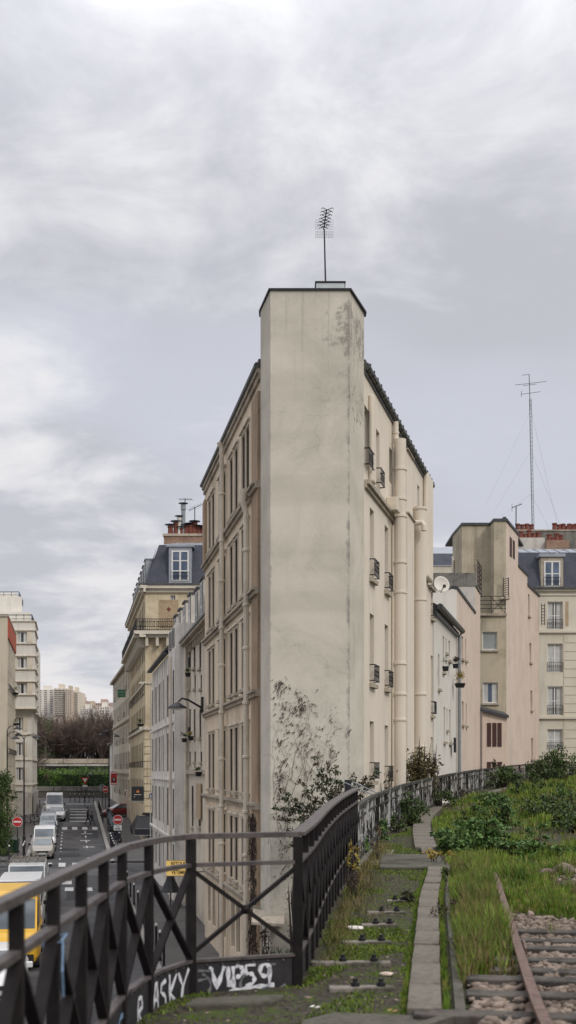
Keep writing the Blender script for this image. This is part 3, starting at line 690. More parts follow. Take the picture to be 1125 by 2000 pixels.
for i, s in enumerate((1.2, 3.3, 5.4, 7.6, 9.9)): dormer(b2, F2, s, 1.15, 8.15, 2.45+.12*(i % 2), .25, 1.5, 'grey_render', 'zincdark')
p = F2.p(F2.L-.3, 0, .16); mb = MB().tube([(p[0], p[1], -5), (p[0], p[1], 8.2)], .09, 8); [mb.lathe([(.12, z), (.12, z+.1)], (p[0], p[1], 0), 8) for z in (-3, 0, 3, 6)]; part('downpipe', mb, 'trimlight', b2)
for px, py, lab, mt in ((380, 1318, 'dark potted plants on the upper sill of the old beige house', 'leaf_dark'), (386, 1442, 'yellow flower pot on a window guard of the old beige house', 'leaf_yellow'), (373, 1446, 'dark trailing plant beside the yellow pot on the old beige house', 'leaf_dark'), (402, 1512, 'terracotta pot with bright leaves on the ledge at the corner of the old beige house', 'leaf_mid')):
    s = max(F2.spx(px), .2); planter(F2.p(s, wz(py, F2.Y(s))-.1, .33), lab, .5, mt, 90, .3)
# ---- white clad building
LD = (-8.91, 74.0); F3 = Fc(LC, LD); b3 = empty('clad_building', (-5, 60, zs(60)), 'building with pale grey vertical cladding strips and a dark slatted roof slope', 'building')
ops = []; zr = [(-4.2, -2.2), (-1.4, .7), (1.6, 3.7), (4.6, 6.9)]
for s in (1.2, 3.0, 4.8, 7.6, 9.3, 11.0, 13.6, 15.2, 16.8):
    for a, b in zr: ops.append((s-.5, s+.5, a, b))
part('wall', wall(MB(), F3, -5.6, 8.0, ops, .3), 'white_clad', b3)
for i, o_ in enumerate(ops): window(b3, F3, o_, frame='frame_brown', pane='glass', dark_jambs=True, depth=.26, mull=1, trans=1 if i % 3 == 0 else 0)
mb = MB()
for s in (.15, 2.1, 5.7, 6.7, 8.45, 12.3, 14.4, 18.2): F3.box(mb, s-.16, s+.16, -4.4, 7.9, .003, .05)
for s in (3.9, 10.15, 16.0): F3.box(mb, s-.06, s+.06, -4.4, 7.9, .003, .03)
part('cladding_strip', mb, 'white_clad', b3)
mb = MB()
for z in (-1.9, 1.2, 4.2): F3.box(mb, .32, 18, z-.08, z+.05, .004, .10)
part('string_course', mb, 'white_clad', b3)
mb = MB()
for i in range(9):
    z = 8.05+.2*i; o0 = .35-.17*i; F3.box(mb, 4.5, F3.L, z, z+.11, o0-.3, o0)
part('slatted_roof', mb, 'zincdark', b3)
mb = MB().poly([F3.p(4.5, 8.0, 0), F3.p(F3.L, 8.0, 0), F3.p(F3.L, 9.9, -1.6), F3.p(4.5, 9.9, -1.6)]).poly([F3.p(0, 9.9, -1.6), F3.p(F3.L, 9.9, -1.6), F3.p(F3.L, 10, -9), F3.p(0, 10, -9)]).poly([F3.p(F3.L, -5.6, 0), F3.p(F3.L, 8.0, 0), F3.p(F3.L, 9.9, -1.6), F3.p(F3.L, 10, -9), F3.p(F3.L, -5.6, -9)])
part('roof', mb, 'zincdark', b3)
mb = MB(); F3.box(mb, .02, 4.5, 8.003, 9.2, -1.8, -.02); part('raised_bay', mb, 'white_clad', b3); part('end_wall', wall(MB(), Fc((-2, 57.47), (-5.74, 57.47)), -5.6, 9.2), 'white_clad', b3)
for s in (1.2, 3.0): window(b3, F3, (s-.45, s+.45, 8.1, 9.05), frame='frame_grey', depth=-.04)
for s in (1.6, 4.4, 7.2, 10.0): dormer(b3, F3, s, 1.1, 9.2, 1.65, .9, 1.5, 'grey_render', 'zincdark')
mb = MB(); p = F3.p(.5, 0, .22); mb.tube([(p[0], p[1], -5), (p[0], p[1], 7.5)], .07, 6); part('downpipe', mb, 'trimlight', b3)
# ---- Haussmann corner block
HA, HB, HC = (-6.2, 94.0), (wx(284, 94), 94.0), (wx(284, 94)-4.99, 120.0)
b4 = empty('corner_building', (-10, 96, zs(96)), 'ornate yellow stone corner block with slate mansard roof, wraparound balcony and brick chimney stack', 'building')
Ff, Fs = Fc(HA, HB), Fc(HB, HC); CZ = 16.8
fops = [Ff.op(333, 342.5, 1163, 1205), (.5, 1.6, 9.6, 12.1)]
part('front_wall', wall(MB(), Ff, -5.5, CZ, fops, .3), 'haus', b4)
for o_ in fops: window(b4, Ff, o_, frame='frame', pane='glass_blue', trans=2)
sops = []
for s in np.arange(1.9, 25, 2.35):
    for z in (-1.3, 1.9, 5.0, 8.0, 10.9, 13.8): sops.append((s-.55, s+.55, z, z+2.15))
part('street_wall', wall(MB(), Fs, -5.5, CZ, sops, .35), 'haus', b4)
for i, o_ in enumerate(sops): window(b4, Fs, o_, frame='frame_brown', dark_jambs=True, depth=.3, guard='box' if i % 6 in (1, 2, 3, 5) else None)
mb = MB()
for z in np.arange(-1.9, 5.0, .62):
    Ff.box(mb, Ff.L-1.9, Ff.L+.06, z, z+.53, .003, .07); Fs.box(mb, -.06, 1.2, z, z+.53, .003, .07)
part('quoin', mb, 'haus', b4)
mb = MB()
for F, a, b in ((Ff, 0, Ff.L+.5), (Fs, -.5, Fs.L)):
    F.box(mb, a, b, CZ, CZ+.25, -.4, .45); F.box(mb, a, b, CZ-.3, CZ, .003, .2); F.box(mb, a, b, 5.05, 5.3, .003, .16); F.box(mb, a, b, 8.9, 9.05, .003, .1)
part('cornice', mb, 'haus_pale', b4)
mb = MB(); BZ = 12.95
for F, a, b in ((Ff, 1.0, Ff.L+.85), (Fs, -.85, Fs.L-.5)): F.box(mb, a, b, BZ, BZ+.28, .003, .9); F.box(mb, a, b, BZ-.25, BZ, .003, .55); bracket_row(mb, F, a+.6, b-.6, BZ-.95, BZ-.252, .6, int((b-a)/1.1), .22)
bal = part('balcony', mb, 'haus_pale', b4)
mb = MB()
for F, a, b in ((Ff, 1.1, Ff.L+.8), (Fs, -.8, Fs.L-.6)):
    for z in (BZ+.36, BZ+.62, BZ+1.05, BZ+1.25): F.box(mb, a, b, z-.025, z+.025, .78, .83)
    for s in np.arange(a, b, .18): F.box(mb, s-.016, s+.016, BZ+.28, BZ+1.25, .79, .82)
    for s in np.arange(a+.2, b-.2, .36): mb.tube([F.p(s+.11*math.cos(q), BZ+.83+.16*math.sin(q), .8) for q in np.linspace(0, 6.283, 9)], .02, 4, False)
sub('balcony_railing', mb, 'iron', bal)
mb = MB(); Ff.box(mb, Ff.L-2.75, Ff.L-1.15, 13.6, 15.9, .003, .05); part('brick_panel', mb, 'brick_tan', b4)
mb = MB(); s = Ff.L-1.95; mb.poly([Ff.p(s-.2, 15.1, .06), Ff.p(s, 15.3, .06), Ff.p(s+.2, 15.1, .06), Ff.p(s, 14.9, .06)]); part('red_tile', mb, 'pot', b4)
def mansard(root, Fl, z0, z1, inset, mat):
    for F, a, b, ia, ib in Fl:
        mb = MB().quad(F.p(a, z0, .05), F.p(b, z0, .05), F.p(b-ib, z1, -inset), F.p(a+ia, z1, -inset)); part('mansard_slope', mb, mat, root)
mansard(b4, ((Ff, 0, Ff.L+.05, 0, 1.05), (Fs, -.05, Fs.L, 1.1, 0)), CZ+.25, 20.7, 1.1, 'slate')
mb = MB(); pA, pB, pC = Ff.p(0, 20.7, -1.1), Ff.p(Ff.L-1.05, 20.7, -1.1), Fs.p(Fs.L, 20.7, -1.1)
mb.poly([pA, pB, (pB[0]+3, pB[1]+4, 21.9), (pA[0], pA[1]+4, 21.9)]); mb.poly([pB, pC, (pC[0]+4, pC[1], 21.9), (pB[0]+3, pB[1]+4, 21.9)]); part('roof', mb, 'zinc', b4)
mb = MB(); Ff.box(mb, 0, Ff.L+.5, CZ+.252, CZ+.42, .2, .5); Fs.box(mb, -.5, Fs.L, CZ+.252, CZ+.42, .2, .5); part('gutter', mb, 'lead', b4)
s = Ff.spx(352); mb = MB(); Ff.box(mb, s-.95, s+.95, 17.3, 20.3, -1.4, .02); d = part('dormer', mb, 'zinc', b4)
k = MB(); Ff.box(k, s-1.15, s+1.15, 20.302, 20.48, -1.4, .14); sub('cap', k, 'zinc', d)
window(b4, Ff, (s-.72, s+.72, 17.45, 20.0), frame='frame', pane='glass_blue', trans=2, depth=-.03, out=.04, fw=.12, guard='flat')
for s in (2.5, 5.6, 8.7, 11.8, 15, 18.2, 21.4): dormer(b4, Fs, s, 1.4, 17.2, 2.4, .15, 1.3, 'zinc', 'zinc')
ch = MB().box(wx(320, 97), -5.8, 97, 98, 19, wz(1047, 97)); part('chimney_stack', ch, 'brick', b4)
cst = part('chimney_cap', MB().box(wx(318, 97), -5.75, 96.9, 98.1, wz(1047, 97)+.002, wz(1047, 97)+.2), 'trim', b4)
def chimney_pot(root, x, y, z, h, r=.17, mat='pot', cap=True):
    mb = MB().lathe([(r, 0), (r*.9, h*.8), (r*1.1, h*.85), (r*1.1, h)], (x, y, z), 10); p_ = part('chimney_pot', mb, mat, root)
    if cap: sub('cowl', MB().tube([(x, y, z+h), (x, y, z+h+.12)], .05, 5).lathe([(r*2.2, z+h+.13), (r*.6, z+h+.19)], (x, y, 0), 10), 'iron', p_)
for i, (px, h) in enumerate(((333, .75), (344, 1.05), (350.5, 1.5), (355, .55), (364, .75), (372, .85), (380, 1.05), (388, .65), (396, .5))):
    chimney_pot(b4, wx(px, 97.5), 97.5, wz(1047, 97)+.2, h, .24 if px != 350.5 else .2, 'white' if px == 350.5 else 'pot')
chimney_pot(b4, wx(358, 97.5), 97.5, wz(1047, 97)+.2, 2.6, .2, 'grey_metal')
for px, yt, lab, el in ((361, 974, 'tall thin aerial behind the chimney pots of the corner block, taller of the two', 6), (380, 990, 'shorter tilted aerial behind the chimney pots of the corner block', 7)):
    r = empty('tv_antenna', (wx(px, 98), 98, 21), lab, 'antenna'); add_yagi(r, wx(px, 98), 98, 20, wz(yt, 98), 1.1, el, .9, .25 if px > 370 else .0, 1, .03)
mb = MB(); Ff.box(mb, .2, Ff.L+.2, -2.05, -1.85, .003, .55); part('shopfront_cornice', mb, 'iron', b4)
mb = MB()
mb.poly([Ff.p(.2, -2.1, .5), Ff.p(Ff.L+.5, -2.1, .5), Ff.p(Ff.L+.75, -3.15, 1.15), Ff.p(.2, -3.15, 1.15)]); mb.poly([Ff.p(Ff.L+.5, -2.1, .5), Fs.p(3, -2.1, .5), Fs.p(3.2, -3.15, 1.1), Ff.p(Ff.L+.75, -3.15, 1.15)])
aw = part('awning', mb, 'iron', b4); k = MB(); Ff.box(k, .2, Ff.L+.75, -3.65, -3.152, 1.11, 1.15); Fs.box(k, -.75, 3.2, -3.65, -3.152, 1.06, 1.1); sub('valance', k, 'iron', aw)
k = MB(); Ff.box(k, .2, Ff.L+.76, -3.72, -3.66, 1.10, 1.17); Ff.box(k, .2, Ff.L+.7, -3.17, -3.12, 1.12, 1.17); sub('edging', k, 'grey_metal', aw)
q = Ff.p(Ff.spx(300)-1.02, -3.41, 1.16); t_ = textmesh('Café', .55, 'white', 'lettering', aw, (q[0]-0, q[1], q[2]), (R(90), 0, 0), .004)
mb = MB(); Ff.box(mb, .3, Ff.L-.3, -4.9, -2.1, .004, .06); part('shopfront', mb, 'glass', b4)
mb = MB(); Ff.box(mb, .1, Ff.L, -5.2, -2.05, .0605, .10) if False else None
for s in (.3, 1.6, 2.9, 4.2, 5.4, Ff.L-.3): Ff.box(mb, s-.08, s+.08, -4.9, -2.1, .061, .12)
part('shopfront_frame', mb, 'frame_brown', b4)
planter((wx(284, 94)-.3, 93.1, 5.3), 'leafy pot on the first-floor corner ledge of the ornate corner block', 1.0, 'leaf_dark', 200, .7)
for i, (s, z) in enumerate(((6, BZ+.3), (11, BZ+.3), (16, BZ+.3))): planter(Fs.p(s, z, .5), ['bare bush at the near end of the wraparound balcony', 'bare bush midway along the wraparound balcony', 'bare bush at the far end of the wraparound balcony'][i], 1.3, 'leaf_dead', 260, 1.1)
# ---- further row
HD = (-23.3, 150.0)
b5 = empty('street_house', (-18, 135, zs(135)), 'plain pale house with window guards beyond the ornate corner block', 'building')
F5 = Fc((-16.95, 120.1), HD); ops = []
for s in np.arange(1.5, 29, 2.6):
    for z in (-1.2, 1.8, 4.7, 7.6, 10.4): ops.append((s-.5, s+.5, z, z+1.9))
part('wall', wall(MB(), F5, -4.5, 13.0, ops, .25), 'haus_pale', b5)
for i, o_ in enumerate(ops): window(b5, F5, o_, frame='frame_brown', dark_jambs=True, guard='box' if i % 4 == 1 else None)
mb = MB(); F5.box(mb, 0, F5.L, 13.0, 13.3, -.5, .4); F5.box(mb, 0, F5.L, 1.2, 1.4, .003, .15); F5.box(mb, 0, F5.L, 7.0, 7.2, .003, .15); part('cornice', mb, 'trim', b5)
mb = MB().quad(F5.p(0, 13.3, .1), F5.p(F5.L, 13.3, .1), F5.p(F5.L, 15.2, -1.4), F5.p(0, 15.2, -1.4)); mb.poly([F5.p(F5.L, -4.5, 0), F5.p(F5.L, 13.3, 0), F5.p(F5.L, 15.2, -1.4), F5.p(F5.L, 15.2, -8), F5.p(F5.L, -4.5, -8)]); part('roof', mb, 'zincdark', b5)
mb = MB(); F5.box(mb, .5, 7, zs(122), zs(122)+2.9, .004, .14); part('shopfront', mb, 'pink', b5)
b6 = empty('low_house', (-24, 152, zs(152)), 'small white house at the far end of the right-hand row of the street', 'building')
F6 = Fc((-23.45, 150.2), (-25.0, 158.0)); F6f = Fc((-19, 150.15), (-23.45, 150.15))
ops = [(s-.45, s+.45, z, z+1.5) for s in (2, 4.6) for z in (-.6, 2.2)]
part('wall', wall(wall(MB(), F6, -3, 5.2, ops, .2), F6f, -3, 5.2), 'white', b6)
for o_ in ops: window(b6, F6, o_, frame='frame_grey')
mb = MB(); F6.box(mb, 0, F6.L, 5.2, 5.45, -4, .3); part('cornice', mb, 'trim', b6)
# ================================================================ left side of the street
L0a, L0b = (-5.75+SL*101, 101.0), (-5.75+SL*115, 115.0)
l0 = empty('apartment_block', (-30, 104, zs(104)), 'cream apartment block with a red-painted top band at the left edge', 'building')
G0 = Fc(L0b, L0a); G0f = Fc(L0a, (-40, 101))
# facades on the left of the street face east: run towards the camera
ops = [(s-.45, s+.45, z, z+1.75) for s in np.arange(1.2, 14, 1.75) for z in (-2.6, .3, 3.1, 6.0, 8.9, 11.6)]
part('street_wall', wall(MB(), G0, -4.8, 15.2, ops, .3), 'beige', l0)
for i, o_ in enumerate(ops): window(l0, G0, o_, frame='frame_grey', guard='box' if i % 6 in (2, 4) else None)
part('front_wall', wall(MB(), G0f, -5.3, 15.45), 'yellow_stucco', l0); part('rear_wall', wall(MB(), Fc((-40, 115), L0b), -5, 15.4), 'yellow_stucco', l0)
mb = MB(); G0.box(mb, 0, G0.L-.01, 13.55, 15.3, .003, .09); part('painted_band', mb, 'red_band', l0)
mb = MB().prism([(L0a[0]+.1, L0a[1]-.1), (L0b[0]+.1, L0b[1]), (-40, 115), (-40, 100.9)], 15.451, 15.62); part('coping', mb, 'trim', l0)
for i, (s, z) in enumerate(((6, 9.0), (4.5, 6.1), (8, -1.0))): planter(G0.p(s, z, .3), ['bushy plant on the top-floor window guard of the red-banded block', 'plant under an awning on the red-banded block', 'bushy plant just above street level on the red-banded block'][i], 1.1, 'leaf_dark', 160, .8)
l1 = empty('apartment_block', (-34, 124, zs(124)), 'white apartment block with stacked bays and stepped-back roof terraces on the left of the street', 'building')
xe = wx(63, 123); G1 = Fc((xe, 123), (-48, 123)); G1s = Fc((xe-.192*17, 140), (xe, 123))
lev = [wz(y, 123) for y in (1590, 1540, 1490, 1440, 1392)]       # lower floors
fops = []
for y in (1413, 1462, 1511, 1557):
    a, b = sorted((G1.spx(31), G1.spx(45))); fops.append((a, b, wz(y+14, 123), wz(y-12, 123)))
part('lower_wall', wall(MB(), G1, -4.6, wz(1385, 123), fops, .2), 'white', l1)
sops = [(s-.6, s+.6, wz(y+13, 123), wz(y-12, 123)) for s in (2.5, 6, 9.5, 13) for y in (1413, 1462, 1511, 1557)]
part('street_wall', wall(MB(), G1s, -4.6, wz(1385, 123), sops, .2), 'white', l1)
for o_ in fops: window(l1, G1, o_, frame='frame', mull=2, curtain=1, shutter='trimlight')
for o_ in sops: window(l1, G1s, o_, frame='frame', mull=1)
mb = MB()
for y in (1385, 1434, 1483, 1532): G1.box(mb, .0, G1.L, wz(y, 123)-.1, wz(y, 123), .003, .12); G1s.box(mb, 0, G1s.L, wz(y, 123)-.1, wz(y, 123), .003, .12)
part('string_course', mb, 'trimlight', l1)
mb = MB(); G1.box(mb, 0, G1.L, -4.6, wz(1548, 123), .125, .16); G1s.box(mb, 0, G1s.L+.15, -4.6, wz(1548, 123), .125, .16); part('plinth', mb, 'grey_render', l1)
# projecting upper bay
xb = wx(68, 122.2); U = Fc((xb, 122.2), (-48, 122.2)); Us = Fc((xb-.192*8, 130.2), (xb, 122.2)); zb, zu = wz(1385, 122.2), wz(1213, 122.2)
uops = []
for y in (1244, 1294, 1344):
    a, b = sorted((U.spx(33), U.spx(53))); uops.append((a, b, wz(y+11, 122.2), wz(y-10, 122.2)))
usops = [(s-.6, s+.6, wz(y+11, 122.2), wz(y-10, 122.2)) for s in (2, 5.5) for y in (1244, 1294, 1344)]
mb = wall(wall(MB(), U, zb, zu, uops, .2), Us, zb, zu, usops, .2); mb.poly([U.p(0, zb), U.p(U.L, zb), (-48, 130, zb), Us.p(0, zb)]); mb.poly([U.p(0, zu), U.p(U.L, zu), (-48, 130, zu), Us.p(0, zu)]); mb.poly([Us.p(0, zb), Us.p(0, zu), (-48, 130.2, zu), (-48, 130.2, zb)])
part('bay', mb, 'white', l1)
for o_ in uops: window(l1, U, o_, frame='frame', mull=2, curtain=1, shutter='trimlight')
for o_ in usops: window(l1, Us, o_, frame='frame', mull=1)
mb = MB()
for y in (1213, 1231, 1257, 1281, 1307, 1331, 1357, 1384): U.box(mb, -.1, U.L, wz(y, 122.2)-.05, wz(y, 122.2)+.05, .003, .16); Us.box(mb, 0, Us.L+.1, wz(y, 122.2)-.05, wz(y, 122.2)+.05, .003, .16)
part('string_course', mb, 'trimlight', l1)
xv = wx(75, 131); V_ = Fc((xv, 131), (-48, 131)); Vs = Fc((xv-.192*8, 139), (xv, 131)); za, zv = wz(1395, 131), wz(1265, 131)
mb = wall(wall(MB(), V_, za, zv), Vs, za, zv, [(2, 3.2, za+2+i*2.9, za+3.5+i*2.9) for i in range(2)], .2); mb.poly([V_.p(0, za), V_.p(V_.L, za), (-48, 139, za), Vs.p(0, za)]); mb.poly([V_.p(0, zv), V_.p(V_.L, zv), (-48, 139, zv), Vs.p(0, zv)]); part('bay', mb, 'white', l1)
mb = MB()
for y in (1281, 1300, 1330, 1350, 1380): V_.box(mb, -.1, V_.L, wz(y, 131)-.05, wz(y, 131)+.05, .003, .16)
part('string_course', mb, 'trimlight', l1)
for (px, yt, yb, Y) in ((60, 1195, 1215, 124), (43, 1165, 1215, 126), (33, 1158, 1175, 128)):
    mb = MB().prism([(wx(px, Y), Y), (-48, Y), (-48, 138), (wx(px, Y)-.26*(138-Y), 138)], wz(yb, Y), wz(yt, Y)); part('roof_storey', mb, 'white', l1)
mb = MB()
for (px, yt, yb, Y) in ((62, 1200, 1215, 122.6), (37, 1156, 1168, 126.5)):
    z0, z1 = wz(yb, Y), wz(yt, Y)
    for z in (z0+.35, z0+.7, z1): mb.bar((-48, Y, z), (wx(px, Y), Y, z), .05, .05); mb.bar((wx(px, Y), Y, z), (wx(px, Y)-1.2, Y+7, z), .05, .05)
    for i in range(14): x = wx(px, Y)-i*.85; mb.bar((x, Y, z0), (x, Y, z1), .04, .04)
    for i in range(8): mb.bar((wx(px, Y)-.17*i, Y+i, z0), (wx(px, Y)-.17*i, Y+i, z1), .04, .04)
part('terrace_railing', mb, 'iron', l1)
# ================================================================ right-hand group seen over the old fence
F1r = Fc((8.30, 55.4), (6.07, 47.05))
r1 = empty('low_house', (7.5, 51, zs(51)), 'low off-white house with a dark gutter and flower boxes right behind the wedge-shaped block', 'building')
def w1(px, yt, yb, w=.6): s = F1r.spx(px); Y = F1r.Y(s); return (s-w/2, s+w/2, wz(yb, Y), wz(yt, Y))
ops = [w1(866, 1243, 1312, .55), w1(871.3, 1247, 1275, .4), w1(877.5, 1252, 1290, .6), w1(857, 1278, 1345, .5), w1(868, 1381, 1448, .6), w1(873, 1384, 1425, .4), w1(878.5, 1386, 1450, .65)]
part('wall', wall(MB(), F1r, -5.6, 8.25, ops, .3), 'whiteR', r1)
for o_ in ops: window(r1, F1r, o_, frame='frame', depth=.25, sill='trim')
window(r1, F1r, w1(881, 1440, 1470, .55), frame='iron', mull=1, trans=2, depth=-.2)
gt = MB(); F1r.box(gt, 0, F1r.L, 8.2, 8.42, .003, .12); gt.tube([F1r.p(-.1, 8.5, .28), F1r.p(F1r.L, 8.5, .28)], .13, 8); part('gutter', gt, 'lead', r1)
mb = MB().quad(F1r.p(-.1, 8.5, .3), F1r.p(F1r.L, 8.5, .3), F1r.p(F1r.L, 9.7, -1.8), F1r.p(-.1, 9.7, -1.8)); part('roof', mb, 'zinc', r1)
p = F1r.p(.18, 0, .15); mb = MB().tube([(p[0], p[1], -4), (p[0], p[1], 8.2), F1r.p(.18, 8.45, .28)], .085, 8); part('downpipe', mb, 'grey_metal', r1)
for px, py, lab, mt in ((854, 1302, 'black pot with a few thin stems on the off-white house', 'leaf_mid'), (875, 1297, 'reddish hanging plant on a window of the off-white house', 'leaf_dead'), (884, 1335, 'full flower box with yellow blooms on the off-white house', 'leaf_yellow')):
    s = F1r.spx(px); planter(F1r.p(s, wz(py, F1r.Y(s))-.2, .35), lab, .5 if px != 884 else .9, mt, 40 if px == 854 else 220, .4 if px != 884 else .9, pot='iron')
# pink block with terrace
r2 = empty('pink_block', (10, 62, zs(62)), 'pink rendered block with a white end wall and a blackened terrace parapet', 'building')
P0, P1 = (8.32, 55.55), (11.5, 67.4)
F2p = Fc(P1, P0); F2w = Fc(P0, (5.2, 55.55))
def wp(F, px, yt, yb, w): s = F.spx(px); Y = F.Y(s); return (s-w/2, s+w/2, wz(yb, Y), wz(yt, Y))
ops = [wp(F2p, 903, 1243, 1287, .8), wp(F2p, 909.5, 1248, 1290, .45), wp(F2p, 904, 1370, 1415, .85), wp(F2p, 910.5, 1374, 1417, .45)]
sA = F2p.spx(928)
part('side_wall', wall(wall(MB(), F2p, -5.6, 10.6, ops, .35), F2p, 10.6, 12.2, (), .1, a=0, b=sA), 'pink', r2)
for o_ in ops: window(r2, F2p, o_, frame='frame_brown', depth=.3, sill='trim')
part('end_wall', wall(MB(), F2w, -5.6, 10.6), 'whiteR', r2)
mb = MB(); F2p.box(mb, sA, F2p.L+.05, 10.602, 10.74, -.3, .06); F2w.box(mb, .3, F2w.L, 10.602, 10.68, -.3, .05); part('coping', mb, 'zincdark', r2)
Yt = F2p.Y(sA); xt = F2p.p(sA, 0)[0]
part('terrace_wall', MB().box(5.5, xt, Yt, Yt+.25, 10.3, 12.2), 'grey_render', r2)
mb = MB().box(5.6, xt+.08, Yt-.04, Yt+.3, 12.203, 12.95); F2p.box(mb, 0, sA+.0, 12.203, 12.35, -.3, .06); part('parapet', mb, 'parapet', r2)
mb = MB().poly([(5.2, 55.55, 10.6), P0+(10.6,), F2p.p(sA, 10.6), (5.2, Yt, 10.6)]); part('terrace_floor', mb, 'zincdark', r2)
s0 = F2p.spx(936); mb = MB()
for i in range(7):
    z = 12.3+i*.27; mb.bar(F2p.p(s0-1.3, z, 0), F2p.p(s0+.9, z+.25*0, 0), .05, .05)
for s in (s0-1.3, s0-.2, s0+.9): mb.bar(F2p.p(s, 12.1, 0), F2p.p(s, 14.0, 0), .05, .05)
part('terrace_railing', mb, 'rust_iron', r2)
# olive / pink stair tower block
r3 = empty('stair_tower_block', (14, 72, zs(72)), 'tall olive and pink rendered block with stepped parapets and a blank side wall', 'building')
Q0, Q1 = (13.55, 70.0), (18.5, 83.0); F3p = Fc(Q1, Q0)
def pp(px, yt, yb, w): return wp(F3p, px, yt, yb, w)
ops = [pp(1033, 1161, 1203, .75), pp(1036, 1256, 1294, .85), pp(1038, 1349, 1387, .85), pp(1039.5, 1442, 1482, .9)]
s1, s2, s3 = F3p.spx(1012), F3p.spx(1030), 0
zt1 = 17.15; zt2, zt3 = wz(1103, 73.5), wz(1140, 77)
mb = wall(MB(), F3p, -5.6, zt3, ops, .4); wall(mb, F3p, zt3, zt2, (), .1, a=s2); 
up = [wp(F3p, 997.3, 1050, 1087, .75), wp(F3p, 1003.2, 1056, 1091, .7)]
wall(mb, F3p, zt2, zt1, [], .1, a=s1)
part('side_wall', mb, 'pink', r3)
for o_ in ops: window(r3, F3p, o_, frame='frame_brown', depth=.35, sill='trim')
for o_ in up: k = MB(); F3p.box(k, o_[0], o_[1], o_[2], o_[3], .004, .03); part('vent', k, 'maroon', r3)
mb = MB(); F3p.box(mb, 0, s2+.05, zt3+.002, zt3+.16, -.3, .08); F3p.box(mb, s2, s1+.05, zt2+.002, zt2+.16, -.3, .08); F3p.box(mb, s1, F3p.L+.06, zt1+.002, zt1+.16, -.3, .08)
part('coping', mb, 'zincdark', r3)
# olive fronts
xk = [wx(px, Y) for px, Y in ((957, 70.0), (957, 71.2), (902, 71.2), (884, 74.5))]
O = [(Q0[0], 70.0), (xk[0]+.25, 70.0), (xk[1], 71.2), (xk[2], 71.2), (xk[3], 74.5)]
mb = MB()
for a, b in zip(O, O[1:]): wall(mb, Fc(a, b), 0, zt1 if a[1] < 71 and b[1] <= 71.2 else zt1-.0)
part('front_wall', mb, 'olive', r3)
mb = MB(); mb.prism([(Q0[0]+.08, 69.92), (xk[0]+.2, 69.92), (xk[1]-.05, 71.1), (xk[2]-.03, 71.1), (xk[3]-.05, 74.5), (xk[3], 78), (16.3, 78)], zt1+.002, zt1+.15); part('roof_edge', mb, 'zincdark', r3)
k = MB(); k.tube([(wx(884, 74), 73.8, 12), (wx(884, 74), 73.8, 15.4), (wx(886, 74), 74.3, 15.7)], .09, 8); part('downpipe', k, 'pipe_cream', r3)
part('roof_vent', MB().box(wx(983, 71), wx(989, 71), 71, 71.4, zt1+.16, zt1+.5), 'zincdark', r3)
M['far_pane'] = glassy('blind_behind_glass', (.20, .22, .21), light=(.30, .32, .31))
# recess bay facing the camera
Fr_ = Fc((13.30, 68.6), (11.3, 68.6)); ro = [Fr_.op(942, 971, 1234, 1269), Fr_.op(943, 972.5, 1333, 1373)]
part('bay_wall', wall(MB(), Fr_, -3, wz(1203, 68.6), ro, .2), 'olive', r3)
for i, o_ in enumerate(ro): window(r3, Fr_, o_, frame='frame', pane='far_pane' if i == 0 else 'glass_blue', mull=0, depth=.12, sill='trim', curtain=1 if i else 0)
mb = MB().box(11.3, 13.3, 68.45, 70, wz(1203, 68.6), wz(1203, 68.6)+.15); part('balcony_slab', mb, 'trim', r3)
mb = MB(); z0 = wz(1200, 68.5)
for z in (.35, .6, .85, 1.1): mb.bar((11.35, 68.5, z0+z), (13.25, 68.5, z0+z), .04, .04)
for x in (11.4, 12.35, 13.2): mb.bar((x, 68.5, z0), (x, 68.5, z0+1.12), .04, .04)
mb.bar((12.35, 68.52, z0+.1), (13.2, 68.52, z0+1.05), .03, .03); mb.bar((12.35, 68.52, z0+1.05), (13.2, 68.52, z0+.1), .03, .03)
part('balcony_railing', mb, 'iron', r3)
mb = MB(); s0 = F3p.spx(994)
for i in range(7): mb.bar(F3p.p(F3p.L-.1, 13.0+i*.22, .02), F3p.p(F3p.L-.1, 13.0+i*.22, .9), .04, .04)
mb = MB(); y0 = 69.6; xx = wx(983, 69.6)
for i in range(8): mb.bar((xx, y0, wz(1163, 69.6)+i*.14), (xx+.32, y0, wz(1160, 69.6)+i*.14), .04, .04)
for q in (0, .32): mb.bar((xx+q, y0, wz(1166, 69.6)), (xx+q, y0, wz(1128, 69.6)), .05, .05)
part('ladder_rail', mb, 'rust_iron', r3)
part('ledge', MB().box(wx(978, 69.5), wx(996, 69.5), 69.45, 69.95, wz(1170, 69.5), wz(1166, 69.5)), 'trim', r3)
mb = MB(); za_ = wz(1391, 67.3); zb_ = wz(1403, 67.3); x0_, x1_ = wx(942, 67.3), wx(991, 67.3)
mb.hexa([(x0_, 67.3, -3), (x1_, 67.3, -3), (x1_, 68.5, -3), (x0_, 68.5, -3), (x0_, 67.3, za_), (x1_, 67.3, zb_), (x1_, 68.5, zb_+.3), (x0_, 68.5, za_+.3)])
lt = part('lean_to', mb, 'pink', r3); k = MB().hexa([(x0_-.05, 67.1, za_+.003), (x1_+.05, 67.1, zb_+.003), (x1_+.05, 68.58, zb_+.303), (x0_-.05, 68.58, za_+.303), (x0_-.05, 67.1, za_+.18), (x1_+.05, 67.1, zb_+.18), (x1_+.05, 68.58, zb_+.45), (x0_-.05, 68.58, za_+.45)]); sub('roof', k, 'zincdark', lt)
k = MB()
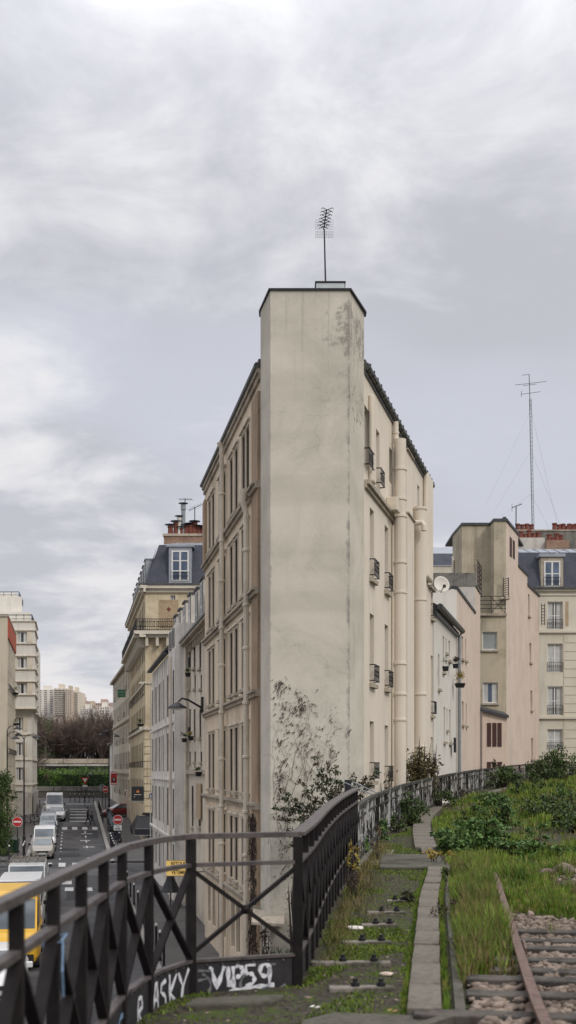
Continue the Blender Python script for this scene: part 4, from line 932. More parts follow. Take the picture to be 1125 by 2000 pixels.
for px in (951.5, 962, 972):
    x = wx(px, 67.25); sub('vent', MB().box(x, x+.24, 67.26, 67.298, wz(1458, 67.3), wz(1412, 67.3)), 'maroon', lt); sub('vent', MB().box(x, x+.24, 67.26, 67.298, wz(1500, 67.3), wz(1488, 67.3)), 'maroon', lt)
mb = MB()
for i in range(7): mb.bar((wx(1059, 82), 82.2, wz(1218-i*6, 82)), (wx(1065, 82), 82.2, wz(1218-i*6, 82)), .05, .05)
for px in (1059, 1065): mb.bar((wx(px, 82), 82.2, wz(1220, 82)), (wx(px, 82), 82.2, wz(1178, 82)), .05, .05)
part('ladder_rail', mb, 'rust_iron', r3)
# right-hand Haussmann-type block facing the camera
r4 = empty('mansard_building', (22, 84, zs(84)), 'cream stone block with blue slate mansard and iron window guards at the right edge', 'building')
F4 = Fc((30, 83.6), (17.0, 83.6)); Z4 = wz(1152, 83.6); ops = []
for yt, yb in ((1175, 1229), (1257, 1313), (1340, 1397), (1424, 1465)):
    a, b = sorted((F4.spx(1069.5), F4.spx(1099))); 
    for d_ in (0, -3.1, -6.2): ops.append((a+d_, b+d_, wz(yb, 83.6), wz(yt, 83.6)))
part('wall', wall(MB(), F4, -5, Z4, ops, .25), 'haus_pale', r4)
for i, o_ in enumerate(ops): window(r4, F4, o_, frame='frame', pane='glass', depth=.2, guard='flat', trans=1, curtain=1 + (i//3) % 2 if i//3 != 2 else 1, fw=.08)
mb = MB()
for y in (1152, 1233, 1401): F4.box(mb, 0, F4.L, wz(y, 83.6)-.12, wz(y, 83.6)+.05, .003, .18)
F4.box(mb, 0, F4.L, wz(1162, 83.6)-.05, wz(1162, 83.6)+.05, .003, .08); part('cornice', mb, 'haus_pale', r4)
mb = MB()
s = F4.spx(1113)
for y in np.arange(1240, 1480, 17): F4.box(mb, s-1.0, s+.45, wz(y, 83.6)-.58, wz(y, 83.6), .003, .04)
part('quoin', mb, 'haus_pale', r4)
mb = MB(); s = F4.spx(1107.5); F4.box(mb, s-.1, s+.1, wz(1222, 83.6), wz(1175, 83.6), .003, .03); part('brick_patch', mb, 'brick_tan', r4)
ZM = wz(1079, 84.6); mansard(r4, ((F4, 0, F4.L, 0, .2),), Z4+.06, ZM, 1.0, 'slate')
mb = MB(); F4.box(mb, 0, F4.L, Z4+.052, Z4+.2, .1, .35); part('gutter', mb, 'lead', r4)
mb = MB().poly([F4.p(0, ZM, -1), F4.p(F4.L-.2, ZM, -1), F4.p(F4.L-.2, ZM+.75, -3.5), F4.p(0, ZM+.75, -3.5)]); part('roof', mb, 'zinc', r4)
mb = MB()
for x in np.arange(17.4, 30, .75): mb.bar((x, 84.65, ZM+.03), (x, 87, ZM+.76), .04, .06)
mb.bar((wx(1105, 83.7), 83.75, Z4+.3), (wx(1117, 83.7)-.9, 84.6, ZM), .22, .05)
part('roof_seam', mb, 'zinc', r4)
a, b = sorted((F4.spx(1062), F4.spx(1094))); mb = MB(); F4.box(mb, a-.22, b+.22, Z4+.2, wz(1088, 83.6), -1.1, .05); d = part('dormer', mb, 'trim', r4)
k = MB(); F4.box(k, a-.35, b+.35, wz(1088, 83.6)+.002, wz(1083, 83.6)+.05, -1.1, .18); sub('cap', k, 'zinc', d)
window(r4, F4, (a, b, wz(1146, 83.6), wz(1096, 83.6)), frame='frame', pane='glass_blue', depth=-.03, out=.06, trans=1, guard='flat', fw=.1, curtain=0)
# chimneys at the back right
cb = empty('chimney_stack', (22, 89, 17), 'long two-tier chimney wall crowded with red pots above the mansard at the right edge', 'chimney')
za_ = wz(1037, 89); part('wall', MB().box(wx(1010, 89), 30, 89, 90, 14, za_), 'parapet', cb); part('wall', MB().box(wx(1008, 88.4), wx(1062, 88.4), 88, 88.98, 14, wz(1051, 88.2)), 'grey_render', cb); part('wall', MB().box(wx(1064, 88), wx(1108, 88), 87.4, 88.4, 14, wz(1058, 88)), 'brick', cb)
for px, h in ((1011, 1.2), (1020, 1.1), (1029, 1.2), (1038, 1.1), (1083, 1.3), (1092, 1.1), (1100, 1.2), (1108, .9), (1112, 1.2), (1119, 1.1), (1124, 1.2)): chimney_pot(cb, wx(px, 89.5), 89.5, za_, h*.55+.0, .19, cap=False)
for px, h in ((1018, .9), (1026, .6), (1034, 1.1), (1043, .7), (1052, .8)): chimney_pot(cb, wx(px, 88.3), 88.4, wz(1051, 88.2), h*.6, .19, cap=False)
for px, h in ((1073, .9), (1080, .5), (1088, 1.0), (1096, .8)): chimney_pot(cb, wx(px, 87.8), 87.9, wz(1058, 88), h*.6, .2, cap=False)
part('wall_cap', MB().box(wx(1009, 89), 30.05, 88.95, 90.05, za_+.001, za_+.1), 'trim', cb)
# roof glimpsed left of the olive tower
r5 = empty('zinc_roofed_house', (12, 92, 10), 'zinc and slate roof glimpsed between the wedge-shaped block and the olive tower', 'building')
x0_, x1_ = wx(835, 92), wx(905, 92); F5r = Fc((x1_, 92), (x0_, 92)); zz = wz(1105, 92)
part('wall', wall(MB(), F5r, -5, zz), 'haus_pale', r5); mb = MB().quad(F5r.p(0, zz, .1), F5r.p(F5r.L, zz, .1), F5r.p(F5r.L, wz(1081, 93), -1), F5r.p(0, wz(1081, 93), -1)); part('mansard_slope', mb, 'slate', r5)
mb = MB().quad(F5r.p(0, wz(1081, 93), -1), F5r.p(F5r.L, wz(1081, 93), -1), F5r.p(F5r.L, wz(1064, 96), -5), F5r.p(0, wz(1064, 96), -5)); part('roof', mb, 'zinc', r5)
# radio mast and aerial
Ym = 90.5; rm = empty('radio_mast', (wx(1041, Ym), Ym, 20), 'very tall thin lattice mast with guy wires behind the mansard roof on the right', 'radio mast')
mb = MB(); zb_, zt_ = wz(1050, Ym), wz(778, Ym); xb_, xt_ = wx(1041, Ym), wx(1035.5, Ym)
L3 = []
for k_ in range(3):
    a = k_*2.094; q = Vector((.10*math.cos(a), .10*math.sin(a), 0)); L3.append(q); mb.tube([Vector((xb_, Ym, zb_))+q, Vector((xt_, Ym, zt_))+q], .022, 4)
for i in range(34):
    f, f2 = i/34, (i+1)/34; P = [Vector((xb_+(xt_-xb_)*t, Ym, zb_+(zt_-zb_)*t)) for t in (f, f2)]
    for k_ in range(3): mb.tube([P[0]+L3[k_], P[1]+L3[(k_+1) % 3]], .009, 3)
part('lattice', mb, 'grey_metal', rm)
mb = MB(); mb.tube([(xt_, Ym, zt_-.8), (wx(1033.5, Ym), Ym, wz(732, Ym))], .03, 5)
for (p1, y1, p2, y2) in ((1006, 752, 1067, 745), (1018, 770, 1056, 765), (1020, 733, 1034, 731)): mb.tube([(wx(p1, Ym), Ym, wz(y1, Ym)), (wx(p2, Ym), Ym, wz(y2, Ym))], .018, 4)
mb.tube([(wx(1018, Ym), Ym, wz(775, Ym)), (wx(1018.5, Ym), Ym, wz(763, Ym))], .018, 4); mb.tube([(wx(1022, Ym), Ym, wz(753, Ym)), (wx(1048, Ym), Ym, wz(750, Ym))], .018, 4)
part('aerial', mb, 'iron', rm)
mb = MB()
for (y1, p2, y2, dy) in ((800, 916, 1030, -8), (880, 940, 1030, -6), (800, 1120, 1040, 4), (880, 1150, 1045, 6), (965, 960, 1030, -4), (965, 1110, 1040, 4)): mb.tube([(wx(1037, Ym), Ym, wz(y1, Ym)), (wx(p2, Ym), Ym+dy, wz(y2, Ym))], .006, 3)
part('guy_wire', mb, 'grey_metal', rm)
r = empty('tv_antenna', (wx(1008, 86), 86, 18), 'stubby tilted aerial on a short mast between the olive tower and the tall lattice mast', 'antenna')
part('mast', MB().tube([(wx(1007.5, 86), 86, 17.5), (wx(1008, 86), 86, wz(990, 86))], .04, 6), 'iron', r)
mb = MB(); mb.bar((wx(1000, 86), 86, wz(992, 86)), (wx(1020, 86), 86.1, wz(984, 86)), .08, .05)
for i in range(7): x = wx(1001+i*2.8, 86); mb.tube([(x, 85.75, wz(991-i*1.1, 86)), (x, 86.25, wz(991-i*1.1, 86))], .02, 4)
mb.tube([(wx(1000, 86), 86, wz(999, 86)), (wx(1000, 86), 86, wz(984, 86))], .02, 4); part('aerial', mb, 'grey_metal', r)
# ================================================================ viaduct deck, path, rail
BND = [(-1.06, -6), (-1.06, 6.55), (-1.03, 7.25), (-.93, 7.9), (-.74, 8.36), (.06, 8.66), (.20, 10.0), (.40, 12.4), (.70, 15.4), (1.14, 19.0), (1.85, 24.0), (3.47, 32.0), (5.9, 41.5), (8.4, 51.5), (11.05, 61.0), (14.6, 71.0), (18.9, 80.0), (28, 90), (44, 98)]
def xb(Y): return float(np.interp(Y, [b[1] for b in BND], [b[0] for b in BND]))
ys = sorted({b[1] for b in BND} | set(np.arange(4, 98, .5)))
dv, df = [], []; NC = 60
for i, y in enumerate(ys):
    x0 = xb(y)-.06
    for j in range(NC):
        t = (j/(NC-1))**1.8; x = x0+(46-x0)*t
        hn = .05*math.sin(x*3.1+y*1.7)*math.sin(y*2.3-x)*min(1, max(0, (x-xt_tr(y)-.4)*1.0)) if False else 0
        dv.append((x, y, zd(y)+hn))
for i in range(len(ys)-1):
    for j in range(NC-1): a = i*NC+j; df.append((a, a+1, a+NC+1, a+NC))
me = npmesh('track_bed', dv, df); tb = link('track_bed', me, 'soil'); tb['kind'] = 'structure'
mb = MB()
for (xa, ya), (xb_, yb_) in zip(BND, BND[1:]):
    bot = lambda y: (-1.3 if y < 8.7 else -6)
    mb.hexa([(xa-.06, ya, bot(yb_)), (xb_-.06, yb_, bot(yb_)), (xb_+.5, yb_, bot(yb_)), (xa+.5, ya, bot(yb_)), (xa-.06, ya, zd(ya)-.006), (xb_-.06, yb_, zd(yb_)-.006), (xb_+.5, yb_, zd(yb_)-.006), (xa+.5, ya, zd(ya)-.006)])
struct('viaduct', mb, 'viaduct')
# ---- new metal railing
rail = empty('bridge_railing', (-.35, 8.5, 0), 'dark painted iron bridge railing with cross braces and graffiti-sprayed kick plates in the foreground', 'railing')
P = [(-1.035, 1.6), (-1.035, 6.55), (-1.005, 7.25), (-.905, 7.85), (-.715, 8.3), (.075, 8.6), (.215, 10.0), (.415, 12.4), (.715, 15.4), (1.15, 19.0)]
P = [Vector(p) for p in P]
def smooth_path(pts, n=6):
    out = []
    for i in range(len(pts)-1):
        p0 = pts[max(i-1, 0)]; p1, p2 = pts[i], pts[i+1]; p3 = pts[min(i+2, len(pts)-1)]
        for k in range(n):
            t = k/n; out.append(.5*((2*p1)+(-p0+p2)*t+(2*p0-5*p1+4*p2-p3)*t*t+(-p0+3*p1-3*p2+p3)*t**3))
    return out+[pts[-1]]
segA = smooth_path(P[:5]); segB = [P[4], P[5]]; segC = smooth_path(P[5:])
def resample(pts, n):
    L = [0]
    for a, b in zip(pts, pts[1:]): L.append(L[-1]+(b-a).length)
    out = []
    for i in range(n+1):
        d = L[-1]*i/n; k = max(j for j in range(len(L)) if L[j] <= d+1e-9); k = min(k, len(pts)-2)
        out.append(pts[k].lerp(pts[k+1], (d-L[k])/max(1e-9, L[k+1]-L[k])))
    return out
def z3(p, z): return Vector((p.x, p.y, z+zr_(p.y)))
def zr_(y): return float(np.interp(y, [8.6, 19], [0, .17]))
def ribbon(mb, pts, zc, w, h):
    """continuous flat bar along a path: w across, h tall"""
    k = len(mb.v); n = len(pts)
    for i, p in enumerate(pts):
        d = (pts[min(i+1, n-1)]-pts[max(i-1, 0)]).normalized(); u = Vector((-d.y, d.x))*w/2
        for (q, zz) in ((p-u, zc-h/2), (p+u, zc-h/2), (p+u, zc+h/2), (p-u, zc+h/2)): mb.v.append((q.x, q.y, zz+zr_(p.y)))
    for i in range(n-1):
        for q in range(4): a = k+i*4+q; b = k+i*4+(q+1) % 4; mb.f.append((a, b, b+4, a+4))
    mb.f.append((k, k+1, k+2, k+3)); e = k+(n-1)*4; mb.f.append((e+3, e+2, e+1, e)); return mb
TOPZ, MIDZ, PT, PB = 1.165, .953, .235, -.085
full = segA+segB[1:]+segC[1:]
bev(part('handrail', ribbon(MB(), segA+[P[5]], TOPZ, .062, .040), 'rail_top', rail), .006)
bev(part('handrail', ribbon(MB(), segC, TOPZ+.003, .115, .034), 'rail_top', rail), .006)
bev(part('mid_rail', ribbon(MB(), segA+[P[5]], MIDZ, .05, .030), 'rail_top', rail), .005)
bev(part('mid_rail', ribbon(MB(), segC, MIDZ, .06, .035), 'rail_top', rail), .005)
nodes = resample(segA, 10); modA = [(a, b) for a, b in zip(nodes, nodes[1:])]
nC = resample(segC, 17); modC = [(a, b) for a, b in zip(nC, nC[1:])]
def post(p, d, w=.055, dp=.05, z1=TOPZ-.021):
    mb = MB(); mb.bar(z3(p, PB-.05), z3(p, z1), w, dp, up=(d.x, d.y, 0)); bev(part('post', mb, 'rail_paint', rail), .004)
for i, p in enumerate(nodes): d = (nodes[min(i+1, len(nodes)-1)]-nodes[max(i-1, 0)]).normalized(); post(p, d) if i < len(nodes)-1 else None
post(P[4], (P[5]-P[4]).normalized(), .06, .068); post(P[5], Vector((1, 0)), .07, .075)
for i, p in enumerate(nC[1:]): d = (nC[min(i+2, len(nC)-1)]-nC[i]).normalized(); post(p, d, .06, .03)
def brace(a, b, za, zb, w, h, boss=True):
    mb = MB(); A0, A1, B0, B1 = z3(a, za), z3(a, zb), z3(b, za), z3(b, zb)
    d = (b-a).normalized(); nrm = Vector((-d.y, d.x, 0))
    mb.bar(A0, B1, h, w, up=nrm); mb.bar(A1+nrm*.002, B0+nrm*.002, h, w*.96, up=nrm)
    if boss:
        c = (A0+B1)/2; mb.lathe([(.012, -.035), (.034, -.022), (.034, .022), (.012, .035)], c, 10, 'y')
    return part('brace', mb, 'rail_paint', rail)
for a, b in modA: brace(a, b, PT+.02, MIDZ-.02, .055, .02, False)
brace(P[4], P[5], PT+.06, MIDZ-.03, .03, .03)
for a, b in modC:
    brace(a, b, PT+.05, MIDZ-.02, .062, .022, False)
def plate(pts, name='kick_plate'):
    mb = MB(); ribbon(mb, pts, (PT+PB)/2, .012, PT-PB); pl = part(name, mb, 'plate', rail)
    k = MB(); ribbon(k, pts, PT+.012, .05, .022); ribbon(k, pts, PB-.012, .06, .022); [k.lathe([(.012, -.012), (.010, -.018), (.002, -.021)], (q_.x, q_.y, zz+zr_(q_.y)), 6, 'y') for q_ in resample(pts, int(sum((b-a).length for a, b in zip(pts, pts[1:]))/.11)) for zz in (PT-.022, PB+.022)]; sub('plate_flange', k, 'rail_top', pl); return pl
plA = plate(segA); plB = plate([P[4], P[5]])
plC = plate(segC)
k = MB()
for i in range(len(nC)-1): pass
# graffiti strokes: (s along the path from its end, z) polylines laid 3 mm proud of the plate, facing the track
def strokes(pl, pathpts, S, width, mat, off=.0085, name='graffiti'):
    L = [0]
    for a, b in zip(pathpts, pathpts[1:]): L.append(L[-1]+(b-a).length)
    def at(s):
        s = min(max(s, .001), L[-1]-.001); k = max(j for j in range(len(L)-1) if L[j] <= s); t = (s-L[k])/(L[k+1]-L[k]); p = pathpts[k].lerp(pathpts[k+1], t); d = (pathpts[k+1]-pathpts[k]).normalized()
        return p+Vector((d.y, -d.x))*off
    mb = MB()
    for pts in S:
        q = []
        for (a, b) in zip(pts, pts[1:]):
            n = max(2, int(math.hypot(b[0]-a[0], b[1]-a[1])/.02))
            q += [(a[0]+(b[0]-a[0])*i/n, a[1]+(b[1]-a[1])*i/n) for i in range(n)]
        q.append(pts[-1]); k0 = len(mb.v)
        for i, (s, z) in enumerate(q):
            a, b = q[max(i-1, 0)], q[min(i+1, len(q)-1)]; dx, dz = b[0]-a[0], b[1]-a[1]; l = math.hypot(dx, dz) or 1; w = width*.5*(.8+.3*math.sin(i*.9+s*20))
            for sg in (-1, 1): p = at(s-dz/l*w*sg); mb.v.append((p.x, p.y, z+dx/l*w*sg))
        for i in range(len(q)-1): a = k0+i*2; mb.f.append((a, a+1, a+3, a+2))
    o = link(name, mb, mat, pl, fix=False); m = o.modifiers.new('thick', 'SOLIDIFY'); m.thickness = .002; m.offset = 0; return o
pB = [P[4], P[5]]
def arc(cx, cy, rx, ry, a0, a1, n=12): return [(cx+rx*math.cos(R(a0+(a1-a0)*i/n)), cy+ry*math.sin(R(a0+(a1-a0)*i/n))) for i in range(n+1)]
# the frontal plate: pixel 385-575 maps onto s .05-.80 ; z from .23 down to -.08
V = [[(.155, .185), (.195, .03), (.255, .195)], [(.285, .19), (.285, .04)], [(.325, .03), (.325, .19)], arc(.345, .15, .055, .042, 90, -90), [(.50, .19), (.425, .19), (.42, .125)], arc(.445, .085, .045, .045, 110, -120), arc(.575, .145, .040, .045, 0, 360), [(.612, .17), (.612, .04), (.598, .02)], [(.165, -.03), (.33, .01), (.50, .025), (.65, .03)], [(.155, .185), (.135, .19)], [(.285, .04), (.325, .09)]]
strokes(plB, pB, V, .034, 'spray', .0098)
W = [arc(.02, .06, .13, .10, 60, -100), [(.05, .175), (.14, .165)], [(.05, .10), (.12, .11), (.15, .09)], arc(.27, .05, .06, .13, 200, 380), arc(.52, .05, .14, .10, 130, 300), [(.52, .19), (.66, .185)], [(.55, -.045), (.66, -.03), (.74, .03)], arc(.10, -.02, .1, .05, 180, 360)]
strokes(plB, pB, W, .021, 'spray_grey', .0085)
strokes(plB, pB, [[(.56, .02), (.585, -.04), (.60, .01)]], .03, 'spray_blue', .0105)
LA_ = sum((b-a).length for a, b in zip(segA, segA[1:])); E = LA_
def sh(S, s0, k=1.0): return [[(s0+x*k, z) for x, z in pl] for pl in S]
let = {'A': [[(0, -.03), (.05, .17), (.075, .18), (.10, -.02)], [(.02, .06), (.10, .07)]], 'S': [[(.10, .17), (.03, .15), (.02, .10), (.09, .06), (.10, .0), (.02, -.03)]], 'K': [[(.02, .20), (.03, -.05)], [(.12, .19), (.03, .07), (.13, -.04)]], 'Y': [[(.0, .19), (.06, .08)], [(.14, .20), (.06, .08), (.03, -.05)]], 'R': [[(.0, -.05), (.02, .15), (.10, .15), (.11, .08), (.03, .06), (.11, -.05)]]}
GS = []
for ch, s in zip('RASKY', (E-.98, E-.615, E-.485, E-.345, E-.195)): GS += sh(let[ch], s, 1.05)
strokes(plA, segA, GS, .030, 'spray', .0095)
for S_ in (arc(E-1.42, .05, .14, .09, 20, 200), [(E-1.5, -.03), (E-1.2, -.02)], [(E-1.9, .1), (E-1.7, -.05), (E-1.6, .12)]): strokes(plA, segA, [S_], .03, 'spray_blue', .0095)
# blue string tied round a post
q = nodes[min(range(len(nodes)), key=lambda i: abs(nodes[i].y-5.0))]
st = tag(link('plastic_string', MB().tube([z3(q, .90)+Vector((.04, -.03, 0)), z3(q, .92)+Vector((.05, .05, 0)), z3(q, .9)+Vector((-.04, .05, 0)), z3(q, .88)+Vector((-.04, -.04, 0)), z3(q, .89)+Vector((.05, -.04, .01)), z3(q, .78)+Vector((.06, -.10, 0)), z3(q, .66)+Vector((.055, -.05, 0))], .006, 5), 'spray_blue'), 'blue plastic string knotted round a post of the foreground railing', 'string')
# ---- old flaking fence
FP = [Vector(p) for p in ((1.16, 19.3), (1.85, 24.0), (3.47, 32.0), (5.9, 41.5), (8.4, 51.5), (11.05, 61.0), (14.6, 71.0), (18.9, 80.0), (27.5, 89.5))]
fp = smooth_path(FP, 10); fence = empty('old_fence', (1.16, 19.3, 0), 'old lattice fence with flaking white paint curving along the railway path', 'fence')
def zf(p, h): return Vector((p.x, p.y, zd(p.y)+h))
def rib2(pts, h, w, t):
    mb = MB()
    for a, b in zip(pts, pts[1:]): mb.bar(zf(a, h), zf(b, h), w, t)
    return mb
part('top_rail', rib2(fp, 1.0, .10, .07), 'oldfence_rail', fence); part('bottom_rail', rib2(fp, .12, .08, .07), 'oldfence_rail', fence); part('mid_rail', rib2(fp, .78, .05, .04), 'oldfence_rail', fence)
Lf = sum((b-a).length for a, b in zip(fp, fp[1:])); nb = int(Lf/.24); pts = resample(fp, nb); mb = MB()
for i in range(nb):
    a, b = pts[i], pts[min(i+1, nb)]; c = pts[max(i-1, 0)]
    mb.bar(zf(a, .0), zf(a, .97), .03, .022)
    c2 = pts[min(i+2, nb)]
    if i % 2 == 0: mb.bar(zf(a, .14), zf(c2, .76), .02, .04); mb.bar(zf(c2, .14), zf(a, .76), .016, .04)
lt = part('lattice', mb, 'oldfence', fence)
for p in resample(fp, 30): part('post', MB().bar(zf(p, -.05), zf(p, 1.03), .11, .11), 'oldfence', fence)
gp = empty('gate_post', (1.55, 26.2, .05), 'dark square post with two sloping stay bars at the end of the new railing', 'post')
part('post', MB().box(wx(673, 26.3), wx(686, 26.3), 26.2, 26.36, -1, wz(1523, 26.3)), 'iron', gp)
part('stay_bar', MB().tube([(wx(668, 26.3), 26.3, wz(1526, 26.3)), (wx(738, 24.5), 24.5, wz(1556, 24.5))], .014, 5), 'grey_metal', gp); part('stay_bar', MB().tube([(wx(683, 26.4), 26.4, wz(1524, 26.4)), (wx(746, 25), 25, wz(1553, 25))], .014, 5), 'grey_metal', gp)
# ---- cable trough, edging, path
TR = [Vector(p) for p in ((.90, 7.45), (1.36, 11.0), (1.82, 14.5), (2.40, 18.4), (2.8, 23), (3.45, 29), (4.35, 34.5), (5.6, 40), (8.0, 47), (10.6, 55.5), (12.2, 60))]
tr = smooth_path(TR, 8)
def xtr(Y): return float(np.interp(Y, [p.y for p in TR], [p.x for p in TR]))
Lt = sum((b-a).length for a, b in zip(tr, tr[1:])); cells = resample(tr, int(Lt/.92)); base = None
smesh = bpy.data.meshes.new('concrete_slab'); t_ = MB().box(-.115, .115, -.45, .45, -.06, .05).mesh('concrete_slab'); fixn(t_); t_.materials.append(M['concrete'])
for i, (a, b) in enumerate(zip(cells, cells[1:])):
    m = (a+b)/2; d = b-a
    if 18.2 < m.y < 21.4: continue
    o = bpy.data.objects.new('concrete_slab', t_); col.objects.link(o); o.location = (m.x, m.y, zd(m.y)+.012+.012*rnd.random()); o.rotation_euler = (math.atan2(zd(b.y)-zd(a.y), d.length)+rnd.uniform(-.01, .01), 0, math.atan2(-d.x, d.y)+rnd.uniform(-.012, .012)); o.scale.y = d.length/.92
    if m.y > 22: o.scale.x = 1.9
    bev(o, .008); tag(o, 'grey concrete cover slab in the narrow walkway strip beside the moss', 'slab', 'concrete cover slabs of the walkway')
cp = tag(link('cover_plate', MB().prism([(1.5, 18.5), (2.62, 18.5), (2.85, 21.3), (1.75, 21.3)], .01, .07), 'concrete_dark'), 'wide dark mossy slab crossing the walkway where the concrete strip is interrupted', 'slab'); bev(cp, .02)
cp = tag(link('cover_plate', MB().prism([(.10, 6.3), (1.02, 6.3), (1.02, 7.42), (.30, 7.55), (.08, 7.3)], -.02, .035), 'concrete_dark'), 'dark cracked slab with pale fallen leaves at the near end of the walkway', 'slab'); bev(cp, .02)
mb = MB()
for a, b in zip(cells[:13], cells[1:14]):
    n_ = Vector(((b-a).y, -(b-a).x)).normalized()*.24; mb.bar(Vector((a.x+n_.x, a.y+n_.y, .0)), Vector((b.x+n_.x, b.y+n_.y, .0)), .07, .13)
mb.bar((1.16, 7.45, 0), (.72, 6.9, 0), .08, .13)
ed_ = tag(link('concrete_edging', mb, 'concrete_dark'), 'low dark concrete edging between the walkway strip and the grassy track bed', 'kerb')
led = tag(link('stone_ledge', MB().prism([(-.72, 7.72), (-.1, 7.85), (-.02, 8.08), (-.66, 7.95)], -.02, .05), 'concrete_dark'), 'mossy stone ledge at the foot of the graffitied plate', 'ledge'); bev(led, .02)
for i, (py, pl, pr) in enumerate(((1937, 642, 771), (1887, 607, 763), (1846, 668, 765), (1812, 705, 776), (1787, 716, 790), (1764, 755, 795))):
    Y = EYE*FPX/(py-HY); x0, x1 = wx(pl, Y), wx(pr, Y)
    w_ = empty('timber_beam', ((x0+x1)/2, Y, 0), ['nearest grey timber beam set in the moss with two dark bolts', 'longest grey timber beam, second from the near end of the mossy path', 'third grey timber beam from the near end of the mossy path', 'fourth grey timber beam from the near end, beside the white scrap', 'fifth grey timber beam with a pale broken end', 'farthest short timber beam half sunk in the moss'][i], 'timber', 'timber beams set across the mossy path', rz=.03*rnd.uniform(-1, 1))
    L_ = (x1-x0)/2; bev(link('beam', MB().box(-L_, L_, -.055, .055, -.05, .042), 'wood_grey', w_), .012)
    for q in (-.2, .58): link('bolt', MB().lathe([(.035, .0425), (.035, .07), (.02, .072), (.02, .10)], (q*L_, 0, 0), 7), 'iron', w_)
RT = [Vector(p) for p in ((1.38, 5.2), (1.60, 7.2), (2.18, 11.0), (2.72, 14.5), (3.2, 17.6))]; rt = smooth_path(RT, 6)
def xrl(Y): return float(np.interp(Y, [p.y for p in RT], [p.x for p in RT]))+max(0, Y-17.6)*.16
prof = [(-.065, 0), (.065, 0), (.065, .012), (.012, .03), (.012, .10), (.036, .108), (.036, .142), (-.036, .142), (-.036, .108), (-.012, .10), (-.012, .03), (-.065, .012)]
mb = MB(); n_ = len(prof)
for i, p in enumerate(rt):
    d = (rt[min(i+1, len(rt)-1)]-rt[max(i-1, 0)]).normalized(); u = Vector((d.y, -d.x)); dz = -.0 if p.y < 16 else -.05*(p.y-16)
    for (x, z) in prof: mb.v.append((p.x+u.x*x, p.y+u.y*x, .015+z+dz))
for i in range(len(rt)-1):
    for q in range(n_): a = i*n_+q; b = i*n_+(q+1) % n_; mb.f.append((a, b, b+n_, a+n_))
mb.f.append(tuple(range(n_)))
rr = empty('railway_rail', (1.60, 7.2, .0), 'rusty brown rail running from the ballast into the grass', 'rail'); part('rail', mb, 'rail', rr)
k = MB(); p = Vector((2.03, 9.95)); k.bar((p.x-.05-.03, p.y-.25, .09), (p.x-.05+.06, p.y+.30, .09), .022, .06); k.bar((p.x+.05-.03, p.y-.25, .09), (p.x+.05+.06, p.y+.30, .09), .022, .06); part('fishplate', k, 'rail', rr)
sl0 = None
for i, Y in enumerate((7.35, 7.95, 8.5, 9.0, 9.5, 10.05, 10.6, 11.15)):
    o = link('railway_sleeper', MB().box(-.45, 2.1, -.10, .10, -.10, .062+.01*(i % 3)), 'wood'); o.location = (xrl(Y)-.0+(.0 if i else -.35), Y, -.005+.01*rnd.random()); o.rotation_euler = (0, 0, -.15+rnd.uniform(-.03, .03)); bev(o, .012)
    tag(o, 'dark weathered wooden sleeper half buried in ballast on the right of the rail', 'sleeper', 'wooden sleepers under the rail')
# ---- ballast stones (nobody could count them)
t0 = (1+5**.5)/2; ICO = np.array([(-1,t0,0),(1,t0,0),(-1,-t0,0),(1,-t0,0),(0,-1,t0),(0,1,t0),(0,-1,-t0),(0,1,-t0),(t0,0,-1),(t0,0,1),(-t0,0,-1),(-t0,0,1)], float)/1.9
ICF = np.array([(0,11,5),(0,5,1),(0,1,7),(0,7,10),(0,10,11),(1,5,9),(5,11,4),(11,10,2),(10,7,6),(7,1,8),(3,9,4),(3,4,2),(3,2,6),(3,6,8),(3,8,9),(4,9,5),(2,4,11),(6,2,10),(8,6,7),(9,8,1)])
def stones(name, pts, smin, smax, mat):
    n = len(pts); s = smin+(smax-smin)*RG.random(n)**2
    V = ICO[None]*(1+.38*RG.normal(size=(n, 12, 1)).clip(-1, 1))*s[:, None, None]*(np.array([1, 1, .62])[None, None]*(.7+.6*RG.random((n, 1, 3))))
    a = RG.random(n)*6.28; ca, sa = np.cos(a)[:, None], np.sin(a)[:, None]
    V = np.stack([V[..., 0]*ca-V[..., 1]*sa, V[..., 0]*sa+V[..., 1]*ca, V[..., 2]], -1)+np.array(pts)[:, None]
    F = (ICF[None]+12*np.arange(n)[:, None, None]).reshape(-1, 3); return link(name, npmesh(name, V.reshape(-1, 3), F), mat)
sp_ = []
while len(sp_) < 8000:
    Y = 6.4+RG.random()*6.6; x = 1.1+RG.random()*3.2
    right = x > xrl(Y)+.07
    if abs(x-xrl(Y)) < .075: continue
    if right and Y > 11.6+.8*math.sin(x*3)+RG.normal()*.25: continue
    if not right and (Y > 8.5+RG.normal()*.15 or x < xtr(Y)+.32): continue
    if any(abs(Y-(q-.15*(x-xrl(q)))) < .10 for q in (7.35, 7.95, 8.5, 9.0, 9.5, 10.05, 10.6, 11.15)) and RG.random() < .86: continue
    sp_.append((x, Y, .012+.03*RG.random()))
for (cx_, cy_, r_) in ((4.4, 16.5, .55), (4.9, 22.5, .8), (4.4, 36, 1.0), (5.0, 15.2, .4)):
    for _ in range(170): sp_.append((cx_+RG.normal()*r_*.5, cy_+RG.normal()*r_*1.1, .03))
o = stones('ballast', sp_, .018, .056, 'stone'); o['kind'] = 'stuff'
o = stones('gravel', [(xb(y)+.15+RG.random()*(xtr(y)-xb(y)-.2), y, .004) for y in 6.5+RG.random(900)**1.4*22], .006, .026, 'stone'); o['kind'] = 'stuff'
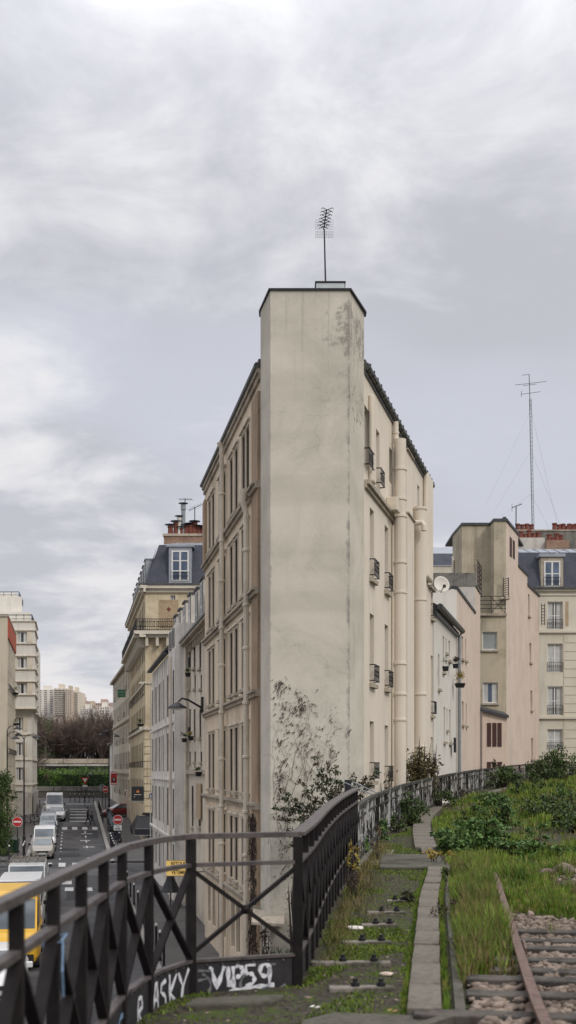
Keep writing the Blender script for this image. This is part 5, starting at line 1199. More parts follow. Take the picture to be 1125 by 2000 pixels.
for x, Y, s, lab, mt in ((wx(861, 39.5), 39.5, .42, 'big pale stone lying at the far end of the walkway', 'white'), (wx(1097, 13.4), 13.4, .14, 'white stone lying in the grass right of the rail', 'white'), (wx(695, 11.6), 11.6, .09, 'white crumpled scrap lying in the moss by the railing', 'white'), (wx(1105, 17.8), 17.8, .3, 'grey boulder on a bare patch at the right edge', 'stone'), (wx(1066, 17.6), 17.6, .2, 'round grey boulder left of the larger one on the bare patch', 'stone'), (wx(754, 9.0), 9.0, .06, 'pinkish pebble at the end of a timber beam', 'pink')):
    V = ICO*(1+.25*RG.normal(size=(12, 1)).clip(-1, 1))*np.array([s, s*.7, s*.4]); o = link('stone', npmesh('stone', V, ICF), mt); o.location = (x, Y, zd(Y)+s*.18); bev(o, s*.1); tag(o, lab, 'stone')
# ---- grass
def blades(name, P_, H_, W_, mat, lean=.45):
    n = len(P_); P_ = np.array(P_); H_ = np.array(H_); a = RG.random(n)*6.28; l = RG.random(n)*lean*H_; b = RG.random(n)*6.28
    u = np.stack([np.cos(a), np.sin(a), np.zeros(n)], 1)*(W_*np.ones(n))[:, None]*.5; d = np.stack([np.cos(b)*l, np.sin(b)*l, np.zeros(n)], 1)
    up = np.zeros((n, 3)); up[:, 2] = H_
    V = np.stack([P_-u, P_+u, P_+u*.7+up*.6+d*.4, P_-u*.7+up*.6+d*.4, P_+up+d+u*.06, P_+up+d-u*.06], 1).reshape(-1, 3); i = 6*np.arange(n)[:, None]
    F = np.concatenate([i+np.array([[0, 1, 2, 3]]), i+np.array([[3, 2, 4, 5]])]); return link(name, npmesh(name, V, F), mat)
def gnoise(x, y): return math.sin(x*1.9+1.3*math.sin(y*.8))+math.sin(y*1.1+2*math.sin(x*.9+.5))+.6*math.sin(x*4.1-y*2.7)
G1_, G2_, G3_ = [], [], []   # green / dry / moss
N1 = 0
while len(G1_) < 88000:
    u_ = RG.random(); Y = 8.3*math.exp(u_*math.log(78/8.3)) if RG.random() < .9 else 8.3+RG.random()*10; x = xtr(min(Y, 60))+.27+RG.random()*(.29*Y+1.5-xtr(min(Y, 60)))
    if Y > 60: x = xb(Y)+.3+RG.random()*12
    if x < xb(Y)+.3: continue
    gn = gnoise(x, Y); left = x < xrl(Y)-.05
    if abs(x-xrl(Y)) < .06 and Y < 17.4: continue
    if left and Y < 18:
        if Y < 8.6+.25*math.sin(x*9): continue
        cl = gnoise(x*5+2, Y*2.2)
        if cl > .75 and RG.random() < .85: continue
        edge = min(1, (Y-8.4)/1.2); h = (1.15 if cl < -.6 else .75)* (.13+.21*RG.random())*(.55+.5*edge); dry = RG.random() < (.6 if Y < 9.6 else .5 if gn > .1 else .2)
    else:
        if Y < 12.2 + .7*math.sin(x*3) and RG.random() < .97: continue
        cl = gnoise(x*2.6+7, Y*1.9); big = gnoise(x*.8, Y*.55)
        if big > .95 and RG.random() < .93: continue
        if cl > .55 and RG.random() < .8: continue
        h = (.035+.06*RG.random()+(.13*RG.random() if cl < -.7 else 0))*(1.35 if big < -.6 else .9)*(1+.012*Y); dry = RG.random() < (.5 if big > .35 else .12)
    (G2_ if dry else G1_).append((x, Y, zd(Y)-.005, h, .006+.00085*Y))
for _ in range(420):
    Y = 8.8+RG.random()*9.5; x = xtr(Y)+.3+RG.random()*max(.05, xrl(Y)-xtr(Y)-.4); G2_.append((x, Y, 0, .28+.25*RG.random(), .0045))
for nm, G, mt in (('grass', G1_, 'grass'), ('dry_grass', G2_, 'grass_dry')):
    A = np.array(G); o = blades(nm, A[:, :3], A[:, 3], A[:, 4], mt); o['kind'] = 'stuff'
for _ in range(42000):
    Y = 6.6*math.exp(RG.random()*math.log(34/6.6)); x = xb(Y)+.06+RG.random()*(xtr(Y)-xb(Y)-.19); gn = gnoise(x*2.3+3, Y*1.3)
    if gn < .15 - (.8 if x > xtr(Y)-.2 else 0) and RG.random() < .93: continue
    if any(abs(Y-q) < .075 for q in (8.4, 9.5, 10.65, 11.82, 12.87)): continue
    G3_.append((x, Y, zd(Y)-.003, .010+.022*RG.random(), .013))
A = np.array(G3_); o = blades('moss', A[:, :3], A[:, 3], A[:, 4], 'moss', 1.2); o['kind'] = 'stuff'
E_ = []
for _ in range(9000):
    Y = 7.6+RG.random()*11; sd = RG.random() < .62; x = xtr(Y)+(-.14 if sd else .15)+RG.normal()*.012; E_.append((x, Y, 0, .02+.05*RG.random()*(1 if sd else 1.6), .008))
A = np.array(E_); o = blades('moss', A[:, :3], A[:, 3], A[:, 4], 'grass'); o['kind'] = 'stuff'
Ft = []
for _ in range(2300):
    Y = 9.3+RG.random()**.8*14; x = xb(Y)+.12+abs(RG.normal())*.13*(1.6 if 12 < Y < 17 else 1); Ft.append((x, Y, zd(Y), (.04+.16*RG.random()*(.4+.6*math.sin(Y*1.6)**2)), .008))
A = np.array(Ft); o = blades('dry_grass', A[:, :3], A[:, 3], A[:, 4], 'grass_dry', .8); o['kind'] = 'stuff'
# ---- fallen leaves
for x, Y, mt, lab in ((wx(925, 9.2), 9.2, 'leaf_yellow', 'orange dead leaf lying in the grass beside the rail'), (wx(613, 7.62), 7.62, 'white', 'left pale fallen leaf on the dark slab in front'), (wx(764, 7.5), 7.5, 'leaf_yellow', 'middle pale fallen leaf on the dark slab in front'), (wx(830, 7.55), 7.55, 'white', 'right pale fallen leaf on the dark slab in front')):
    mb = MB(); k_ = [(0, 0, .0), (.05, .03, .015), (.09, .0, .02), (.05, -.04, .012)]; s_ = .55 if Y < 8 else 1.1; mb.poly([(a*s_, b*s_, c*s_) for a, b, c in k_]); mb.poly([(a*s_*.8-.03, b*s_*1.4+.01, c*s_+.004) for a, b, c in k_])
    o = link('fallen_leaf', mb, mt, loc=(x, Y, .045 if Y < 8 else .16)); tag(o, lab, 'leaf')
# ---- shrubs
def shrub(name, loc, S, n, size, mat, label, stems=7, cat='shrub', twig='twig_dark', clumps=None, flat=1.0, group=None, asp=.4):
    r = empty(name, loc, label, cat, group); mb = MB(); V = []; k = clumps or max(6, n//45)
    for i in range(k):
        d = RG.normal(size=3); d /= np.linalg.norm(d); rad = RG.random()**.5; c = np.array([d[0]*S[0]*rad*.8, d[1]*S[1]*rad*.8, S[2]*(.15+.85*RG.random())*(1-.35*rad)])
        V.append(leafcloud(c, np.array([S[0], S[1], S[2]*.6])*(.16+.2*RG.random()), n//k, size, RG, asp=asp))
        if i < stems*3:
            m_ = c*.5+np.array([RG.normal()*.08*S[0], RG.normal()*.08*S[1], 0]); mb.tube([(c[0]*.15, c[1]*.15, -.05), tuple(m_), tuple(c), tuple(c+np.array([d[0]*.1*S[0], d[1]*.1*S[1], .22*S[2]]))], [.018*S[2]+.004, .012*S[2]+.003, .008*S[2]+.002, .003], 4, False)
    link('stem', mb, twig, r); link('foliage', leafmesh('foliage', V), mat, r); return r
def gy(px, Y, dz=0): return (wx(px, Y), Y, zd(Y)+dz)
shrub('shrub', gy(895, 21.5), (.55, .6, .62), 1500, .095, 'leaf_mid', 'dark green leafy bramble just beyond the end of the rail, left of the tallest one', asp=.55)
shrub('shrub', gy(945, 22.5), (.75, .7, .72), 1900, .095, 'leaf_mid', 'tallest dark green bramble clump behind the end of the rail', asp=.55)
shrub('shrub', gy(1015, 21), (.6, .5, .42), 1000, .09, 'leaf_mid', 'low bramble clump to the right of the rail end', asp=.55)
shrub('shrub', gy(985, 28), (.7, .7, 1.0), 900, .10, 'leaf_mid', 'upright dark weed standing in the middle of the grassy track bed', asp=.5)
shrub('shrub', gy(1083, 32), (1.2, 1.0, .95), 1500, .11, 'leaf_dark', 'large dark bush in the grass at the right edge')
shrub('shrub', gy(1120, 27), (.9, .9, .8), 900, .11, 'leaf_dark', 'dark bush cut by the right edge of the view, nearer than the large one')
shrub('shrub', gy(975, 38), (1.1, .8, .6), 900, .11, 'leaf_mid', 'low green weeds near the pale stone')
shrub('shrub', gy(985, 58), (1.5, 1.2, 1.25), 1700, .16, 'leaf_dark', 'rounded dark bush overgrowing the old fence in front of the pink wall')
shrub('shrub', gy(1085, 70), (2.0, 1.5, 2.3), 2200, .2, 'leaf_dark', 'tall dark bush in front of the mansard building by the fence')
shrub('shrub', gy(1052, 69), (1.1, 1.0, 1.6), 900, .2, 'leaf_dark', 'smaller dark bush at the left foot of the tall one by the fence')
shrub('shrub', gy(800, 29.3), (.62, .5, .85), 1500, .085, 'leaf_dark', 'dark leafy bush growing against the old fence beside the walkway')
shrub('shrub', gy(775, 27), (.35, .4, .6), 600, .075, 'leaf_dark', 'smaller dark bush at the fence, left of the bigger fence bush')
shrub('shrub', gy(860, 37.5), (.8, .6, .8), 900, .10, 'leaf_dark', 'ivy-like bush on the old fence farther along the walkway')
shrub('shrub', (wx(822, 37.6), 37.6, -.6), (1.0, .6, 3.4), 5200, .125, 'leaf_olive', 'tall airy olive bush behind the old fence against the cream wall', 14, clumps=46)
shrub('shrub', (wx(765, 35), 35, -.3), (.8, .4, 2.0), 260, .11, 'leaf_creeper', 'sparse leggy bush behind the fence, left of the tall olive one', 9, clumps=22)
shrub('shrub', gy(930, 57, .2), (1.0, .5, .9), 300, .15, 'leaf_dead', 'thin reddish weed above the old fence before the pink block')
shrub('shrub', (wx(972, 60), 60, .7), (.7, .5, 1.9), 240, .17, 'leaf_creeper', 'tall thin weed poking above the rounded bush by the pink wall', 6)
shrub('weed', (xb(16.5)+.12, 16.5, 0), (.16, .5, .75), 210, .06, 'leaf_yellow', 'yellowing weed climbing the railing where it meets the old fence', 8, 'weed')
shrub('weed', (xb(14.6)+.25, 14.6, 0), (.22, .5, .42), 700, .035, 'leaf_dead', 'brown withered plant at the foot of the dark railing', 14, 'weed', asp=.25)
shrub('weed', (xb(20.5)+.25, 20.5, 0), (.2, .8, .9), 300, .05, 'grass_dry', 'straw-coloured dead weeds at the start of the old fence', 16, 'weed', asp=.2)
shrub('weed', (xtr(14)-.27, 14.0, 0), (.18, .25, .26), 120, .075, 'leaf_creeper', 'small dark weed leaning over the edge of the walkway strip', 5, 'weed')
# ---- arching shrub and dead creeper on the blank wall
r = empty('climbing_shrub', (1.15, 28.2, -.3), 'arching evergreen shrub growing across the foot of the blank end wall', 'shrub'); mb = MB(); V = []
for px, py, q in ((548, 1600, .9), (552, 1560, 1), (580, 1575, 1.0), (600, 1552, 1.2), (620, 1530, 1.2), (640, 1520, 1.1), (655, 1500, .8), (628, 1505, .6), (560, 1625, .8), (575, 1630, .9), (590, 1600, .9), (665, 1530, 1), (585, 1527, .7), (612, 1480, .45), (640, 1492, .6), (560, 1580, .9), (700, 1530, .8), (715, 1520, .7), (540, 1578, .6), (605, 1575, .9), (655, 1545, .9), (690, 1515, .6), (735, 1510, .7), (720, 1535, .9), (570, 1650, .6), (550, 1545, .5)):
    Y = 29.2+RG.random()*.9; c = np.array([wx(px, Y), Y, wz(py, Y)]); b = np.array([1.25, 28.4, .0]); m_ = (b+c)/2+np.array([0, 0, .25*q])
    mb.tube([tuple(b), tuple(m_), tuple(c)], [.02, .012, .006], 4, False)
    for t_q in (.55, .75, .9, 1.0): pt = (1-t_q)**2*b+2*t_q*(1-t_q)*m_+t_q*t_q*c; V.append(leafcloud(pt-c*0, np.array([.19, .18, .13])*q, int(19*q)+4, .12, RG, asp=.36)-np.array([1.15, 28.2, -.3]))
link('stem', mb, 'twig_dark', r, loc=(-1.15, -28.2, .3)); link('foliage', leafmesh('foliage', V), 'leaf_creeper', r)
r = empty('dead_creeper', (.2, 30.97, .0), 'dead creeper remnants and rootlets clinging to the lower part of the blank end wall', 'creeper'); mb = MB(); V = []
def on(px, py): return np.array([wx(px, 30.97), 30.965, wz(py, 30.97)])
CL = [(545, 1340, 8, 20), (552, 1370, 26, 30), (582, 1378, 18, 22), (588, 1385, 10, 14), (565, 1400, 20, 10), (610, 1380, 12, 8), (646, 1400, 14, 6), (620, 1425, 12, 8), (585, 1430, 20, 12), (560, 1420, 14, 8), (655, 1425, 8, 5), (680, 1435, 5, 3), (645, 1455, 10, 7), (600, 1465, 12, 8), (545, 1455, 10, 9), (620, 1484, 12, 9), (644, 1485, 10, 9), (552, 1500, 14, 18), (545, 1530, 12, 20), (650, 1470, 10, 7), (570, 1450, 30, 12), (560, 1600, 22, 26), (555, 1650, 20, 26), (555, 1690, 18, 16), (548, 1560, 14, 20), (600, 1500, 30, 14)]
for cx_, cy_, sg, n_ in CL:
    for _ in range(int(n_*1.5)):
        p = on(cx_+RG.normal()*sg*.5, cy_+RG.normal()*sg*.75); a = RG.normal()*.7+(1.57 if RG.random() < .7 else .6); l = .03+.13*RG.random()**2
        d = np.array([math.cos(a)*l, 0, math.sin(a)*l]); e = np.array([math.cos(a+.7)*l*.5, 0, math.sin(a+.7)*l*.5])
        mb.tube([tuple(p-d*.5), tuple(p+e*.25), tuple(p+d*.5)], [.004+.006*RG.random(), .007, .003], 3, False)
        if RG.random() < .45: 
            w = .02+.035*RG.random(); f = np.array([-math.sin(a), -.25, math.cos(a)])*w*.45; q = p+d*.5; V.append(np.array([q, q+d/l*w*.6+f, q+d/l*w*1.4, q+d/l*w*.6-f])-np.array([.2, 30.97, 0]))
for (px, py, n_) in ((545, 1640, 22), (560, 1620, 26), (552, 1600, 18), (575, 1600, 20), (590, 1580, 17), (610, 1570, 14), (640, 1550, 9), (555, 1560, 16), (570, 1520, 12), (600, 1520, 12), (625, 1530, 9)):
    p = on(px, py); a = 1.45+RG.normal()*.2; W_ = [p]
    for _ in range(n_):
        a += RG.normal()*.2+(1.5-a)*.2; p = p+np.array([math.cos(a)*.14, 0, math.sin(a)*.14]); p[0] = min(max(p[0], -.44), 1.6); W_.append(p.copy())
        if RG.random() < .5: b_ = a+RG.choice([-1, 1])*(.5+.5*RG.random()); mb.tube([tuple(p), tuple(p+np.array([math.cos(b_)*.12, 0, math.sin(b_)*.12])), tuple(p+np.array([math.cos(b_+.3)*.26, 0, math.sin(b_+.3)*.26]))], [.003, .0025, .0015], 3, False)
    mb.tube([tuple(w) for w in W_], [.006*(1-.75*i/len(W_)) for i in range(len(W_))], 4, False)
link('stem', mb, 'twig_dark', r, loc=(-.2, -30.97, 0)); link('foliage', leafmesh('foliage', V), 'leaf_dead', r)
r = empty('dead_creeper', FL.p(.6, -1, .15), 'brown withered creeper hanging down the brown corner pilaster', 'creeper'); mb = MB(); V = []; o0 = np.array(FL.p(.6, -1, .15))
for _ in range(260):
    s = .05+RG.random()*1.1; z1 = .4-RG.random()**1.3*4.0; l = .2+.5*RG.random(); p = np.array(FL.p(s, z1, .12+.06*RG.random())); mb.tube([tuple(p), tuple(p+np.array([RG.normal()*.04, 0, -l*.5])), tuple(p+np.array([RG.normal()*.08, -.02, -l]))], [.010, .008, .004], 3, False)
    V.append(leafcloud(p-o0-np.array([0, 0, l*.6]), (.10, .08, l*.4), 4, .06, RG))
link('stem', mb, 'twig_dark', r, loc=tuple(-o0)); link('foliage', leafmesh('foliage', V), 'leaf_dead', r)
shrub('shrub', (.05, 29.6, -4.1), (.75, .5, 1.25), 1500, .09, 'leaf_dark', 'dark ivy bush at the foot of the blank wall glimpsed through the cross-braced railing')
shrub('shrub', (-.65, 30.6, -4.0), (.42, .4, 1.5), 500, .09, 'leaf_dead', 'tangle of brown dead stems hanging beside the ivy bush under the brown pilaster', 16)
shrub('shrub', (.12, 29.9, -3.2), (.5, .25, 2.1), 260, .06, 'leaf_dead', 'thin leafless stalks standing up from the ivy bush against the wall', 18)
lr = empty('small_roof', (-.55, 31.2, -2.6), 'small tiled canopy sticking out at the foot of the brown pilaster', 'canopy'); part('canopy_slab', MB().hexa([(-1.0, 30.7, -2.55), (-.1, 30.3, -2.55), (-.1, 30.99, -2.5), (-1.0, 32.3, -2.5), (-1.0, 30.7, -2.48), (-.1, 30.3, -2.48), (-.1, 30.99, -2.3), (-1.0, 32.3, -2.3)]), 'trim', lr)

WD = [('small leafy weed', 'leaf_mid'), ('tuft of dark weed', 'leaf_dark'), ('dead brown weed', 'leaf_dead'), ('yellow-green weed', 'leaf_yellow')]
wk = 0
for px, Y, q, hh, lab in ((905, 16.8, 1, .3, 'short dark weed on the left of the rail near its end'), (1010, 16.5, 0, .22, 'low leafy weed just right of the rail near its end'), (1100, 20.5, 0, .3, 'green weed beside the boulder at the right edge'), (1050, 24.5, 0, .45, 'leafy weed in front of the large dark bush at right'), (870, 24, 0, .4, 'leafy weed beside the walkway where it narrows'), (905, 28, 1, .5, 'dark weed beyond the brambles, left side'), (1040, 40, 0, .6, 'weed in the far grass left of the large dark bush'), (930, 33, 0, .5, 'weed half way to the pale stone'), (1010, 47, 1, .8, 'dark weed clump in the far grass below the rounded fence bush'), (1060, 52, 1, .9, 'dark weed clump in the far grass near the right edge'), (900, 46, 2, .5, 'dead brown weed beyond the pale stone'), (1100, 44, 0, .9, 'leafy weed clump in the far grass at the right edge'), (850, 19.5, 3, .35, 'yellowing tuft beside the dark crossing slab'), (890, 12, 2, .3, 'dead brown weed among the tall grass left of the rail'), (935, 10.2, 2, .28, 'withered weed near the orange leaf'), (700, 21.5, 0, .4, 'green weed at the foot of the old fence'), (745, 24.5, 0, .5, 'leafy weed at the foot of the old fence, a little farther')):
    shrub('weed', gy(px, Y), (.22+hh*.5, .25+hh*.4, hh), 190 if q != 2 else 110, .05+.0016*Y, WD[q][1], lab, 5, 'weed', asp=.5 if q < 2 else .25)
# ================================================================ vehicles
M['paint_white'] = plain('white_car_paint', (.62, .62, .61), .3, 0, .12, 2, spec=.6)
M['paint_beige'] = plain('beige_car_paint', (.33, .30, .26), .3, .3, .12, 2, spec=.6)
M['paint_grey'] = plain('grey_car_paint', (.20, .22, .24), .3, .4, .15, 2, spec=.6)
M['paint_silver'] = plain('silver_car_paint', (.40, .42, .44), .3, .4, .12, 2, spec=.6)
M['paint_dark'] = plain('dark_car_paint', (.03, .034, .045), .25, .2, .15, 2, spec=.6)
M['paint_red'] = plain('dark_red_car_paint', (.16, .018, .022), .25, .2, .15, 2, spec=.6)
M['paint_yellow'] = plain('yellow_van_paint', (.66, .38, .025), .35, 0, .12, 2, spec=.5)
M['tyre'] = plain('tyre_rubber', (.02, .02, .021), .85, 0, .3, 8)
M['rim'] = plain('wheel_rim', (.30, .31, .32), .4, .7, .3, 8)
M['black_plastic'] = plain('black_plastic', (.018, .018, .02), .5, 0, .3, 6)
M['lens'] = plain('headlamp_lens', (.55, .56, .58), .1, .2, .3, 15, spec=.8)
M['screen'] = glassy('windscreen_glass', (.05, .065, .075), light=(.20, .235, .25))
M['numplate'] = plain('number_plate', (.6, .6, .58), .5, 0, .2, 8)
M['sign_red'] = plain('sign_red', (.42, .022, .02), .5, 0, .2, 5)
M['sign_white'] = plain('sign_white', (.68, .67, .64), .5, 0, .2, 5)
M['sign_green'] = plain('sign_green', (.03, .17, .06), .5, 0, .2, 3)
M['bin_green'] = plain('bin_green', (.012, .035, .022), .5, 0, .2, 3)
M['sign_yellow'] = plain('sign_yellow', (.85, .58, .17), .5, 0, .15, 3); _b = M['sign_yellow'].node_tree.nodes['Principled BSDF']; _b.inputs['Emission Color'].default_value = (1, .66, .2, 1); _b.inputs['Emission Strength'].default_value = .3   # lit shop sign
M['sign_blue'] = plain('sign_blue', (.02, .035, .17), .5, 0, .2, 5)
M['sign_black'] = plain('sign_black', (.014, .014, .016), .5, 0, .2, 5)
M['orange'] = plain('orange_print', (.55, .17, .05), .5, 0, .2, 5)
M['ink'] = plain('black_ink', (.03, .022, .02), .6, 0, .1)
def loft(mb, secs):
    n = len(secs[0]); k = len(mb.v)
    for s_ in secs: mb.v += [tuple(p) for p in s_]
    for i in range(len(secs)-1):
        for q in range(n): a = k+i*n+q; b = k+i*n+(q+1) % n; mb.f.append((a, b, b+n, a+n))
    mb.f.append(tuple(range(k, k+n))[::-1]); mb.f.append(tuple(range(k+(len(secs)-1)*n, k+len(secs)*n))); return mb
def car(paint, L=4.1, W=1.72, H=1.45, hood=.85, belt=.95, wb=.95, rb=2.1, re=3.6, tail=.98, label='', cat='car', group=None, rack=False, high=False):
    """front at y=0 facing -y; wb: base of windscreen, rb: front edge of roof, re: rear edge of roof"""
    r = empty('van' if cat == 'van' else 'parked_car', (0, 0, 0), label, cat, group); w = W/2
    def sec(y, z1, k, zb=.26): return [(-w*k*.9, y, zb), (-w*k, y, zb+.2), (-w*k, y, z1-.16), (-w*k*.90, y, z1), (w*k*.90, y, z1), (w*k, y, z1-.16), (w*k, y, zb+.2), (w*k*.9, y, zb)]
    mb = MB(); loft(mb, [sec(0, hood*.80, .80), sec(.12, hood*.88, .90), sec(.45, hood*.96, .97), sec(wb, belt, 1.0), sec(L*.6, belt+.02, 1.0), sec(L-.35, tail, .98), sec(L-.05, tail*.93, .88), sec(L, tail*.75, .84)])
    body = bev(link('body', mb, paint, r, smooth=False), .05, 3)
    rt = H
    def cs(y, z0, z1, k0, k1): return [(-w*k0, y, z0), (-w*k1, y, z1), (w*k1, y, z1), (w*k0, y, z0)]
    k1 = .74 if not high else .88; mb = MB(); loft(mb, [cs(wb-.02, belt-.04, belt+.0, .9, .88), cs(rb, belt-.04, rt-.03, .92, k1), cs((rb+re)/2, belt-.04, rt, .93, k1), cs(re, belt-.04, rt-.03, .92, k1*.98), cs(L-.12 if not high else L-.06, belt-.04, belt+.02 if not high else rt-.1, .88, .86)])
    cb_ = bev(link('cabin', mb, paint, r), .04, 3)
    def lerp(a, b, t): return a+(b-a)*t
    k = MB(); e = .018
    P = lambda sx, t: (sx*w*lerp(.88, k1, t), lerp(wb, rb, t)-e*.8, lerp(belt, rt-.03, t)+e)
    k.quad(P(-.92, .08), P(.92, .08), P(.92, .93), P(-.92, .93)); link('windscreen', k, 'screen', r)
    for sg in (-1, 1):
        k = MB(); y0, y1 = rb+.02, (re-.05 if not high else rb+.95)
        S = lambda y, t: (sg*(w*lerp(.925, k1, t)+.012), y, lerp(belt-.0, rt-.03, t))
        k.poly([S(lerp(wb, rb, .25), .12), S(y1, .12), S(y1-.08, .86), S(y0, .86)]); link('side_window', k, 'screen', r)
        k = MB().box(sg*w*1.0 if sg > 0 else -w*1.0-.20, sg*w+.20 if sg > 0 else -w, wb+.25, wb+.37, belt+.02, belt+.2); bev(link('mirror', k, 'black_plastic' if paint != 'paint_white' or cat == 'van' else paint, r), .03)
        k = MB().hexa([(sg*w*.55, -.005, hood*.62), (sg*w*.80, .06, hood*.62), (sg*w*.9, .30, hood*.80), (sg*w*.58, .10, hood*.80), (sg*w*.55, .02, hood*.80), (sg*w*.84, .10, hood*.82), (sg*w*.905, .42, hood*.90), (sg*w*.62, .25, hood*.885)]); link('headlight', k, 'lens', r)
        for y in (.78, L-.8):
            wh = empty('wheel', (sg*(w-.11), y, .31)); wh.parent = r
            link('tyre', MB().lathe([(.24, -.1), (.30, -.1), (.31, -.07), (.31, .07), (.30, .1), (.24, .1)], (0, 0, 0), 18, 'x'), 'tyre', wh); link('rim', MB().lathe([(.05, -.108), (.22, -.102), (.235, -.08), (.235, .08), (.22, .102), (.05, .108)], (0, 0, 0), 14, 'x'), 'rim', wh)
    link('bumper', MB().box(-w*.80, w*.80, -.05, .05, .25, hood*.50), 'black_plastic' if cat == 'van' else paint, r)
    link('grille', MB().box(-w*.5, w*.5, -.03, .03, hood*.62, hood*.76), 'black_plastic', r)
    link('grille', MB().box(-w*.6, w*.6, -.062, -.05, .28, .37), 'black_plastic', r)
    link('number_plate', MB().box(-.26, .26, -.075, -.052, .40, .51), 'numplate', r)
    if rack:
        k = MB()
        for y in np.linspace(rb+.2, L-.3, 7): k.bar((-w*.85, y, H+.10), (w*.85, y, H+.10), .05, .04)
        for x in (-w*.85, w*.85, -w*.4, 0, w*.4): k.bar((x, rb+.1, H+.13), (x, L-.2, H+.13), .04, .03)
        link('roof_rack', k, 'wood_grey', r)
    return r
def put(o, c, Y, rz=None):
    p = sp(c, Y, .004); o.location = p; o.rotation_euler = (math.atan2(zs(Y+4)-zs(Y), 4), 0, math.atan(.192) if rz is None else rz); return o
CC = -2.2; GP = 'vehicles parked in a row along the left kerb'
hatch = dict(L=4.0, W=1.72, H=1.47, wb=.85, rb=1.75, re=3.35)
put(car('paint_white', **hatch, label='white hatchback at the very bottom left, nearest in the parked row', group=GP), CC-.05, 32.6)
yv = put(car('paint_yellow', L=5.2, W=1.95, H=2.42, hood=1.15, belt=1.25, wb=.75, rb=1.45, re=5.0, tail=1.3, label='yellow high-roofed delivery van in the parked row', cat='van', group=GP, high=True), CC+.1, 38.6)
link('roof_cap', bev(link('roof_panel', MB().hexa([(-.80, 1.5, 2.38), (.80, 1.5, 2.38), (.82, 5.0, 2.38), (-.82, 5.0, 2.38), (-.70, 1.9, 2.58), (.70, 1.9, 2.58), (.72, 4.9, 2.58), (-.72, 4.9, 2.58)]), 'paint_yellow', yv), .05).data, None, None) if False else bev(link('roof_panel', MB().hexa([(-.80, 1.5, 2.38), (.80, 1.5, 2.38), (.82, 5.0, 2.38), (-.82, 5.0, 2.38), (-.70, 1.9, 2.58), (.70, 1.9, 2.58), (.72, 4.9, 2.58), (-.72, 4.9, 2.58)]), 'paint_yellow', yv), .05)
wv = put(car('paint_white', L=5.6, W=1.98, H=2.3, hood=1.15, belt=1.25, wb=.7, rb=1.4, re=5.4, tail=1.3, label='white panel van parked right behind the yellow one', cat='van', group=GP, high=True), CC, 46.2)
wv2 = put(car('paint_white', L=5.8, W=2.0, H=2.28, hood=1.15, belt=1.25, wb=.7, rb=1.4, re=5.6, tail=1.3, label='white van with a slatted roof rack, third van up the street', cat='van', group=GP, high=True, rack=True), CC, 54)
put(car('paint_silver', **hatch, label='silver car tucked behind the roof-racked white van', group=GP), CC-.1, 68)
put(car('paint_beige', **hatch, label='beige hatchback waiting just past the first zebra crossing', group=GP), CC, 84)
put(car('paint_white', L=4.3, W=1.82, H=1.82, hood=1.0, belt=1.1, wb=.75, rb=1.4, re=4.1, tail=1.2, label='white minivan directly behind the beige hatchback', cat='van', group=GP, high=True), CC, 89.2)
put(car('paint_silver', **hatch, label='pale silver car behind the white minivan', group=GP), CC, 94.6)
put(car('paint_grey', **hatch, label='grey-blue hatchback in the middle of the parked row', group=GP), CC, 99.3)
put(car('paint_silver', L=4.3, W=1.78, H=1.66, wb=.85, rb=1.6, re=3.9, label='silver people carrier farther up the parked row', group=GP), CC, 104.2)
put(car('paint_dark', L=4.4, W=1.76, H=1.47, wb=1.0, rb=1.9, re=3.5, label='dark blue car second to last before the white pair', group=GP), CC-.15, 110)
put(car('paint_white', **hatch, label='white hatchback in front of the far white van', group=GP), CC+.65, 117)
put(car('paint_white', L=5.2, W=2.0, H=2.35, hood=1.1, belt=1.2, wb=.7, rb=1.4, re=5, tail=1.3, label='white van farthest up the parked row', cat='van', group=GP, high=True), CC+.3, 123)
put(car('paint_red', L=4.2, W=1.74, H=1.45, wb=.95, rb=1.85, re=3.4, label='dark red car coming out of the far side street behind the bollards'), 3.3, 121, rz=R(-62))
# scooters
def scooter(label, body, group):
    r = empty('motor_scooter', (0, 0, 0), label, 'scooter', group)
    for y in (-.6, .6):
        wh = empty('wheel', (0, y, .26)); wh.parent = r; link('tyre', MB().lathe([(.17, -.05), (.25, -.05), (.26, 0), (.25, .05), (.17, .05)], (0, 0, 0), 14, 'x'), 'tyre', wh); link('rim', MB().lathe([(.03, -.055), (.17, -.045), (.17, .045), (.03, .055)], (0, 0, 0), 10, 'x'), 'rim', wh)
    mb = MB(); loft(mb, [[(-.05, .8, .5), (-.10, .8, .75), (.10, .8, .75), (.05, .8, .5)], [(-.16, .5, .4), (-.2, .5, .8), (.2, .5, .8), (.16, .5, .4)], [(-.18, .15, .25), (-.2, .15, .72), (.2, .15, .72), (.18, .15, .25)], [(-.18, -.1, .25), (-.2, -.1, .34), (.2, -.1, .34), (.18, -.1, .25)], [(-.2, -.38, .3), (-.24, -.38, .6), (.24, -.38, .6), (.2, -.38, .3)], [(-.14, -.5, .5), (-.2, -.5, 1.0), (.2, -.5, 1.0), (.14, -.5, .5)]])
    bev(link('body', mb, body, r), .03, 2); bev(link('seat', MB().box(-.16, .16, .05, .75, .76, .86), 'black_plastic', r), .04, 2)
    link('handlebar', MB().tube([(-.34, -.42, 1.02), (0, -.5, 1.0), (.34, -.42, 1.02)], .022, 6), 'black_plastic', r); link('windshield', MB().quad((-.2, -.54, 1.0), (.2, -.54, 1.0), (.16, -.48, 1.42), (-.16, -.48, 1.42)), 'screen', r); link('headlight', MB().box(-.08, .08, -.54, -.49, .82, .93), 'lens', r)
    bev(link('top_case', MB().box(-.2, .2, .72, 1.06, .9, 1.18), 'black_plastic', r), .04, 2); return r
GS_ = 'scooters parked nose to kerb on the right pavement'
s0 = scooter('dark motor scooter with a black top case parked along the right kerb', 'paint_dark', GS_)
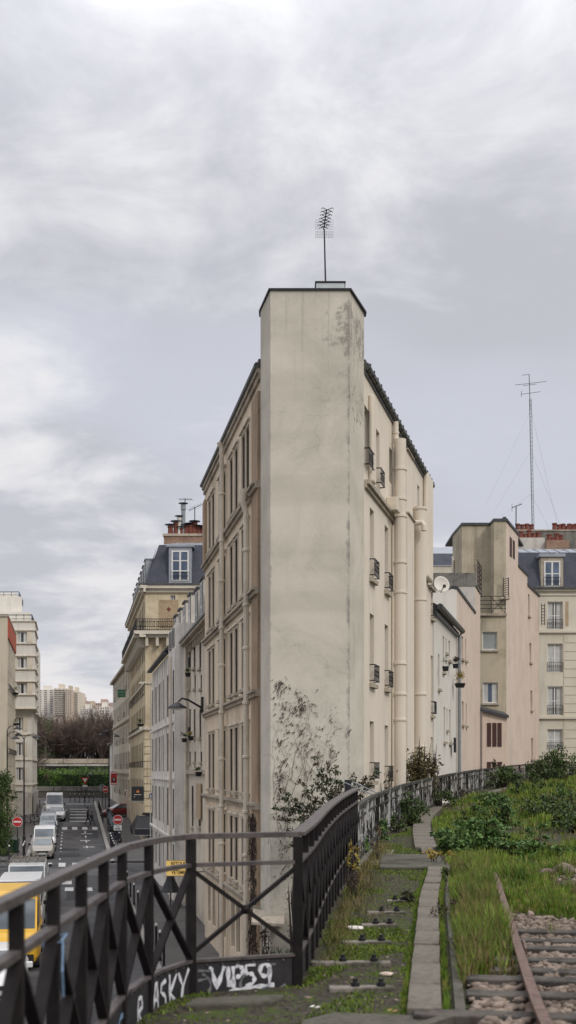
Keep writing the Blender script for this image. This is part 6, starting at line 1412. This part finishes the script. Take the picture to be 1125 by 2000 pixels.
for i, Y in enumerate((95.5, 97.6, 99.8, 102, 104.4, 107, 109.5, 112)):
    o = s0 if i == 0 else copy_tree(s0); p = sp(3.75, Y, .125); o.location = p; o.rotation_euler = (0, 0, .25+rnd.uniform(-.5, .5))
# ================================================================ street furniture
def at_px(px, c_or_Y): pass
def bollard(): 
    r = empty('bollard', (0, 0, 0), 'slim dark bollard with a pale top on the pavement edge', 'bollard', 'bollards along the pavement edges'); link('shaft', MB().lathe([(.06, 0), (.06, .12), (.045, .14), (.045, .98), (.05, 1.0)], (0, 0, 0), 10), 'iron', r); link('cap', MB().lathe([(.05, 1.001), (.055, 1.05), (.03, 1.10), (.003, 1.115)], (0, 0, 0), 10), 'sign_white', r); return r
b0 = bollard(); bl = [(3.15, y) for y in (38.5, 40.2, 42, 44, 46.5, 50, 53.5, 57, 60.5, 64)]+[(3.2, y) for y in (85, 87, 89, 91, 93, 115, 117, 119.5, 122, 124.5, 127, 129.5, 132, 134.5)]+[(-3.6, y) for y in (83.3, 84.6, 86.2)]+[(-4.6, 82.8), (-3.9, 127), (-4.2, 131), (-3.8, 134), (-4.4, 138)]+[(-.2+.6*i, 143.5) for i in range(6)]
for i, (c, Y) in enumerate(bl): o = b0 if i == 0 else copy_tree(b0); o.location = sp(c, Y, .11)
def disc(mb, r, y0, y1, n=24): return mb.lathe([(r, y0), (r, y1)], (0, 0, 0), n, 'y')
def no_entry(px, py, Y, label, d=.75, plate=None, zg=None):
    x, z = wx(px, Y), wz(py, Y); zg = zs(Y)+.1; r = empty('no_entry_sign', (x, Y, zg), label, 'road sign'); h = z-zg
    link('pole', MB().tube([(0, .05, 0), (0, .05, h+d*.5)], .035, 8), 'iron', r)
    f = link('sign_face', disc(MB(), d/2, -.015, .01), 'sign_white', r, loc=(0, 0, h)); link('red_disc', disc(MB(), d/2*.93, -.021, -.0155), 'sign_red', f); link('white_bar', MB().box(-d*.36, d*.36, -.027, -.0215, -d*.075, d*.075), 'sign_white', f)
    if plate:
        q = link('supplementary_plate', MB().box(-.3, .3, -.012, .01, -.21, .21), 'sign_white', r, loc=(0, 0, h-d*.5-.24)); k = MB()
        for cx_ in (-.12, .12): k.tube([(cx_+.07*math.cos(a), -.017, -.09+.07*math.sin(a)) for a in np.linspace(0, 6.3, 13)], .012, 4, False)
        k.tube([(-.12, -.017, -.09), (-.02, -.017, .0), (.10, -.017, .0), (.12, -.017, -.09)], .012, 4); k.tube([(-.02, -.017, .0), (.02, -.017, -.09), (.1, -.017, 0)], .012, 4); link('bicycle_symbol', k, 'ink', q); textmesh('SAUF', .13, 'ink', 'lettering', q, (0, -.0135, .12), (R(90), 0, 0), .001)
    return r
no_entry(34, 1605, 79.5, 'round red no entry sign on the left pavement in front of the green bin', .72)
no_entry(230, 1601, 86, 'large red no entry sign with a bicycle plate underneath on the right pavement', .74, True)
no_entry(206, 1542, 128, 'small distant red no entry sign near the end of the street', .75)
Y = 138; r = empty('yield_sign', (wx(166, Y), Y, zs(Y)), 'red and white triangular yield sign in front of the hedge', 'road sign'); h = wz(1525, Y)-zs(Y)
link('pole', MB().tube([(0, .05, 0), (0, .05, h+.3)], .04, 6), 'iron', r); f = link('sign_face', MB().poly([(-.5, 0, .4), (.5, 0, .4), (0, 0, -.46)]), 'sign_red', r, loc=(0, 0, h)); link('white_triangle', MB().poly([(-.3, -.006, .28), (.3, -.006, .28), (0, -.006, -.22)]), 'sign_white', f); link('supplementary_plate', MB().box(-.3, .3, -.012, .012, -.75, -.5), 'sign_white', r, loc=(0, 0, h))
Y = 135; r = empty('road_sign', (wx(200, Y), Y, zs(Y)), 'back of a round grey road sign behind the distant no entry sign', 'road sign'); h = wz(1539, Y)-zs(Y); link('pole', MB().tube([(0, -.05, 0), (0, -.05, h+.4)], .04, 6), 'iron', r); link('sign_back', disc(MB(), .46, -.01, .01), 'grey_metal', r, loc=(0, 0, h))
def street_lamp(x, Y, h, arms, label, group=None, zg=None):
    zg = zs(Y)+.1 if zg is None else zg; r = empty('street_lamp', (x, Y, zg), label, 'street lamp', group)
    link('pole', MB().lathe([(.14, 0), (.14, .8), (.09, .9), (.06, h*.7), (.05, h)], (0, 0, 0), 10), 'iron', r)
    for (dx, dy, dz) in arms:
        a = link('arm', MB().tube([(0, 0, h+dz-.15), (dx*.25, dy*.25, h+dz+.12), (dx*.7, dy*.7, h+dz+.22), (dx, dy, h+dz+.1)], .035, 6), 'iron', r); link('lamp_shade', MB().lathe([(.06, .12), (.14, .08), (.34, -.06), (.38, -.12), (.33, -.12), (.05, -.02)], (dx, dy, h+dz), 14), 'iron', r)
    return r
street_lamp(wx(47, 93), 93, wz(1450, 93)-zs(93)+.3, [(-.7, 0, .0), (1.0, .2, .1)], 'tall two-armed street lamp standing clear on the left pavement')
street_lamp(wx(14, 100), 100, wz(1437, 100)-zs(100)+.4, [(1.0, -.2, .2), (.95, .2, -.35)], 'two-armed street lamp against the red-banded block at the left edge')
street_lamp(wx(213, 128), 128, wz(1432, 128)-zs(128), [(-.9, 0, -.25), (-.2, .2, .2), (.9, -.2, -.4)], 'distant street lamp at the right kerb by the end of the street')
p = F5.p(13, wz(1445, 132)); 
# wall lamp at the far corner of the wedge building
s = FL.L-.15; zc = wz(1378, 46); r = empty('wall_lamp', FL.p(s, zc, .1), 'black gooseneck wall lamp bracketed on the far corner of the wedge-shaped block', 'wall lamp'); o0 = Vector(FL.p(s, zc, .1)); A_ = lambda a, z: tuple(Vector(FL.p(s, z, a))-o0)
link('bracket', MB().bar(A_(.12, zc-.35), A_(.12, zc+.35), .12, .1), 'iron', r); link('arm', MB().tube([A_(.15, zc-.1), A_(.35, zc+.02), A_(.7, zc+.22), A_(.95, zc+.28), A_(1.1, zc+.14)], [.05, .045, .04, .04, .035], 7), 'iron', r)
q = A_(1.15, zc); link('lamp_shade', MB().lathe([(.05, .12), (.12, .08), (.36, -.06), (.42, -.12), (.36, -.13), (.05, -.03)], q, 16), 'iron', r); link('bulb', MB().lathe([(.30, -.125), (.2, -.17), (.01, -.2)], q, 12), 'sign_white', r)
# projecting signs
def panel(name, label, px0, px1, py0, py1, Y, mat, rz=0.0, t=.06):
    x0, x1, z0, z1 = wx(px0, Y), wx(px1, Y), wz(py1, Y), wz(py0, Y); w_, h_ = (x1-x0)/2, (z1-z0)/2
    r = empty(name, ((x0+x1)/2, Y, (z0+z1)/2), label, 'sign'); r.rotation_euler.z = rz; link('board', MB().box(-w_, w_, -t/2, t/2, -h_, h_), mat, r); return r, w_, h_
r, w_, h_ = panel('shop_sign', 'yellow RETOUCHE VETEMENTS shop sign projecting above the pavement', 325, 383, 1681, 1710, 50, 'sign_yellow')
textmesh('RETOUCHE', .235, 'ink', 'lettering', r, (.0, -.032, h_*.58), (R(90), 0, 0), .002, .76, .006); textmesh('VETEMENTS', .235, 'ink', 'lettering', r, (.03, -.032, -h_*.60), (R(90), 0, 0), .002, .74, .006); textmesh('&', .22, 'ink', 'lettering', r, (-.17, -.032, -.01), (R(90), 0, 0), .002, 1, .004)
link('bracket', MB().bar((w_, 0, h_*.5), (w_+.35, 0, h_*.5), .04, .04).bar((w_, 0, -h_*.5), (w_+.35, 0, -h_*.5), .04, .04), 'iron', r); link('frame', MB().box(-w_-.02, w_+.02, -.04, .04, h_+.001, h_+.03).box(-w_-.02, w_+.02, -.04, .04, -h_-.03, -h_-.001), 'trim', r)
r, w_, h_ = panel('shop_sign', 'black square shop sign with an orange flame-like emblem by the corner block', 257, 281, 1536, 1564, 93, 'sign_black')
link('emblem', MB().poly([(-.12, -.035, .12), (.0, -.035, .06), (.12, -.035, .12), (.14, -.035, .2), (.02, -.035, .22), (.1, -.035, .34), (-.03, -.035, .27), (-.08, -.035, .2)]), 'orange', r); link('lettering', MB().box(-.3, .3, -.034, -.031, -.10, -.07).box(-.30, -.24, -.034, -.031, -.28, -.22), 'trimlight', r); link('frame', MB().box(-w_-.03, w_+.03, -.035, .035, -h_-.04, -h_-.001).box(-w_-.03, -w_-.001, -.035, .035, -h_, h_), 'grey_metal', r)
r, w_, h_ = panel('shop_sign', 'tall red sign with a round black emblem on the far right-hand houses', 216.5, 228.5, 1507, 1533, 122, 'sign_red')
link('emblem', disc(MB(), .23, -.045, -.032, 16), 'sign_black', r, loc=(0, 0, -h_*.22)); link('emblem_cup', MB().poly([(-.13, -.05, -.05), (.13, -.05, -.05), (.0, -.05, -.28)]), 'sign_white', r); link('stripe', MB().box(-w_*.9, w_*.9, -.04, -.031, h_*.72, h_*.88).box(-w_*.9, w_*.9, -.04, -.031, -h_*.9, -h_*.74), 'sign_white', r)
r, w_, h_ = panel('shop_sign', 'green sign projecting high up on the far right-hand houses', 229.5, 245, 1347, 1362, 125, 'sign_green'); link('stripe', MB().box(-w_*.85, w_*.7, -.04, -.031, .1, .2).box(-w_*.7, w_*.8, -.04, -.031, -.2, -.14), 'grey_metal', r)
r, w_, h_ = panel('street_name_plate', 'small blue street name plate on the stone of the corner block', 292, 306, 1549, 1558, 93.85, 'sign_blue'); link('lettering', MB().box(-.05, .2, -.034, -.031, .03, .1).box(-.2, .25, -.034, -.031, -.11, -.04), 'sign_white', r)
r = empty('drinks_fridge', (wx(298, 79), 79, zs(79)+.1), 'dark upright drinks fridge with a lit red header outside the cafe', 'fridge'); link('cabinet', MB().box(-.42, .42, 0, .6, 0, 1.65), 'sign_black', r); hd = link('header', MB().box(-.36, .36, -.02, .5, 1.36, 1.62), 'sign_red', r); textmesh('Coca', .2, 'sign_white', 'lettering', hd, (0, -.023, 1.49), (R(90), R(-6), 0), .002); d = link('door', MB().box(-.38, .38, -.03, -.002, .08, 1.32), 'glass', r)
k = MB()
for i in range(4):
    for j in range(6): k.box(-.33+j*.12, -.26+j*.12, -.045, -.031, .15+i*.29, .33+i*.29)
link('bottles', k, 'leaf_dead', d)
def barrier(x, Y, w, label, h=1.0):
    r = empty('barrier', (x, Y, zs(Y)+.1), label, 'barrier'); mb = MB()
    for q in (-w/2, w/2): mb.bar((q, 0, 0), (q, 0, h), .05, .05)
    for z in (.25, h): mb.bar((-w/2, 0, z), (w/2, 0, z), .05, .05)
    part_ = link('frame', mb, 'iron', r); link('cross_brace', MB().bar((-w/2, 0, .25), (w/2, 0, h), .03, .03).bar((-w/2, .02, h), (w/2, .02, .25), .03, .03), 'iron', r)
barrier(wx(6, 76), 76, 1.1, 'nearest cross-braced pedestrian barrier at the left edge, by the junction'); barrier(wx(58, 112), 112, .9, 'distant pair of cross-braced barriers beside the white apartment block, left one'); barrier(wx(67, 113), 113, .8, 'distant pair of cross-braced barriers beside the white apartment block, right one')
r = empty('wheelie_bin', (wx(28, 88), 88, zs(88)+.1), 'dark green wheelie bin on the left pavement behind the no entry sign', 'bin'); bev(link('body', MB().hexa([(-.26, -.3, .06), (.26, -.3, .06), (.26, .3, .06), (-.26, .3, .06), (-.33, -.38, 1.0), (.33, -.38, 1.0), (.33, .38, 1.0), (-.33, .38, 1.0)]), 'bin_green', r), .02); bev(link('lid', MB().hexa([(-.35, -.4, 1.003), (.35, -.4, 1.003), (.35, .4, 1.003), (-.35, .4, 1.003), (-.33, -.38, 1.07), (.33, -.38, 1.07), (.33, .38, 1.16), (-.33, .38, 1.16)]), 'bin_green', r), .02)
for sg in (-1, 1): link('wheel', MB().lathe([(.1, -.03), (.1, .03)], (sg*.3, .3, .1), 10, 'x'), 'tyre', r)
r = empty('patio_umbrella', (wx(333, 56), 56, zs(56)+.12), 'folded dark parasol on the pavement below the yellow sign', 'parasol'); link('pole', MB().tube([(0, 0, 0), (0, 0, 2.0)], .03, 6), 'iron', r); link('canopy', MB().lathe([(.55, .75), (.42, .95), (.25, 1.3), (.1, 1.8), (.02, 2.0)], (0, 0, 0), 10), 'sign_black', r)
# ================================================================ people
def person(label, loc, rz, hgt, J, coat, legs, bag=False):
    r = empty('person', loc, label, 'person', 'pedestrians on the far crossing'); r.rotation_euler.z = rz; r.scale = (hgt/1.75,)*3
    me = bpy.data.meshes.new('body'); V = [j[0] for j in J['v']]; me.from_pydata(V, J['e'], []); o = bpy.data.objects.new('body', me); col.objects.link(o); o.parent = r
    o.modifiers.new('skin', 'SKIN'); 
    for i, j in enumerate(J['v']): me.skin_vertices[0].data[i].radius = (j[1], j[2] if len(j) > 2 else j[1]); me.skin_vertices[0].data[i].use_root = (i == 0)
    sd_ = o.modifiers.new('sub', 'SUBSURF'); sd_.levels = 1; sd_.render_levels = 2
    m, t, b = nt('person_'+coat); tc = t.nodes.new('ShaderNodeTexCoord'); sx = t.nodes.new('ShaderNodeSeparateXYZ'); t.links.new(tc.outputs['Object'], sx.inputs[0])
    c = mix(t, ramp(t, sx.outputs[2], .80, .84), legs, {'dark': (.02, .02, .025), 'blue': (.03, .04, .06)}[coat]); c = mix(t, ramp(t, sx.outputs[2], 1.47, 1.50), c, (.38, .24, .18)); t.links.new(c, b.inputs['Base Color']); b.inputs['Roughness'].default_value = .85; me.materials.append(m)
    hair = MB().lathe([(.02, .115), (.07, .10), (.10, .05), (.105, -.02), (.09, -.05), (.02, -.06)], (0, .02, 1.68), 10); link('hair', hair, 'ink', r, smooth=True)
    if bag: bev(link('backpack', MB().box(-.16, .16, .10, .26, 1.02, 1.42), 'sign_black', r), .05, 3)
    return r
def skel(st, arm):   # facing -y; st: stride, arm: swing
    v = [((0, 0, .95), .13, .10), ((0, .0, 1.15), .125, .09), ((0, -.01, 1.36), .155, .095), ((0, -.02, 1.48), .055), ((0, -.04, 1.56), .065), ((0, -.045, 1.70), .085, .10),
         ((.18, -.01, 1.40), .055), ((.22, arm*.5, 1.14), .042), ((.21, arm, .92), .034), ((.21, arm*1.2, .82), .032), ((-.18, -.01, 1.40), .055), ((-.22, -arm*.5+.03, 1.14), .042), ((-.21, -arm-.05, .93), .034), ((-.21, -arm*1.2-.08, .83), .032),
         ((.09, 0, .88), .085), ((.10, -st*.6, .49), .058), ((.10, -st, .09), .042), ((.10, -st-.16, .045), .038), ((-.09, 0, .88), .085), ((-.10, st*.35, .50), .058), ((-.10, st, .14), .042), ((-.10, st-.06, .04), .036)]
    e = [(0, 1), (1, 2), (2, 3), (3, 4), (4, 5), (2, 6), (6, 7), (7, 8), (8, 9), (2, 10), (10, 11), (11, 12), (12, 13), (0, 14), (14, 15), (15, 16), (16, 17), (0, 18), (18, 19), (19, 20), (20, 21)]
    return {'v': v, 'e': e}
person('adult in a long dark coat striding across the far crossing', (wx(171.5, 113), 113, zs(113)+.01), R(100), 1.80, skel(.26, .12), 'dark', (.018, .018, .022))
person('shorter pedestrian with a backpack following behind on the far crossing', (wx(180, 112), 112, zs(112)+.01), R(100), 1.42, skel(.34, .15), 'blue', (.02, .022, .03), True)
person('dark figure standing by the parked scooters on the right pavement', (*sp(3.7, 114)[:2], zs(114)+.12), R(20), 1.72, skel(.05, .03), 'dark', (.02, .02, .024))
# ================================================================ end of the street
w_ = empty('stone_wall', (wx(140, 157), 157, zs(157)), 'long low rubble stone wall with a pale coping across the end of the street', 'wall'); part('wall', MB().box(-70, 5, 157, 157.6, -4.5, wz(1545, 157)), 'wall_stone', w_); part('coping', MB().box(-70, 5, 156.9, 157.7, wz(1545, 157)+.002, wz(1536, 157)), 'parapet', w_)
V1, V2 = [], []
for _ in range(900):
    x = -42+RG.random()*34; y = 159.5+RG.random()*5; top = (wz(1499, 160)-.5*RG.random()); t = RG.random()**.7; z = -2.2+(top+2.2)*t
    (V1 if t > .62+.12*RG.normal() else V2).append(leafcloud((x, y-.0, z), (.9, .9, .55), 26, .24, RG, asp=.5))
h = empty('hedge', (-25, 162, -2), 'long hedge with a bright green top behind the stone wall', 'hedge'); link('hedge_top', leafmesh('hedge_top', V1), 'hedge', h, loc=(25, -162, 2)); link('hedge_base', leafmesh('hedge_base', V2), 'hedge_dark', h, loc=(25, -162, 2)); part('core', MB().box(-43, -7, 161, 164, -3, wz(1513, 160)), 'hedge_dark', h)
br = empty('ring_road', (-20, 172, 2), 'grey concrete carriageway barrier running behind the hedge', 'barrier'); part('parapet', MB().box(-60, 6, 172, 173, wz(1491, 172), wz(1482, 172)), 'trim', br); part('parapet', MB().box(-60, 6, 170.5, 171, wz(1496, 171), wz(1492.6, 171)), 'grey_render', br); part('deck', MB().box(-60, 6, 171.1, 178, -1, wz(1496, 172)), 'parapet', br)
k = MB()
for z in (wz(1497.5, 169.5), wz(1500.5, 169.5)): k.bar((-60, 169.8, z), (6, 169.8, z), .08, .12)
for x in np.arange(-60, 6, 2.0): k.bar((x, 169.9, -1), (x, 169.9, wz(1497, 169.5)), .08, .1)
part('guard_rail', k, 'iron', br)
# winter trees: trunk and dense upright twigs
def tree_mesh(seed, H, wd, up):
    g_ = np.random.default_rng(seed); mb = MB(); Vt = []
    tips = []
    def grow(p, d, L, r, lev):
        q = p+d*L; mb.tube([tuple(p), tuple((p+q)/2+g_.normal(size=3)*L*.04), tuple(q)], [r, r*.85, r*.7], 5, False)
        if lev == 0: tips.append((q, d)); return
        for _ in range(3 if lev > 1 else 4):
            nd = d+g_.normal(size=3)*wd; nd[2] += up; nd /= np.linalg.norm(nd); grow(p+d*L*(.55+.45*g_.random()), nd, L*(.62+.2*g_.random()), r*.6, lev-1)
    grow(np.zeros(3), np.array([0, 0, 1.]), H*.24, H*.016, 4)
    for q, d in tips:
        for _ in range(9):
            nd = d+g_.normal(size=3)*wd*1.1; nd[2] += up; nd /= np.linalg.norm(nd); L = H*(.08+.12*g_.random()); s = np.cross(nd, g_.normal(size=3)); s *= .022/np.linalg.norm(s); b = q-d*g_.random()*H*.05; m_ = b+nd*L*.5+g_.normal(size=3)*.1
            Vt.append(np.array([b-s, b+s, m_+s*.8, m_-s*.8])); Vt.append(np.array([m_-s*.8, m_+s*.8, b+nd*L+s*.3, b+nd*L-s*.3]))
    return mb.mesh('trunk'), leafmesh('crown', Vt)
TP = []
for sd_, H, wd, up in ((1, 14, .42, .22), (2, 12, .36, .30), (3, 13, .5, .15), (9, 9, .55, .02)):
    a, b = tree_mesh(sd_, H, wd, up); fixn(a); a.materials.append(M['bark']); b.materials.append(M['twig']); TP.append((a, b))
def tree(i, x, Y, zg, s, label, group='bare winter trees behind the hedge'):
    r = empty('bare_tree', (x, Y, zg), label, 'tree', group); r.scale = (s, s, s); r.rotation_euler.z = rnd.random()*6.28
    for nm, me in (('trunk', TP[i][0]), ('crown', TP[i][1])): o = bpy.data.objects.new(nm, me); col.objects.link(o); o.parent = r
for k_ in range(46):
    Y = 182+ (k_ % 4)*9+rnd.random()*5; x = wx(45+k_//4*17.5+rnd.uniform(-6, 6), Y); tree(k_ % 3, x, Y, zs(Y)-2.5, rnd.uniform(.92, 1.12), 'leafless brown tree in the dense winter row behind the hedge')
tree(3, wx(66, 164), 164, -2, 1.15, 'spreading leafless tree leaning out from the left in front of the hedge', None); tree(3, wx(50, 161), 161, -2, 1.0, 'leafless tree half hidden by the white apartment block', None)
V = []
for _ in range(420):
    Y = 196+RG.random()*24; V.append(leafcloud((wx(30+RG.random()*230, Y), Y, -1+RG.random()**1.3*7), (2.2, 1.5, 1.6), 30, .6, RG, asp=.3))
o = link('undergrowth', leafmesh('undergrowth', V), 'bark'); o['kind'] = 'stuff'
V = []
for px, Y in ((88, 178), (80, 176), (100, 183)):
    for _ in range(10): V.append(leafcloud((wx(px, Y)+RG.normal()*.8, Y, 2+RG.random()*8), (.9, .8, 1.1), 30, .3, RG))
r = empty('evergreen_tree', (wx(88, 178), 178, 0), 'dark green evergreen among the bare trees beside the white block', 'tree'); link('crown', leafmesh('crown', V), 'leaf_dark', r, loc=(-wx(88, 178), -178, 0)); link('trunk', MB().tube([(0, 0, -2), (.1, 0, 5), (0, .1, 9)], [.25, .18, .06], 7), 'bark', r)
V = []
for _ in range(150): V.append(leafcloud((wx(3, 86)+RG.normal()*.35, 86+RG.normal()*.5, zs(86)+.2+RG.random()*6), (.6, .5, .6), 60, .18, RG))
r = empty('columnar_tree', (wx(3, 86), 86, zs(86)), 'dark green columnar tree cut by the left edge', 'tree'); link('crown', leafmesh('crown', V), 'leaf_dark', r, loc=tuple(-v for v in r.location)); link('trunk', MB().tube([(0, 0, 0), (0, 0, 5)], .12, 7), 'bark', r)
# far blocks of flats
HZ = {}
for nm, c in (('far_cream', (.62, .555, .46)), ('far_tan', (.50, .42, .335)), ('far_pink', (.44, .33, .29)), ('far_white', (.66, .625, .56))): M[nm] = stucco(nm, c, blotch=.15, streak=.2)
M['far_window'] = plain('far_window', (.16, .155, .16), .5)
def far_block(px0, px1, py, Y, mat, label, rows, colsn, balc=False, dep=22):
    x0, x1, z1 = wx(px0, Y), wx(px1, Y), wz(py, Y); r = empty('tower_block', ((x0+x1)/2, Y, zs(Y)), label, 'building'); part('wall', MB().box(x0, x1, Y, Y+dep, zs(Y)-5, z1), mat, r); rs_ = (z1-wz(1396, Y))/rows
    mb = MB()
    for i in range(rows):
        for j in range(colsn): cx_ = x0+(x1-x0)*(j+.5)/colsn; hw = (x1-x0)/colsn*.26; mb.box(cx_-hw, cx_+hw, Y-.05, Y-.003, z1-rs_*(i+.85), z1-rs_*(i+.35))
    part('windows', mb, 'far_window', r)
    if balc:
        mb = MB()
        for i in range(rows): mb.box(x0+.02*(x1-x0), x1-.02*(x1-x0), Y-1.3, Y-.06, z1-rs_*(i+1.0), z1-rs_*(i+.72))
        part('balconies', mb, 'far_white', r)
    part('roof_box', MB().box(x0+(x1-x0)*.3, x0+(x1-x0)*.7, Y+3, Y+9, z1+.01, z1+2.4), mat, r)
far_block(72, 106, 1347, 610, 'far_white', 'pale slab wing of the distant tower block on the hill, leftmost', 14, 3)
far_block(105, 128, 1344, 600, 'far_cream', 'middle part of the distant cream tower block with white balconies', 14, 3, True)
far_block(127.5, 140, 1347, 596, 'far_tan', 'narrow tan part of the distant tower block beside the balconies', 14, 3)
far_block(139.5, 152.5, 1350, 604, 'far_cream', 'right wing of the distant cream tower block with white balconies', 13, 2, True)
far_block(152, 168, 1368, 640, 'far_pink', 'low pinkish distant building right of the tower block', 6, 4); far_block(167, 187, 1377, 620, 'far_tan', 'low tan distant building in the middle of the skyline', 5, 5); far_block(186, 216, 1373, 660, 'far_pink', 'long reddish distant building on the skyline', 5, 7); far_block(214, 240, 1372, 700, 'far_pink', 'reddish distant building half hidden by the street houses', 5, 5); far_block(156, 182, 1384, 560, 'far_white', 'pale low distant building just above the bare trees', 3, 6); far_block(190, 214, 1380, 580, 'far_white', 'pale distant building in front of the long reddish one', 3, 5)
# smooth shading for round things
